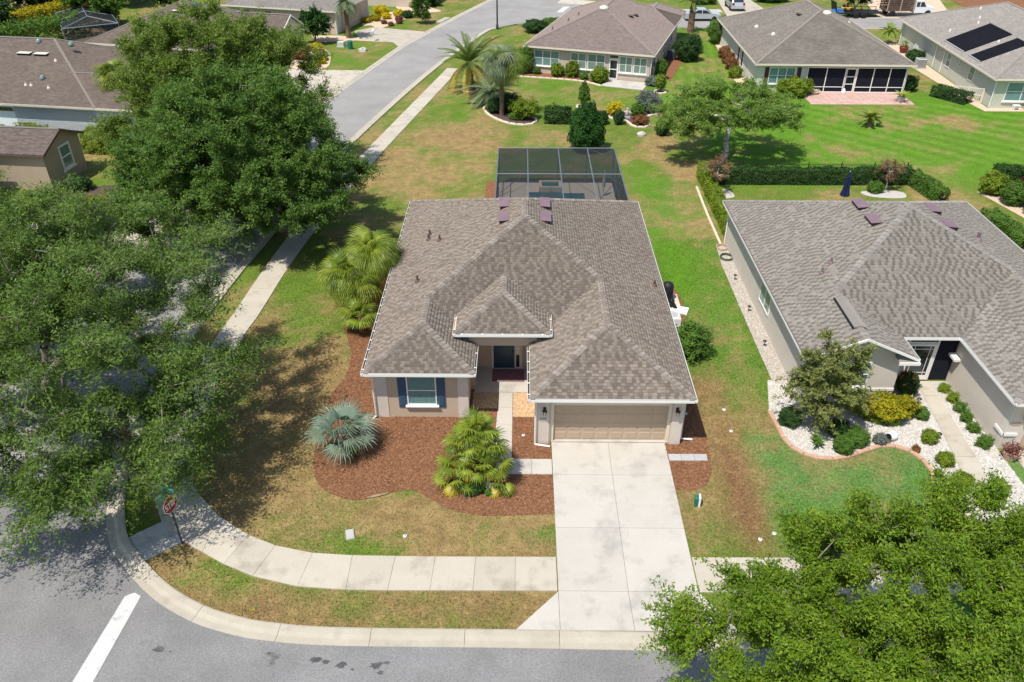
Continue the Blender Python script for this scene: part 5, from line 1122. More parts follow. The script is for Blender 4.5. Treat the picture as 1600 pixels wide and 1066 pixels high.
    tree('elm_tree', 'pale trunked spreading elm on the lawn behind the hedge', (15.9, 59.9), 1.5,
         [(.3, .6, 4.0, 4.8, 3.4, 1.2, 1.2), (-3.2, -.3, 3.3, 2.5, 2.6, .9, 1), (3.4, .2, 3.4, 2.3, 2.6, .9, .9), (.5, 2.8, 4.3, 3.4, 2.2, .9, .8)],
         140, 11, 36, .14, 'leaf_elm', 'bark_pale', r0=.2, clump_r=.72, flat=.4, seed=52, shell=.45)
big_trees()

# ------------------------------------------------------------------ palms
FR = {}
def fan_mesh(key, m, pet, bl, nseg=24, spread=235, droop=.5, width=.052, tipd=.25):
    if key in FR: return FR[key]
    mb = MB(); mb.tube([(0, 0, 0), (pet * .5, 0, .03), (pet, 0, 0)], [.022, .016, .012], 4)
    rg = random.Random(len(key) * 7 + nseg)
    for i in range(nseg):
        a = R(-spread / 2 + spread * i / (nseg - 1)); L = bl * (.80 + .2 * math.cos(a)) * rg.uniform(.92, 1.06)
        d = Vector((math.cos(a), math.sin(a), 0)); s = Vector((-math.sin(a), math.cos(a), 0)); o = Vector((pet, 0, 0)); w = width * rg.uniform(.85, 1.1)
        z = lambda t: -droop * L * t * t - tipd * L * max(0, t - .6) ** 2 * 3
        fold = .018 if i % 2 else -.018
        p = [o, o + d * L * .45 + s * w + Vector((0, 0, z(.45))), o + d * L * .45 - s * w + Vector((0, 0, z(.45))), o + d * L * .78 + s * w * .6 + Vector((0, 0, z(.78) + fold)), o + d * L * .78 - s * w * .6 + Vector((0, 0, z(.78) - fold)), o + d * L * (1 - .06 * droop) + Vector((0, 0, z(1)))]
        mb.add(p, [(0, 2, 1), (1, 2, 4, 3), (3, 4, 5)])
    FR[key] = mb.mesh('frond', m); return FR[key]
def feather_mesh(key, m, L, n=30, leaf=.45, arch=.6, width=.024, vee=.35):
    if key in FR: return FR[key]
    mb = MB(); rg = random.Random(len(key) + n)
    c = lambda t: Vector((L * t * (1 - .12 * t * arch), 0, L * (.10 * t - arch * .55 * t * t)))
    mb.tube([c(t / 8) for t in range(9)], [.03 * (1 - t / 9) + .006 for t in range(9)], 4)
    for i in range(n):
        t = .14 + .86 * i / (n - 1); o = c(t); d = (c(min(1, t + .02)) - c(t - .02)).normalized(); l = leaf * math.sin(math.pi * min(1, .18 + .78 * t)) ** .7 * rg.uniform(.85, 1.1)
        for sg in (-1, 1):
            q = (d * .55 + Vector((0, sg, 0)) * .85 + Vector((0, 0, vee))).normalized(); s = d * width
            p1 = o + q * l * .5; p2 = o + q * l + Vector((0, 0, -l * .32))
            mb.add([o - s * .5, o + s * .5, p1 + s, p1 - s, p2], [(0, 1, 2, 3), (3, 2, 4)])
    FR[key] = mb.mesh('frond', m); return FR[key]
def palm(label, x, y, h, r, meshes, n, el_hi=80, el_lo=-35, seed=1, dead=None, n_dead=0, lean=(0, 0), scale=1., group=None, trunk_m='bark_palm', name='palm_tree', heads=None, boots=True):
    """one trunk (or several heads) with every frond a part"""
    rg = random.Random(seed); root = thing(name, label, 'palm', (x, y, 0), 0, group)
    for hx, hy, hz, hr, hn in (heads or [(lean[0], lean[1], h, r, n)]):
        k = 9; pts = [(hx * .5 + (hx * .5) * (i / k) ** 1.4 if heads else lean[0] * (i / k) ** 1.5, hy * .5 + (hy * .5) * (i / k) ** 1.4 if heads else lean[1] * (i / k) ** 1.5, -.1 + (hz + .1) * i / k) for i in range(k + 1)]
        tr = MB().tube(pts, [hr * (1.25 - .35 * i / k) * (1 + .06 * (i % 2)) for i in range(k + 1)], 10).build('trunk', trunk_m, root)
        if boots:
            for i in range(int(hz / .16)):
                t = (i + .5) * .16 / hz; p = Vector(pts[min(k, int(t * k))]).lerp(Vector(pts[min(k, int(t * k) + 1)]), t * k - int(t * k)); a = i * 2.4
                d = Vector((math.cos(a), math.sin(a), 0)); s = Vector((-d.y, d.x, 0)); q = p + d * hr * .95
                MB().add([q - s * hr * .45 - Vector((0, 0, .07)), q + s * hr * .45 - Vector((0, 0, .07)), q + d * hr * .45 + s * hr * .25 + Vector((0, 0, .09)), q + d * hr * .45 - s * hr * .25 + Vector((0, 0, .09)), q + Vector((0, 0, .05))], [(0, 1, 2, 3), (3, 2, 4), (0, 3, 4), (1, 4, 2)]).build('leaf_base', trunk_m, tr)
        for i in range(hn):
            u = (i + .5) / hn; el = el_hi + (el_lo - el_hi) * u ** .9 + rg.uniform(-9, 9); az = i * 137.5 + rg.uniform(-14, 14)
            me = rg.choice(meshes)
            if n_dead and i >= hn - n_dead: me = rg.choice(dead); el = min(el, -25)
            sc = scale * rg.uniform(.85, 1.1) * (.75 + .25 * min(1, u * 3))
            M = Matrix.Translation((hx, hy, hz - .05 * u)) @ Matrix.Rotation(R(az), 4, 'Z') @ Matrix.Rotation(-R(el), 4, 'Y') @ Matrix.Rotation(R(rg.uniform(-25, 25)), 4, 'X') @ Matrix.Scale(sc, 4)
            link('frond', me, root, M=M)
    return root
def palms():
    sil = [fan_mesh('silver_a', 'frond_silver', .75, .80, 24, 225, .3, .026, .5), fan_mesh('silver_bb', 'frond_silver', .7, .78, 22, 215, .55, .027, .6), fan_mesh('silver_ccc', 'frond_silver', .8, .74, 24, 230, .15, .026, .5)]
    palm('silvery blue fan palm on the mulch left of the window', -7.35, 25.5, 1.0, .17, sil, 17, 80, -8, 4, [fan_mesh('dead_s', 'frond_dead', .65, .6, 18, 220, .8, .03)], 0, scale=1.12)
    lim = [fan_mesh('lime_a', 'frond_lime', .5, .54, 22, 260, .15, .024, .3), fan_mesh('lime_bbb', 'frond_green', .5, .52, 20, 250, .3, .024, .3), fan_mesh('lime_cccc', 'frond_lime', .45, .5, 20, 260, .45, .024, .4)]
    yel = [fan_mesh('yellow_q', 'frond_yellow', .36, .46, 18, 240, .45, .036)]
    palm('lime green clumping fan palm beside the entry path', -1.62, 23.75, 2.0, .10, lim, 0, 82, -40, 9, yel, 2, heads=[(0, .3, 2.5, .11, 26), (-.5, .15, 2.0, .09, 18), (.45, .1, 1.9, .09, 18), (.72, -.1, 1.15, .08, 13), (-.8, -.1, 1.2, .08, 13), (-.1, -.3, 1.2, .08, 13), (.85, -.45, .5, .07, 8), (-.9, -.4, .55, .07, 8)], scale=1.0)
    grn = [fan_mesh('green_aa', 'frond_green', .75, .9, 28, 225, .8, .032, .8), fan_mesh('green_b', 'frond_green', .7, .85, 26, 235, .65, .032, .7), fan_mesh('green_lime', 'frond_lime', .7, .85, 28, 225, 1.0, .032, .8)]
    ded = [fan_mesh('yel_ccc', 'frond_yellow', .7, .8, 24, 220, .9, .034, .8), fan_mesh('dead_aaaa', 'frond_dead', .7, .75, 18, 200, 1.1, .05), fan_mesh('yel_bb', 'frond_yellow', .7, .75, 20, 210, .95, .05)]
    palm('tall drooping fan palm touching the left edge of the roof', -7.75, 37.6, 3.3, .15, grn, 52, 80, -62, 12, ded, 14, scale=1.15)
    palm('yellowing fan palm left of the one that touches the roof', -9.1, 36.7, 2.5, .14, grn, 40, 78, -60, 14, ded, 13, scale=1.08)
    palm('low fan palm squeezed between the two taller fan palms', -8.35, 36.4, 2.0, .12, grn, 26, 78, -45, 15, ded, 5, scale=1.0)
    palm('short young fan palm in the mulch in front of the tall fan palms', -8.2, 34.9, 1.0, .11, [fan_mesh('young_l', 'frond_lime', .6, .7, 20, 220, .5, .05), grn[1]], 15, 75, -25, 16, scale=.9)
    dat = [feather_mesh('date_a', 'frond_date', 3.0, 38, .40, .55, .026, .5), feather_mesh('date_bb', 'frond_date', 2.8, 38, .38, .75, .026, .5)]
    palm('date palm with golden lower fronds beside the side street', -4.9, 78.6, 2.6, .34, dat, 38, 84, -8, 18, [feather_mesh('date_y', 'frond_yellow', 2.7, 30, .42, 1.0, .03)], 9, scale=1.35)
    pin = [feather_mesh('pindo_a', 'frond_pindo', 1.9, 30, .42, 1.35, .028), feather_mesh('pindo_bb', 'frond_pindo', 1.8, 28, .4, 1.6, .028)]
    palm('tall slim palm with shaggy grey green crown in the oval bed', -1.62, 70.7, 4.9, .17, [fan_mesh('sabal_a', 'frond_pindo', .8, .95, 28, 210, 1.0, .032, 1.), fan_mesh('sabal_bb', 'frond_green', .8, .9, 28, 210, 1.2, .032, 1.)], 40, 80, -60, 20, scale=1.25)
    palm('low arching silver green palm between the date palm and slim palm', -2.7, 73.9, .9, .2, pin, 26, 75, -10, 22, scale=1.45)
    palm('grey green palm with stout trunk by the beige garage', -20.65, 99.9, 4.0, .24, pin, 34, 75, -25, 24, scale=1.0)
    palm('shaggy cabbage palm wedged between the brown roof and oak', -33.5, 66.6, 4.6, .2, [grn[0], grn[1]], 34, 80, -60, 26, ded, 12, scale=1.2)
    palm('palm with thick brown trunk at the corner of the mauve roofed house', 21.0, 103.4, 3.6, .34, [grn[0], dat[1]], 18, 80, -10, 28, scale=.8)
    palm('small feathery palm beside the pots of the sage house', 43.0, 97.6, 1.5, .1, [feather_mesh('pyg', 'frond_lime', 1.3, 26, .3, .9, .025)], 22, 75, -20, 30)
    palm('sago palm standing alone on the back lawn', 30.2, 68.0, .75, .2, [feather_mesh('sago', 'frond_green', 1.2, 30, .24, .7, .02)], 28, 70, -8, 32, name='sago_palm')
palms()

# ------------------------------------------------------------------ shrubs and hedges
SEED = [600]
def foliage(P, out, size, m, root, asp=.55, name='foliage'):
    V, F = leaf_arrays(P, np.full(len(P), size), asp, .25, out); return npmesh(name, V, F, m, root)
def shrub(label, x, y, rx, ry, h, m, size=.07, n=None, name='shrub', group=None, bloom=None, z0=0., lump=.18, cone=0., inner=.7, cat='shrub'):
    global RNG
    SEED[0] += 1; RNG = np.random.default_rng(SEED[0]); rg = np.random.default_rng(SEED[0] + 3000)
    root = thing(name, label, cat, (x, y, 0), 0, group)
    n = n or int(min(24000, max(400, 4.2 * (4 * math.pi * ((rx * ry + rx * h / 2 + ry * h / 2) / 3)) / (size * size * .5))))
    d = rg.normal(size=(n, 3)); d /= np.linalg.norm(d, axis=1, keepdims=True)
    ph = rg.uniform(0, 6.28, 6); lm = 1 + lump * (np.sin(4 * d[:, 0] + ph[0]) * np.sin(4.4 * d[:, 1] + ph[1]) + .8 * np.sin(8 * d[:, 0] + ph[2]) * np.sin(7 * d[:, 2] + ph[3]) + .5 * np.sin(13 * d[:, 1] + ph[4]) * np.sin(12 * d[:, 2] + ph[5]))
    r = rg.uniform(inner, 1.04, n) * lm; zz = d[:, 2] * r
    k = np.clip(1 - cone * (zz * .5 + .5), .1, 1)
    P = np.stack([d[:, 0] * r * rx * k, d[:, 1] * r * ry * k, z0 + h * .5 + zz * h * .5], 1); keep = P[:, 2] > .02; P, d = P[keep], d[keep]
    foliage(P, d * .9, size, m, root)
    if bloom:
        bm, q, bs = bloom; j = np.where((d[:, 2] > -.1) & (rg.random(len(d)) < q))[0]; foliage(P[j] + d[j] * .05, d[j] * 1.5, bs, bm, root, .9, 'flowers')
    a = np.arange(5) * 1.256; A = np.zeros((5, 3)); A[:, 2] = -.02; B = np.stack([np.cos(a) * rx * .55, np.sin(a) * ry * .55, np.full(5, h * .6 + z0)], 1)
    if z0 > 0: A = np.concatenate([A, [[0, 0, -.02]]]); B = np.concatenate([B, [[0, 0, z0 + .1]]])
    V, F = tube_arrays(A, B, np.full(len(A), max(.012, min(rx, .6) * .045)), np.full(len(A), .006), 5); npmesh('stem', V, F, 'stem', root)
    return root
def hedge(label, pts, w, h, m, size=.1, dens=1., group=None, name='hedge', lump=.1, inner=.75):
    global RNG
    SEED[0] += 1; RNG = np.random.default_rng(SEED[0]); rg = np.random.default_rng(SEED[0] + 3000); root = thing(name, label, 'hedge', (*pts[0], 0), 0, group)
    Ps = []; Os = []; SA = []; SB = []; o0 = np.array([*pts[0], 0])
    for a, b in zip(pts, pts[1:]):
        a, b = np.array([*a, 0.]), np.array([*b, 0.]); L = np.linalg.norm(b - a); d = (b - a) / L; s = np.array([-d[1], d[0], 0])
        n = int(dens * 3.6 * L * (w + 2 * h) / (size * size * .5)); t = rg.uniform(-.02, 1.02, n); q = rg.uniform(0, w + 2 * h, n)
        u = np.where(q < h, -w / 2, np.where(q < h + w, q - h - w / 2, w / 2)); z = np.where(q < h, q, np.where(q < h + w, h, w + 2 * h - q)); ox = np.where(q < h, -1., np.where(q < h + w, 0, 1.)); oz = np.where((q >= h) & (q < h + w), 1., .1)
        k = rg.uniform(inner, 1.03, n); lm = 1 + lump * (np.sin(t * L * 2.1) * np.sin(q * 3.) + .6 * np.sin(t * L * 5.3 + 1) * np.sin(q * 6.1 + 2))
        u = u * k * lm; z = np.where(oz > .5, z * (1 - (1 - k) * .6) * lm, z * np.minimum(1, lm))
        Ps.append(a[None] + d[None] * (t * L)[:, None] + s[None] * u[:, None] + np.stack([0 * z, 0 * z, z], 1)); Os.append(s[None] * ox[:, None] + np.stack([0 * z, 0 * z, oz], 1))
        m_ = max(2, int(L / .6)); tt = (np.arange(m_) + .5) / m_; c = a[None] + d[None] * (tt * L)[:, None]; SA.append(c); SB.append(c + np.array([0, 0, h * .8]) + rg.normal(size=(m_, 3)) * .05)
    P = np.concatenate(Ps) - o0; P = P[:]; O = np.concatenate(Os); keep = P[:, 2] > .02
    foliage(P[keep], O[keep] * .9, size, m, root); A = np.concatenate(SA) - o0; B = np.concatenate(SB) - o0; V, F = tube_arrays(A, B, np.full(len(A), .03), np.full(len(A), .01), 5); npmesh('stem', V, F, 'stem', root)
    return root
def upright(label, x, y, h, spread, n, m, name='sword_plant', w=.05, cat='plant'):
    rg = random.Random(int(x * 100)); root = thing(name, label, cat, (x, y, 0))
    for i in range(n):
        a = rg.uniform(0, 6.28); r = rg.uniform(.2, 1) * spread; d = Vector((math.cos(a), math.sin(a), 0)); s = Vector((-d.y, d.x, 0)) * w; L = h * rg.uniform(.7, 1.1)
        MB().add([d * .03 - s * .4, d * .03 + s * .4, d * r * .5 + s + Vector((0, 0, L * .7)), d * r * .5 - s + Vector((0, 0, L * .7)), d * r * 1.15 + Vector((0, 0, L * .8))], [(0, 1, 2, 3), (3, 2, 4)]).build('leaf', m, root)
    return root
def shrubs():
    S = shrub
    # front of the grey roofed house
    S('big yellow flowering mound beneath the gable window', 16.35, 28.0, 1.25, .72, 1.15, 'leaf_lime', .07, bloom=('leaf_yellow', .5, .07))
    row = 'clipped round shrubs along the right side of the path'
    for (x, y, r), w in zip(((19.92, 30.05, .24), (19.95, 29.2, .25), (19.96, 28.5, .25), (19.9, 27.82, .27), (19.9, 27.1, .26), (19.88, 26.1, .28)), ('first from the glass door', 'second from the glass door', 'third from the glass door', 'fourth from the glass door', 'fifth from the glass door', 'sixth from the glass door')):
        S('round clipped shrub right of the gravel path, ' + w, x, y, r * random.uniform(.85, 1.15), r * random.uniform(.85, 1.1), r * random.uniform(1.6, 2.2), random.choice(('leaf_green', 'leaf_lime')), .055, group=row, lump=.3, inner=.55)
    for x, y, r, l, m in ((17.66, 26.4, .33, 'round lime shrub left of the path, nearest the yellow mound', 'leaf_lime'), (17.72, 24.95, .34, 'round lime shrub left of the path where the kerb turns', 'leaf_lime'), (17.7, 23.5, .42, 'larger lime shrub left of the path beside the bright tree', 'leaf_lime'),
                       (18.0, 28.0, .30, 'small green shrub touching the right of the yellow mound', 'leaf_green'), (17.15, 24.3, .16, 'tiny green plant inside the end of the terracotta kerb', 'leaf_green'), (16.85, 25.75, .17, 'tiny bronze plant by the terracotta kerb below the urn', 'leaf_red'),
                       (12.0, 27.6, .48, 'dark glossy shrub at the left end of the gravel bed', 'leaf_dark'), (13.9, 26.85, .46, 'dark bushy shrub below the magnolia', 'leaf_dark'), (14.5, 26.3, .48, 'mid green bush right of the magnolia trunk', 'leaf_green'), (13.75, 25.7, .42, 'low spreading green plant inside the terracotta kerb', 'leaf_green'),
                       (15.5, 26.25, .27, 'small grey green cushion plant beside the urn', 'leaf_grey'), (18.95, 23.2, .38, 'green shrub right of the path end near the bright tree', 'leaf_green'), (18.3, 22.85, .36, 'flat dark shrub at the lower end of the path', 'leaf_dark')):
        S(l, x, y, r, r, r * (1.9 if r < .45 else 1.6), m, .06)
    S('green bush with orange flowers beside the glass entry door', 18.0, 29.75, .5, .45, 1.25, 'leaf_dark', .09, bloom=('flower_orange', .012, .13))
    upright('spiky dark green plant below the magnolia by the kerb', 12.75, 26.05, .6, .5, 26, 'leaf_green')
    # main yard
    S('large round glossy bush at the right wall of the brown roofed house', 8.55, 33.0, .9, .95, 1.75, 'leaf_green', .12, lump=.3, inner=.5)
    S('low dark plants at the foot of the lime fan palm', -1.75, 23.2, .5, .35, .45, 'leaf_dark', .08); S('small plant with lilac flowers under the lime fan palm', -1.2, 23.35, .24, .22, .5, 'leaf_grey', .06, bloom=('flower_lilac', .3, .06))
    S('bright green seedling beside the white rock under the lime palm', -1.15, 23.0, .17, .15, .3, 'leaf_green', .08); S('small green plant at the foot of the silvery palm', -7.05, 25.35, .25, .22, .55, 'leaf_lime', .11)
    # hedge and fence garden behind the grey roofed house
    hedge('bright green hedge running along the left side of the fenced yard', [(13.55, 56.4), (13.45, 45.8)], .75, 1.1, 'leaf_lime', .11); hedge('dark hedge along the back fence of the fenced yard', [(14.1, 55.2), (28.2, 55.2)], .8, 1.15, 'leaf_dark', .11)
    hedge('hedge closing the right side of the fenced yard', [(28.6, 55.3), (29.2, 51.5)], .8, 1.1, 'leaf_green', .11)
    S('round green bush nearest the lawn in the far right bed', 33.5, 53.4, .9, .8, 1.6, 'leaf_lime', .12); S('second green bush along the far right bed', 34.1, 51.6, .85, .8, 1.6, 'leaf_green', .12); S('third green bush at the right edge of the far right bed', 35.1, 50.0, 1.1, 1., 1.9, 'leaf_lime', .12); S('burgundy bush behind the green bushes at the right edge', 36.4, 53.0, 1.1, .9, 1.8, 'leaf_burgundy', .12)
    hedge('dark hedge behind the bushes at the right edge', [(34.3, 55.), (38.5, 54.6)], .8, 1.5, 'leaf_dark', .12); hedge('low green hedge along the right eave of the grey roof', [(31.0, 48.9), (31.4, 44.6)], 1.1, .9, 'leaf_green', .11)
    tree('crape_myrtle', 'multi stemmed tree with rusty top at the left hedge corner', (13.95, 53.4), .5, [(0, 0, 1.75, .75, .7, .6, 1)], 20, 6, 10, .11, 'leaf_red', 'bark_pale', .05, .38, seed=61, flat=1.)
    tree('crape_myrtle', 'tree with pinkish top at the right corner of the fenced yard', (26.3, 54.0), .5, [(0, 0, 1.6, .75, .7, .65, 1)], 20, 6, 10, .11, 'leaf_red', 'bark_pale', .05, .38, seed=63, flat=1.)
    S('pale green shrub beneath the pinkish topped tree', 25.4, 53.6, .6, .5, .8, 'leaf_green', .1)
    # back lawn of the mauve roofed house
    S('dense dark green cone shaped conifer behind the pool cage', 5.35, 61.9, 1.7, 1.6, 3.7, 'leaf_conifer', .15, cone=.38, lump=.16, inner=.55, name='conifer', cat='tree', n=20000)
    hedge('short dark hedge left of the dark conifer', [(2.2, 68.9), (4.4, 68.6)], 1.1, 1.3, 'leaf_dark', .14, lump=.2); S('pale end bush of the short hedge beside the conifer', 5.1, 68.8, .6, .55, 1.2, 'leaf_green', .12)
    S('bright golden bush in the statue bed', 8.5, 71.0, .6, .5, 1.1, 'leaf_gold', .13, lump=.3); S('light green bush right of the statue', 10.5, 70.6, .62, .55, 1.1, 'leaf_green', .13); S('big silver grey shrub behind the statue bed', 11.6, 71.9, 1.1, 1.0, 1.8, 'leaf_grey', .12, lump=.25); S('red tinged bush at the front of the statue bed', 10.5, 68.2, .72, .6, .85, 'leaf_red', .13)
    S('small dark shrub left of the statue bed kerb', 7.2, 68.4, .5, .5, 1.15, 'leaf_dark', .11); S('small dark shrub before the golden bush', 8.6, 68.4, .5, .5, 1.2, 'leaf_dark', .11); S('dark shrub under the left branches of the elm', 12.0, 65.6, .62, .6, 1.4, 'leaf_dark', .12)
    S('slim young conifer in the cream ring', 5.9, 73.5, .6, .6, 1.8, 'leaf_green', .12, cone=.5, lump=.3, z0=.3, name='conifer', cat='tree'); S('small citrus shrub in the cream ring near the patio', 13.56, 77.95, .5, .5, 1.3, 'leaf_lime', .11, z0=.35)
    for x, y, rx, h, m, l in ((1.7, 84.2, .4, .8, 'leaf_green', 'small round bush below the triple window of the mauve house'), (3.8, 83.4, .65, 1.3, 'leaf_lime', 'yellow green bush below the mauve roof beside the double window'), (5.3, 83.1, .65, 1.65, 'leaf_lime', 'tall lime bush in front of the mauve house windows'), (6.5, 82.3, .45, .75, 'leaf_green', 'small bush between the lime bush and round bush'),
                           (8.0, 81.4, .9, 1.5, 'leaf_lime', 'large round clipped bush left of the white patio door'), (14.2, 82.4, .6, 2.0, 'leaf_green', 'tall loose shrub at the right corner of the mauve house'), (13.2, 80.3, .75, .9, 'leaf_grey', 'grey green tuft beside the concrete patio'), (18.3, 89.8, 1.4, 2.6, 'leaf_dark', 'large rounded dark bush right of the mauve house'), (19.2, 93.2, 1.1, 2.0, 'leaf_dark', 'dark bush behind the large rounded bush'),
                           (1.9, 103.4, 1.5, 1.4, 'leaf_dark', 'dark bush at the street corner behind the mauve roof'), (4.0, 105.6, 1.3, 1.2, 'leaf_green', 'green bush at the street corner beside the dark bush')):
        S(l, x, y, rx, rx * .9, h, m, .13)
    S('wide loose yellow green shrub at the right of the oval bed', .4, 69.6, 1.2, 1.0, 1.5, 'leaf_lime', .14, lump=.3, inner=.4, z0=.3); S('dark leafy shrub behind the slim palm in the oval bed', -1.0, 71.9, 1.1, .9, 1.6, 'leaf_dark', .16); S('dark shrub left of the slim palm trunk', -2.3, 71.5, .7, .7, 1.4, 'leaf_dark', .14); S('low green clump before the slim palm', -.4, 69.6, .6, .5, .6, 'leaf_green', .12); S('tall green shrub by the left wall of the mauve house', .4, 84.6, 1.0, .9, 2.6, 'leaf_green', .14)
    # sage houses
    for x, y, rx, h, m, l in ((24.6, 80.2, 1.1, 1.8, 'leaf_green', 'green shrub before the triple window of the sage house'), (26.3, 77.2, 1.6, 1.6, 'leaf_lime', 'wide lime shrub left of the screened porch'), (22.6, 91.2, .7, 1.2, 'leaf_red', 'rusty shrub farthest along the left wall of the porch house'), (22.5, 88.6, .7, 1.2, 'leaf_red', 'rusty shrub second along the left wall of the porch house'), (22.3, 86.2, .65, 1.2, 'leaf_red', 'rusty shrub nearest along the left wall of the porch house'),
                           (22.0, 83.2, .7, 1.1, 'leaf_lime', 'yellow green bush at the left corner of the porch house'), (23.6, 98.0, 1.6, 2.8, 'leaf_green', 'tall green bush at the back corner of the porch house'), (37.8, 78.6, .8, 1.5, 'leaf_dark', 'dark bush at the right corner of the screened porch'), (43.0, 89.8, 1.0, 1.2, 'leaf_dark', 'dark rounded bush behind the grey air conditioner')):
        S(l, x, y, rx, rx * .9, h, m, .13)
    hedge('dark clipped hedge in front of the ivory gate of the sage house', [(39.7, 77.2), (41.6, 74.4)], 1.3, 1.0, 'leaf_dark', .13)
    # left of the side street
    tree('young_tree', 'round headed young tree before the beige garage wall', (-24.0, 97.2), .9, [(0, 0, 2.3, 1.6, 1.5, 1.35, 1)], 60, 9, 34, .16, 'leaf_conifer', 'bark_grey', .09, .5, seed=71, flat=1.)
    tree('young_tree', 'slim young tree on the lawn above the beige garage drive', (-12.6, 107.8), .5, [(0, 0, 1.8, .95, .9, 1.5, 1)], 40, 9, 32, .14, 'leaf_green', 'bark_grey', .05, .42, seed=73, flat=1.)
    for i, (x, y, r) in enumerate(((-23.2, 94.0, .62), (-22.7, 92.5, .48), (-21.6, 89.4, .55), (-21.4, 88.1, .5), (-21.9, 86.8, .58), (-22.9, 86.3, .45))):
        S('golden yellow bush in the tan gravel bed, ' + ('topmost', 'second from the top', 'third from the top', 'fourth from the top', 'fifth from the top', 'lowest left')[i], x, y, r, r, r * 1.3, 'leaf_gold', .13, group='golden bushes in the tan gravel bed')
    S('brown green bush in the tan gravel bed by the gable house', -24.2, 90.2, 1.0, .9, 1.2, 'leaf_red', .13); S('plum bush between the golden bushes', -22.1, 91.0, .6, .6, .8, 'leaf_plum', .12); hedge('brown green hedge at the foot of the cream gable', [(-26.0, 90), (-25., 94)], 1.2, 1.0, 'leaf_lime', .14)
    for i, (x, y, r, m) in enumerate(((-18.6, 112.9, .95, 'leaf_gold'), (-17.6, 110.6, .6, 'leaf_gold'), (-16.2, 112.2, .65, 'leaf_gold'), (-18.9, 109.4, .65, 'leaf_yellow'), (-19.9, 108.3, .55, 'leaf_yellow'), (-14.9, 111.3, .7, 'leaf_dark'), (-15.8, 109.4, .5, 'leaf_plum'), (-15.6, 107.8, .38, 'leaf_plum'), (-16.5, 106.5, .38, 'leaf_plum'), (-17.5, 107.6, .38, 'leaf_plum'))):
        S(('largest golden mound on the tan gravel island', 'golden bush below the largest mound on the island', 'golden bush right of the largest mound on the island', 'yellow green bush left on the tan gravel island', 'leftmost yellow green bush on the island by the garage', 'dark green bush at the right of the gravel island', 'plum bush in the middle of the gravel island', 'small plum bush near the island kerb', 'lowest plum bush on the island by the drive', 'plum bush beside the concrete drive')[i], x, y, r, r, r * 1.3, m, .14)
    S('large dark bush at the top on the tan gravel', -13.8, 118.6, 1.5, 1.3, 2.0, 'leaf_dark', .16); S('small dark bush right on the upper tan gravel', -11.8, 119.2, .7, .7, 1.2, 'leaf_dark', .14)
    hedge('green hedge below the white wall at the left, right end', [(-34.6, 61.7), (-31.9, 61.2)], 2.0, 1.7, 'leaf_lime', .15); S('lime bush below the white wall at the left edge', -42.9, 62.6, 1.5, 1.0, 1.9, 'leaf_lime', .15); S('second lime bush below the white wall', -39.4, 62.2, 1.7, 1.0, 1.9, 'leaf_lime', .15); S('slender dark conifer between the white wall and oak', -30.2, 58.4, .9, .9, 3.4, 'leaf_dark', .14, cone=.6, name='conifer', cat='tree')
    S('dark low bush beneath the brown gable window', -31.6, 53.4, .9, .8, 1.0, 'leaf_dark', .13); S('yellow tinged plants in the dark bed by the brown gable', -29.4, 51.2, .7, .5, .5, 'leaf_yellow', .11)
    hedge('long clipped hedge with rusty top at the upper left', [(-66, 92.5), (-56.6, 110.5)], 2.8, 2.6, 'leaf_yellow', .24, .5, lump=.05); hedge('dark shrub bank below the long clipped hedge', [(-61.5, 90.0), (-53.2, 101.5)], 3.0, 2.4, 'leaf_green', .24, .5, lump=.25)
    tree('shade_tree', 'round green tree beside the small screen cage at the upper left', (-53.0, 105.4), 1.2, [(0, 0, 3.4, 3.3, 2.8, 2.2, 1)], 70, 10, 34, .25, 'leaf_green', 'bark_grey', .16, .8, seed=81, flat=1.)
    tree('shade_tree', 'dark tree at the top left behind the brown roof', (-47.0, 113.4), 1.4, [(0, 0, 3.6, 3.6, 2.6, 2.2, 1)], 70, 10, 34, .25, 'leaf_dark', 'bark_grey', .16, .8, seed=83, flat=1.)
    for i, (x, y, r, h) in enumerate(((-70, 104, 6, 7), (-66, 114, 6, 7.5), (-58, 120, 6, 7), (-64, 96, 4.5, 5))):
        tree('woodland_tree', ('dark woodland tree at the far left edge', 'dark woodland tree behind the long hedge', 'dark woodland tree at the top behind the hedge end', 'low dark tree at the left end of the long hedge')[i], (x, y), 2., [(0, 0, h * .55, r, r * .8, h * .42, 1)], 95, 10, 34, .33, 'leaf_dark', 'bark_grey', .25, 1.2, seed=90 + i, flat=1., group='dark trees at the upper left')
    S('dark clipped bush by the far house across the back street', 36.0, 122.6, 2.4, 1.4, 1.6, 'leaf_dark', .2); S('green shrub beside the far concrete drive', 26.0, 121.0, 1.8, 1.2, 1.5, 'leaf_green', .2)
    tree('street_tree', 'small dark tree on the far verge behind the trailer', (45.0, 114.4), .9, [(0, 0, 3.0, 2.2, 1.8, 1.4, 1)], 40, 9, 26, .22, 'leaf_dark', 'bark_grey', .1, .7, seed=97, flat=1.)
shrubs()
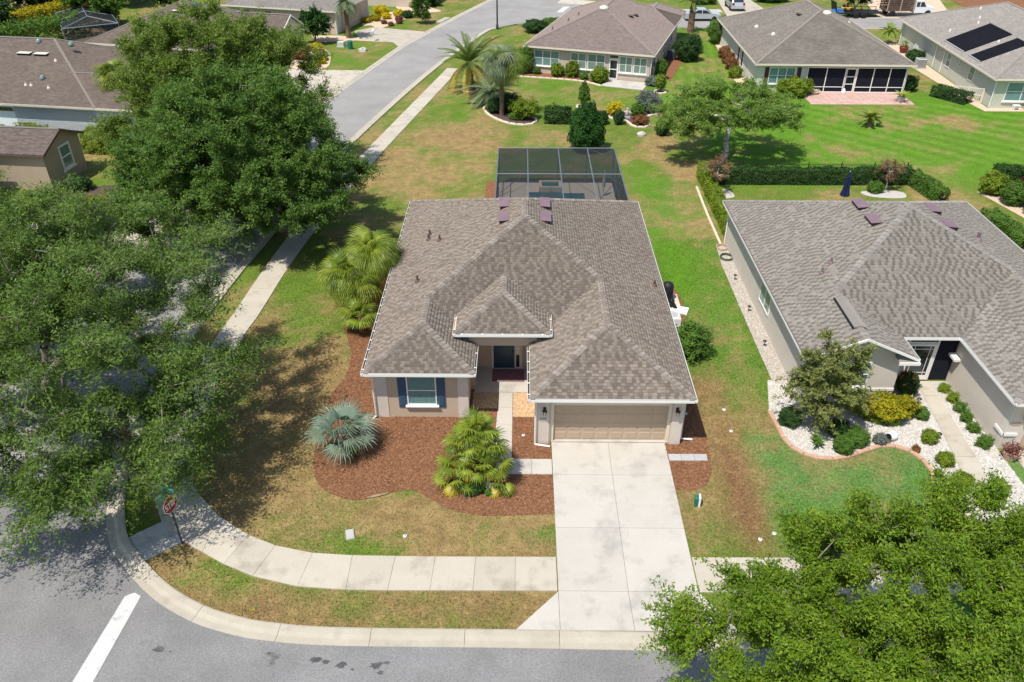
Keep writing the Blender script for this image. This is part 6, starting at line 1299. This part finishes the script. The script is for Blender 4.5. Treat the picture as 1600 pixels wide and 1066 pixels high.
# ------------------------------------------------------------------ pool, cage, fence
def pool():
    struct('pool_deck', MB().add([], []).prism([(-1.5, 45.2), (6.75, 45.2), (6.75, 55.2), (-1.5, 55.2)], 0, .035), 'pool_deck')
    struct('pool_water', MB().sheet([(.6, 47.6), (4.6, 47.6), (4.6, 53.1), (3.0, 53.1), (3.0, 53.25), (.6, 53.25)], .045), 'pool_water')
    sp = thing('pool_spa', 'raised cream spa wall at the far end of the pool', 'spa', (2.2, 53.9, 0))
    for b in ((-.8, .8, .45, .65), (-.8, .8, -.65, -.45), (-.8, -.6, -.449, .449), (.6, .8, -.449, .449)): MB().box(*b, .03, .42).build('spa_wall', 'pool_deck', sp)
    MB().sheet([(-.6, -.45), (.6, -.45), (.6, .45), (-.6, .45)], .34).build('spa_water', 'pool_water', sp)
    C = thing('pool_cage', 'grey framed screen enclosure over the pool behind the house', 'screen cage', (2.6, 50.3, 0)); ox, oy = 2.6, 50.3
    x0, x1, y0, y1, h = -1.5, 6.75, 45.7, 55.0, 2.65; r = lambda p: (p[0] - ox, p[1] - oy, p[2])
    def bar(a, b, w=.05, n='beam'):
        a, b = Vector(r(a)), Vector(r(b)); MB().tube([a, b], w, 4).build(n, 'cage_frame', C)
    xs = [-1.5, .56, 2.75, 4.83, 6.75]; ys = [45.7, 47.9, 50.1, 52.5, 55.0]
    up = lambda x: h + .0
    for x in xs: bar((x, y0, up(x)), (x, y1, h), .04)
    for y in (45.7, 50.1, 55.0): bar((x0, y, h + .02), (x1, y, h + .02), .035)
    for x in xs: bar((x, y1, 0), (x, y1, h), .05, 'post')
    for y in ys[1:-1]:
        for x in (x0, x1): bar((x, y, 0), (x, y, h), .05, 'post')
    bar((x0, y1, .95), (x1, y1, .95), .04, 'rail'); bar((x1, y0, .95), (x1, y1, .95), .04, 'rail'); bar((x0, y0, .95), (x0, y1, .95), .04, 'rail')
    for a, b in (((2.75, 55, h - .03), (-1.5, 46.5, h - .03)), ((2.75, 55, h - .03), (6.75, 48.2, h - .03)), ((.56, 55, h - .04), (-1.5, 52.2, h - .04)), ((4.83, 55, h - .04), (6.75, 53.2, h - .04)), ((6.75, 50.1, h - .04), (4.83, 45.7, h - .04))): bar(a, b, .025, 'brace')
    for xa, xb in zip(xs, xs[1:]):
        for ya, yb in ((45.7, 50.1), (50.1, 55.)): MB().add([r((xa + .05, ya + .05, h)), r((xb - .05, ya + .05, h)), r((xb - .05, yb - .05, h)), r((xa + .05, yb - .05, h))], [(0, 1, 2, 3)]).build('screen_panel', 'cage_roof_screen', C)
        MB().add([r((xa + .05, y1, .05)), r((xb - .05, y1, .05)), r((xb - .05, y1, h - .05)), r((xa + .05, y1, h - .05))], [(0, 1, 2, 3)]).build('screen_panel', 'cage_screen', C)
    for ya, yb in zip(ys, ys[1:]):
        for x in (x0, x1): MB().add([r((x, ya + .05, .05)), r((x, yb - .05, .05)), r((x, yb - .05, h - .05)), r((x, ya + .05, h - .05))], [(0, 1, 2, 3)]).build('screen_panel', 'cage_screen', C)
    o = thing('pool_slide_post', 'pale folded pool umbrella standing inside the right end of the cage', 'umbrella', (5.9, 52.6, 0)); MB().lathe([(.03, .03), (.03, 1.1)], 8).build('pole', 'steel', o); MB().lathe([(.13, .75), (.11, 1.2), (.05, 1.9), (.02, 2.0)], 10).build('canopy', 'ac_grey', o)
    # small cage at the upper left
    C = thing('pool_cage', 'small pitched screen cage behind the brown roof at the upper left', 'screen cage', (-52.6, 101.5, 0), R(30))
    A = [(-3.0, -5, 0), (3.0, -5, 0), (3.0, 5, 0), (-3.0, 5, 0)]; Bq = [(-3.0, -5, 1.9), (3.0, -5, 1.9), (3.0, 5, 1.9), (-3.0, 5, 1.9)]; ra, rb = (0, -3.4, 2.7), (0, 3.4, 2.7)
    for a, b in list(zip(A, Bq)) + [(Bq[i], Bq[(i + 1) % 4]) for i in range(4)] + [(Bq[0], ra), (Bq[1], ra), (Bq[2], rb), (Bq[3], rb), (ra, rb), ((3.0, 0, 1.9), (0, 0, 2.7)), ((-3.0, 0, 1.9), (0, 0, 2.7)), ((3.0, 0, 0), (3.0, 0, 1.9))]: MB().tube([a, b], .06, 4).build('beam', 'cage_frame', C)
    for f in ([Bq[0], Bq[1], ra], [Bq[1], Bq[2], rb, ra], [Bq[2], Bq[3], rb], [Bq[3], Bq[0], ra, rb], [A[0], A[1], Bq[1], Bq[0]], [A[1], A[2], Bq[2], Bq[1]]): MB().add(f, [tuple(range(len(f)))]).build('screen_panel', 'cage_screen', C)
    struct('small_pool_deck', MB().add([tuple((T(-52.6, 101.5, .02, R(30)) @ Vector(p))) for p in A], [(0, 1, 2, 3)]), 'tan_gravel')
pool()
def fence_line():
    Fn = thing('metal_fence', 'thin black picket fence behind the dark hedge of the fenced yard', 'fence', (21.1, 55.75, 0)); L = 7.2
    for z in (.25, 1.2): MB().box(-L, L, -.015, .015, z - .015, z + .015).build('rail', 'black', Fn)
    me = MB().box(-.009, .009, -.009, .009, .05, 1.32).mesh('picket', 'black'); mp = MB().box(-.03, .03, -.03, .03, 0, 1.4).mesh('post', 'black')
    for i in range(121): link('picket', me, Fn).location = (-L + i * .12, 0, 0)
    for i in range(7): link('post', mp, Fn).location = (-L + i * 2.4, .001, 0)
fence_line()

# ------------------------------------------------------------------ street and garden furniture
def letters(txt, h, m, parent, M, w=.09, gap=.03, t=.022):
    """block capitals built from bars on the sign face (local x right, z up, -y out)"""
    G = {'S': ['111', '100', '111', '001', '111'], 'T': ['111', '010', '010', '010', '010'], 'O': ['111', '101', '101', '101', '111'], 'P': ['111', '101', '111', '100', '100']}
    W = len(txt) * w + (len(txt) - 1) * gap
    for k, c in enumerate(txt):
        mb = MB(); x0 = -W / 2 + k * (w + gap); rows = G[c]
        for j, row in enumerate(rows):
            i = 0
            while i < 3:
                if row[i] == '1':
                    e = i
                    while e + 1 < 3 and row[e + 1] == '1': e += 1
                    zc = h / 2 - j * (h - t) / 4 - t / 2
                    if e > i or True: mb.box(x0 + i * (w - t) / 2, x0 + e * (w - t) / 2 + t, -.0035, 0, zc - (t / 2 if e > i else (h / 8 + t / 4)), zc + (t / 2 if e > i else (h / 8 + t / 4)), M)
                    i = e + 1
                else: i += 1
        mb.build('letter', m, parent)
def street_things():
    S = thing('stop_sign', 'red octagonal STOP sign on a dark post at the corner ramp', 'road sign', (-12.43, 20.34, 0), R(72))
    MB().tube([(0, 0, -.1), (0, 0, 2.62)], .035, 8).build('post', 'post_dark', S)
    oc = lambda r: [(r * math.cos(R(22.5 + 45 * k)), 2.05 + r * math.sin(R(22.5 + 45 * k))) for k in range(8)]
    def plate(r, y0, y1, m, n, par):
        p = oc(r); return MB().add([(x, y0, z) for x, z in p] + [(x, y1, z) for x, z in p], [tuple(range(7, -1, -1))[::-1], tuple(range(15, 7, -1))] + [(i, 8 + i, 8 + (i + 1) % 8, (i + 1) % 8) for i in range(8)]).build(n, m, par)
    pl = plate(.37, -.045, -.038, 'sign_white', 'sign_border', S); fc = plate(.348, -.049, -.0455, 'sign_red', 'sign_face', S)
    letters('STOP', .25, 'sign_white', fc, T(0, -.050, 2.05), .115, .026, .034)
    MB().box(-.38, .38, -.01, .01, 2.52, 2.68).build('street_name_plate', 'sign_teal', S); MB().box(-.012, .012, -.38, .38, 2.70, 2.86).build('street_name_plate', 'sign_teal', S)
    # street lamp
    L = thing('street_lamp', 'tall dark street lamp post beside the side street', 'street lamp', (-2.9, 104.8, 0)); MB().tube([(0, 0, 0), (0, 0, 6.5)], [.11, .07], 8).build('pole', 'post_dark', L); MB().lathe([(.16, 0), (.16, .5), (.11, .6)], 10).build('base', 'post_dark', L); MB().lathe([(.08, 6.5), (.25, 6.7), (.2, 7.0), (.03, 7.15)], 10).build('lamp_head', 'glass_pale', L)
    # storm drain
    D = thing('storm_drain', 'dark kerb inlet in the concrete kerb of the far street', 'drain', (-9.75, 109.4, 0), R(71)); MB().box(-1.5, 1.5, -.1, .75, 0, .17, None, .03).build('slab', 'kerb', D); MB().box(-1.2, 1.2, -.15, -.099, .03, .13).build('opening', 'black', D)
    # utility pedestal right of the drive
    U = thing('utility_pedestal', 'small green and white utility pedestal right of the driveway', 'utility box', (7.0, 22.55, 0), R(-8)); MB().box(-.09, .05, -.13, .13, 0, .44, None, .03).build('box', 'util_green', U); MB().box(.052, .13, -.14, .14, 0, .48, None, .02).build('cover', 'plastic_white', U)
    o = thing('utility_pedestal', 'dark green cylinder pedestal on the lawn by the far drive', 'utility box', (-19.5, 94.6, 0)); MB().lathe([(.3, 0), (.3, .8), (.24, .92), (.05, .95)], 12).build('body', 'util_green', o); 
    o = thing('utility_cabinet', 'pale utility cabinet beside the dark green pedestal', 'utility box', (-20.7, 95.6, 0), R(-15)); MB().box(-.5, .5, -.4, .4, 0, .1).build('pad', 'concrete_grey', o); MB().box(-.4, .4, -.3, .3, .1, .6, None, .05).build('cabinet', 'stucco_sage', o)
    # lids, sprinklers, small white things
    for x, y, l in ((-6.29, 20.84, 'grey meter box lid in the front lawn'),):
        o = thing('meter_lid', l, 'lid', (x, y, 0), R(15)); MB().box(-.16, .16, -.25, .25, .0, .06, None, .015).build('frame', 'stone_grey', o); MB().box(-.12, .12, -.21, .21, .06, .066).build('lid', 'concrete_grey', o)
    for x, y, l in ((.23, 26.62, 'white ring light in the mulch between path and garage'), (-4.22, 20.79, 'white cleanout cap in the front lawn'), (7.55, 28.2, 'white cap in the shaded mulch right of the garage'), (9.34, 28.5, 'upper white sprinkler ring on the lawn right of the garage'), (9.33, 27.0, 'lower white sprinkler ring on the lawn right of the garage'), (9.05, 20.75, 'white marker on the lawn near the right pavement'), (9.65, 21.05, 'second white marker on the neighbour lawn')):
        o = thing('ground_cap', l, 'cap', (x, y, 0)); MB().lathe([(.075, 0), (.075, .05), (.05, .06)], 14).build('ring', 'plastic_white', o); MB().lathe([(.045, .0), (.045, .075), (.025, .085)], 10).build('cap', 'stone_grey', o)
    o = thing('marker_flag', 'yellow and green marker flag on the kerb verge', 'flag', (-8.86, 17.26, 0)); MB().tube([(0, 0, 0), (.02, .03, .32)], .006, 5).build('wire', 'steel', o); MB().add([(.02, .03, .32), (.02, .03, .20), (-.13, -.02, .17), (-.12, -.05, .27)], [(0, 1, 2, 3), (3, 2, 1, 0)]).build('yellow_flag', 'flag_yellow', o); MB().add([(.02, .03, .32), (.02, .03, .24), (.10, .09, .22), (.09, .1, .31)], [(0, 1, 2, 3), (3, 2, 1, 0)]).build('green_flag', 'flag_green', o)
    # rocks
    def rock(l, x, y, s, m='stone_grey', nm='rock'):
        rg = random.Random(int(x * 91)); bm = [(d[0] * s * rg.uniform(.8, 1.15), d[1] * s * rg.uniform(.7, 1.1), max(0, d[2]) * s * rg.uniform(.7, 1.)) for d in [(math.cos(a) * r_, math.sin(a) * r_, z) for z, r_ in ((0, 1.), (.45, .95), (.8, .55)) for a in [k * math.pi / 4 for k in range(8)]]]
        o = MB().add(bm + [(0, 0, s * .85)], [(i * 8 + j, i * 8 + (j + 1) % 8, i * 8 + 8 + (j + 1) % 8, i * 8 + 8 + j) for i in range(2) for j in range(8)] + [(16 + j, 16 + (j + 1) % 8, 24) for j in range(8)]).build(nm, m); o.location = (x, y, 0); tag(o, l, 'rock')
    rock('white rock at the foot of the lime fan palm', -.98, 23.05, .17, 'white_gravel'); rock('dark stone ornament in the mulch left of the white rock', -2.06, 22.97, .12, 'black')
    rock('pale flat rock on the back lawn below the statue bed', 10.2, 65.5, .4, 'white_gravel'); rock('white rocks on the lawn island by the far drive', -17.9, 93.6, .55, 'white_gravel')
    # fallen frond
    o = link('fallen_frond', feather_mesh('fallen', 'frond_dead', .85, 26, .09, .15, .02, .1)); o.location = (-5.95, 22.75, .05); o.rotation_euler = (0, 0, R(18)); tag(o, 'dry palm frond lying at the edge of the mulch bed', 'palm frond')
    # pool equipment right of the house
    E = thing('pool_equipment', 'black pool filter tank and pipes at the right wall of the house', 'pool equipment', (8.1, 37.9, 0)); MB().box(-.7, .75, -1.2, .9, 0, .09).build('pad', 'pool_deck', E); MB().lathe([(.30, .09), (.32, .3), (.32, .95), (.24, 1.1), (.06, 1.18)], 16, T(.1, .35, 0)).build('filter_tank', 'black', E, True)
    MB().lathe([(.14, .09), (.14, .5), (.06, .56)], 12, T(.25, -.45, 0)).build('pump', 'black', E)
    for k in range(4): MB().tube([(.1 + .08 * k, .1, .15 + .12 * k), (.25, -.3 - .1 * k, .2 + .12 * k), (.35 + .05 * k, -.7, .15)], .035, 6).build('pipe', 'black', E)
    o = MB().box(-.45, .45, -.35, .35, 0, .10, None, .02).build('concrete_cover', 'plastic_white'); o.location = (8.75, 37.15, 0); o.rotation_euler = (0, 0, R(-20)); tag(o, 'white rectangular cover beside the pool filter', 'cover')
    A = thing('air_conditioner', 'white air conditioner hidden by the right eave of the house', 'air conditioner', (8.0, 35.4, 0)); MB().box(-.4, .4, -.4, .4, .0, .85, None, .05).build('casing', 'plastic_white', A); MB().lathe([(.3, .85), (.3, .87)], 16).build('fan_grille', 'ac_grey', A)
    # hoses on the gravel strip
    for l, x, y, r_, m in (('coiled dark garden hose on the white gravel strip', 12.6, 43.3, .36, 'rubber_green'), ('loose brown hose coil at the top of the white gravel strip', 12.62, 44.6, .34, 'planter')):
        pts = [(r_ * (1 + .05 * math.sin(k * .9)) * math.cos(k * .4), r_ * 1.1 * math.sin(k * .4), .05 + .0022 * k) for k in range(56)]; o = MB().tube(pts, .03 if m == 'rubber_green' else .018, 6).build('garden_hose', m); o.location = (x, y, 0); tag(o, l, 'hose')
    for l, x, y in (('black path light on the gravel strip nearest the hose', 12.5, 40.6), ('black path light on the gravel strip beside the side window', 12.48, 37.1), ('black path light on the gravel strip nearest the street', 12.45, 33.7), ('black path light between lime shrub and path', 18.15, 26.55), ('black path light beside the orange flowered bush', 18.3, 29.0), ('black path light at the lower end of the path', 18.05, 24.1)):
        o = thing('path_light', l, 'path light', (x, y, 0)); MB().tube([(0, 0, 0), (0, 0, .3)], .015, 6).build('stake', 'black', o); MB().lathe([(.04, .26), (.05, .32), (.11, .33), (.03, .40)], 10).build('lamp_head', 'bronze', o)
    # urn on its side, planter, umbrella
    U = thing('urn', 'white urn tipped on its side spilling a grey plant', 'urn', (16.15, 26.55, .0), R(-60)); M = Matrix.Translation((0, 0, .20)) @ Matrix.Rotation(R(80), 4, 'X'); MB().lathe([(.08, -.26), (.19, -.14), (.22, .02), (.17, .16), (.14, .2), (.19, .25)], 16, M).build('pot', 'plastic_white', U, True); MB().lathe([(.15, .245), (.14, .255)], 14, M).build('mouth', 'black', U)
    V, F = leaf_arrays(np.random.default_rng(4).normal(size=(240, 3)) * np.array([.11, .12, .05]) + np.array([.0, -.45, .12]), np.full(240, .06)); npmesh('plant', V, F, 'leaf_grey', U)
    P = thing('planter', 'tan pot of plum foliage at the corner of the greige garage', 'planter', (20.6, 25.35, 0)); MB().lathe([(.22, 0), (.32, .32), (.34, .36), (.30, .36)], 8).build('pot', 'planter', P); V, F = leaf_arrays(np.random.default_rng(6).normal(size=(520, 3)) * np.array([.17, .16, .11]) + np.array([0, 0, .5]), np.full(520, .09), .7); npmesh('foliage', V, F, 'leaf_plum', P)
    Um = thing('patio_umbrella', 'closed navy blue patio umbrella behind the grey roof', 'umbrella', (22.0, 50.6, 0)); MB().tube([(0, 0, 0), (0, 0, 2.75)], .025, 8).build('pole', 'plastic_white', Um); MB().lathe([(.33, .0), (.33, .06), (.05, .1)], 14).build('base', 'black', Um)
    vs = []; k = 16
    for z, r_ in ((1.0, .27), (1.35, .2), (1.8, .15), (2.3, .12), (2.7, .03)): vs += [((r_ * (1.25 if j % 2 else .75)) * math.cos(2 * math.pi * j / k), (r_ * (1.25 if j % 2 else .75)) * math.sin(2 * math.pi * j / k), z) for j in range(k)]
    MB().add(vs, [(i * k + j, i * k + (j + 1) % k, (i + 1) * k + (j + 1) % k, (i + 1) * k + j) for i in range(4) for j in range(k)]).build('canopy', 'umbrella_blue', Um)
    # statue on the back lawn
    St = thing('garden_statue', 'small grey garden statue on a plinth between golden and green bushes', 'statue', (9.5, 70.0, 0)); MB().box(-.26, .26, -.26, .26, 0, .22, None, .05).build('plinth', 'stone_grey', St); MB().lathe([(.2, .22), (.15, .4), (.18, .55), (.12, .7), (.07, .74), (.10, .8), (.09, .9), (.02, .95)], 12).build('figure', 'stone_grey', St, True)
    # by the porch house
    Pp = thing('potted_palm', 'small potted yellow palm at the right corner of the paver patio', 'potted plant', (35.6, 74.9, 0)); MB().lathe([(.25, 0), (.36, .45), (.38, .5), (.33, .5)], 12).build('pot', 'stone_grey', Pp)
    for i in range(12): link('frond', feather_mesh('potp', 'frond_lime', .9, 18, .2, .9, .02), Pp, M=Matrix.Translation((0, 0, .5)) @ Matrix.Rotation(i * 2.4, 4, 'Z') @ Matrix.Rotation(-R(62 - 3 * i), 4, 'Y'))
    Pw = thing('flower_bowl', 'low bowl of white flowers at the left of the paver patio', 'flower pot', (28.3, 77.4, 0)); MB().lathe([(.3, .0), (.45, .25), (.42, .25)], 12).build('bowl', 'planter', Pw); V, F = leaf_arrays(np.random.default_rng(9).normal(size=(160, 3)) * np.array([.22, .14, .06]) + np.array([0, 0, .34]), np.full(160, .11), .9); npmesh('flowers', V, F, 'flower_white', Pw)
    o = thing('door_stone', 'white stone figure beside the porch screen door', 'garden ornament', (31.2, 77.6, 0)); MB().lathe([(.2, 0), (.24, .15), (.14, .3), (.12, .42), (.03, .5)], 10).build('figure', 'plastic_white', o, True)
    # by the sage house
    A = thing('air_conditioner', 'grey air conditioner on the gravel beside the sage house', 'air conditioner', (42.4, 87.0, 0), R(-3)); MB().box(-.55, .55, -.5, .5, 0, .12).build('pad', 'concrete_grey', A); MB().box(-.45, .45, -.45, .45, .12, 1.0, None, .05).build('casing', 'ac_grey', A); MB().lathe([(.36, 1.0), (.36, 1.02), (.08, 1.03)], 16).build('fan_grille', 'steel', A)
    for k in range(7): MB().box(-.46, .46, -.456, -.45, .2 + k * .11, .24 + k * .11).build('louvre', 'black', A)
    o = thing('plant_pot', 'dark red glazed pot by the wall of the sage house', 'pot', (43.2, 93.4, 0)); MB().lathe([(.3, 0), (.48, .5), (.5, .7), (.42, .7)], 14).build('pot', 'ceramic_red', o, True); V, F = leaf_arrays(np.random.default_rng(12).normal(size=(120, 3)) * np.array([.2, .2, .2]) + np.array([0, 0, 1.0]), np.full(120, .16), .6); npmesh('plant', V, F, 'leaf_lime', o)
    G = thing('garden_gate', 'ivory lattice gate and screen at the corner of the sage house', 'gate', (42.0, 75.4, 0), R(-25))
    for x in (-1.3, -.1, 1.2): MB().box(x - .06, x + .06, -.06, .06, 0, 1.35).build('post', 'trim_cream', G)
    for z in (.1, .65, 1.25): MB().box(-1.3, 1.2, -.03, .03, z - .04, z + .04).build('rail', 'trim_cream', G)
    for k in range(16): MB().box(-1.24 + k * .155, -1.2 + k * .155, -.025, .025, .1, 1.25).build('bar', 'trim_cream', G)
    o = thing('barrel', 'dark grey rain barrel against the front wall of the sage house', 'barrel', (46.3, 72.55, 0)); MB().lathe([(.36, 0), (.42, .3), (.42, .65), (.36, .9), (.3, .92)], 14).build('body', 'post_dark', o, True)
    o = thing('garden_stool', 'small white garden stool left of the rain barrel', 'stool', (45.2, 72.7, 0)); MB().box(-.3, .3, -.2, .2, .38, .44).build('seat', 'plastic_white', o)
    for x in (-.25, .25):
        for y in (-.15, .15): MB().box(x - .03, x + .03, y - .03, y + .03, 0, .38).build('leg', 'plastic_white', o)
    Lb = thing('folding_ladder', 'white folding drying rack leaning by the sage house wall', 'rack', (43.4, 91.0, 0), R(80))
    for s in (-.4, .4): MB().tube([(s, -.35, 0), (s, 0, 1.5)], .03, 5).build('leg', 'plastic_white', Lb); MB().tube([(s, .35, 0), (s, 0, 1.5)], .03, 5).build('leg', 'plastic_white', Lb)
    for z in (.4, .8, 1.2): MB().tube([(-.4, -.35 * (1 - z / 1.5), z), (.4, -.35 * (1 - z / 1.5), z)], .02, 5).build('rung', 'plastic_white', Lb)
    A = thing('air_conditioner', 'dark air conditioner between mauve house and rounded bush', 'air conditioner', (16.6, 90.3, 0), R(-17)); MB().box(-.45, .45, -.45, .45, .0, 1.0, None, .05).build('casing', 'post_dark', A); MB().lathe([(.36, 1.0), (.36, 1.02)], 14).build('fan_grille', 'steel', A)
    Mb = thing('mailbox', 'white mailbox post beside the far concrete drive', 'mailbox', (-17.4, 98.4, 0)); MB().box(-.06, .06, -.06, .06, 0, 1.05).build('post', 'plastic_white', Mb); MB().box(-.14, .14, -.28, .28, 1.05, 1.32, None, .07).build('box', 'plastic_white', Mb)
street_things()

# ------------------------------------------------------------------ vehicles on the back street
def wheel(root, x, y, r, w=.22):
    M = Matrix.Translation((x, y, r)) @ Matrix.Rotation(R(90), 4, 'X'); t = MB().lathe([(r * .62, -w / 2), (r * .95, -w / 2), (r, -w / 4), (r, w / 4), (r * .95, w / 2), (r * .62, w / 2)], 16, M).build('wheel', 'tyre', root, True); MB().lathe([(r * .62, -w * .48), (r * .62, w * .48)], 12, M).build('rim', 'steel', t)
def car(name, label, x, y, rz, L, W, prof, glass, paint, cat):
    """prof: side outline (x,z); glass: cabin outline band"""
    C = thing(name, label, cat, (x, y, 0), rz); n = len(prof)
    rows = [(-W / 2, .93), (-W / 2 * .98, 1.), (W / 2 * .98, 1.), (W / 2, .93)]
    cab = lambda z: 1 - .22 * max(0, z - .85)
    vs = []
    for s in (-1, -.9, .9, 1):
        for px, pz in prof: vs.append((px, s * W / 2 * cab(pz), pz if abs(s) > .95 else pz + (.03 if pz > .5 else -.02)))
    fs = [(k * n + i, k * n + (i + 1) % n, (k + 1) * n + (i + 1) % n, (k + 1) * n + i) for k in range(3) for i in range(n)] + [tuple(range(n)), tuple(reversed(range(3 * n, 4 * n)))]
    MB().add(vs, fs).build('body', paint, C)
    for s in (-1, 1):
        for g in glass: MB().add([(px, s * (W / 2 * cab(pz) + .006), pz) for px, pz in g], [tuple(range(len(g)))]).build('window', 'glass_dark', C)
    return C
def vehicles():
    sed = [(-2.3, .35), (2.25, .35), (2.33, .6), (2.2, .82), (1.1, .98), (.35, 1.42), (-.75, 1.46), (-1.6, 1.05), (-2.25, .98), (-2.36, .65)]
    C = car('car', 'silver white sedan parked at the kerb of the back street', 23.7, 110.3, 0, 4.6, 1.8, sed, [[(.95, .98), (.3, 1.34), (-.15, 1.37), (-.15, .98)], [(-.25, .98), (-.25, 1.37), (-.72, 1.38), (-1.35, 1.04)]], 'paint_silver', 'car')
    MB().add([(1.12, -.72, 1.0), (1.12, .72, 1.0), (.4, .6, 1.44), (.4, -.6, 1.44)], [(0, 1, 2, 3)]).build('windscreen', 'glass_dark', C); MB().add([(-1.58, -.7, 1.09), (-1.58, .7, 1.09), (-.8, .6, 1.49), (-.8, -.6, 1.49)], [(3, 2, 1, 0)]).build('rear_window', 'glass_dark', C)
    for x in (-1.45, 1.42):
        for y in (-.82, .82): wheel(C, x, y, .33)
    for y in (-.62, .62): MB().box(2.24, 2.345, y - .18, y + .18, .6, .74).build('headlight', 'glass_pale', C); MB().box(-2.37, -2.28, y - .2, y + .2, .72, .86).build('tail_light', 'lamp_red', C)
    suv = [(-2.2, .38), (2.2, .38), (2.28, .7), (2.1, .98), (1.2, 1.08), (.6, 1.62), (-1.7, 1.68), (-2.15, 1.15), (-2.27, .7)]
    C = car('car', 'silver hatchback parked on the far concrete drive, seen from behind', 29.6, 117.8, R(90), 4.5, 1.85, suv, [[(1.0, 1.1), (.55, 1.52), (-.4, 1.56), (-.4, 1.1)], [(-.5, 1.1), (-.5, 1.56), (-1.6, 1.58), (-1.85, 1.15)]], 'paint_silver', 'car')
    MB().add([(-2.16, -.68, 1.2), (-2.16, .68, 1.2), (-1.76, .6, 1.66), (-1.76, -.6, 1.66)], [(3, 2, 1, 0)]).build('rear_window', 'glass_dark', C)
    for x in (-1.35, 1.4):
        for y in (-.84, .84): wheel(C, x, y, .35)
    for y in (-.72, .72): MB().box(-2.3, -2.16, y - .13, y + .13, .85, 1.12).build('tail_light', 'lamp_red', C)
    MB().box(-2.31, -2.2, -.85, .85, .42, .62).build('bumper', 'ac_grey', C)
    # truck with brush
    Tt = thing('truck', 'white crew cab truck with tall brush filled bed on the back street', 'truck', (51.4, 113.4, 0), R(4))
    cabp = [(.6, .5), (3.2, .5), (3.3, 1.15), (2.3, 1.25), (1.75, 2.0), (.6, 2.05)]
    n = len(cabp); MB().add([(x, -1, z) for x, z in cabp] + [(x, 1, z) for x, z in cabp], [tuple(range(n)), tuple(reversed(range(n, 2 * n)))] + [(i, (i + 1) % n, n + (i + 1) % n, n + i) for i in range(n)]).build('cab', 'paint_white', Tt)
    for s in (-1, 1):
        for g in ([(.75, 1.25), (1.2, 1.25), (1.2, 1.85), (.75, 1.85)], [(1.3, 1.25), (2.1, 1.25), (1.7, 1.85), (1.3, 1.85)]): MB().add([(x, s * 1.006, z) for x, z in g], [(0, 1, 2, 3)]).build('window', 'glass_dark', Tt)
    MB().add([(2.31, -.85, 1.27), (2.31, .85, 1.27), (1.79, .85, 1.97), (1.79, -.85, 1.97)], [(0, 1, 2, 3)]).build('windscreen', 'glass_dark', Tt)
    MB().box(-3.2, .5, -1.05, 1.05, .75, .9).build('bed_floor', 'trim_brown', Tt)
    for y in (-1.05, .97):
        for k in range(5): MB().box(-3.2, .5, y, y + .08, .92 + k * .28, 1.14 + k * .28).build('side_board', 'trim_brown', Tt)
    for x in (-3.15, -1.4, .42): MB().box(x - .05, x + .05, -1.12, -1.051, .75, 2.35).build('stake', 'planter', Tt); MB().box(x - .05, x + .05, 1.051, 1.12, .75, 2.35).build('stake', 'planter', Tt)
    for x in (-2.3, 2.5):
        for y in (-.98, .98): wheel(Tt, x, y, .42, .26)
    V, F = leaf_arrays(np.random.default_rng(21).normal(size=(2600, 3)) * np.array([.85, .45, .35]) + np.array([-1.35, 0, 1.95]), np.full(2600, .34), .22); o = npmesh('brush_load', V + np.array([51.4, 113.4, 0]), F, 'brush_brown', kind='stuff'); tag(o, 'pile of brown cut branches in the truck bed', 'branches')
    Tr = thing('trailer', 'dark flat trailer hitched behind the white truck', 'trailer', (44.6, 112.6, 0), R(3)); MB().box(-3., 3., -1.05, 1.05, .55, .68).build('deck', 'black', Tr)
    for y in (-1.05, 1.0):
        MB().box(-3., 3., y, y + .05, 1.0, 1.06).build('rail', 'black', Tr)
        for k in range(7): MB().box(-3 + k * .99, -2.94 + k * .99, y, y + .05, .68, 1.0).build('stanchion', 'black', Tr)
    MB().tube([(3., 0, .6), (4.2, 0, .6)], .06, 6).build('tow_bar', 'black', Tr); MB().add([(-3.02, -1, .6), (-3.02, 1, .6), (-3.4, 1, 2.0), (-3.4, -1, 2.0)], [(0, 1, 2, 3), (3, 2, 1, 0)]).build('ramp', 'post_dark', Tr)
    for x in (-.5, .5):
        for y in (-1.15, 1.15): wheel(Tr, x, y, .36, .2)
    Mw = thing('mower', 'yellow ride on mower standing on the trailer', 'mower', (43.2, 112.8, .68), R(10)); MB().box(-.6, .6, -.4, .4, .2, .5, None, .06).build('deck', 'machine_yellow', Mw); MB().box(-.5, .0, -.25, .25, .5, .8, None, .05).build('engine', 'black', Mw); MB().box(.02, .3, -.25, .25, .5, .62).box(-.02, .06, -.25, .25, .62, 1.0).build('seat', 'black', Mw); MB().tube([(-.3, -.35, .5), (-.35, -.35, 1.3), (-.35, .35, 1.3), (-.3, .35, .5)], .03, 6).build('roll_bar', 'machine_yellow', Mw)
    for x in (-.45, .5):
        for y in (-.5, .5): wheel(Mw, x, y, .24, .18)
    Tb = thing('blue_tarp', 'folded blue tarp on the front of the dark trailer', 'tarp', (41.9, 112.4, .68)); MB().add([(-.8, -.6, 0), (.8, -.6, 0), (.9, .6, 0), (-.7, .6, 0), (-.55, -.4, .35), (.5, -.45, .28), (.6, .4, .4), (-.4, .42, .3)], [(3, 2, 1, 0), (4, 5, 6, 7), (0, 1, 5, 4), (1, 2, 6, 5), (2, 3, 7, 6), (3, 0, 4, 7)]).build('cloth', 'tarp_blue', Tb)
vehicles()
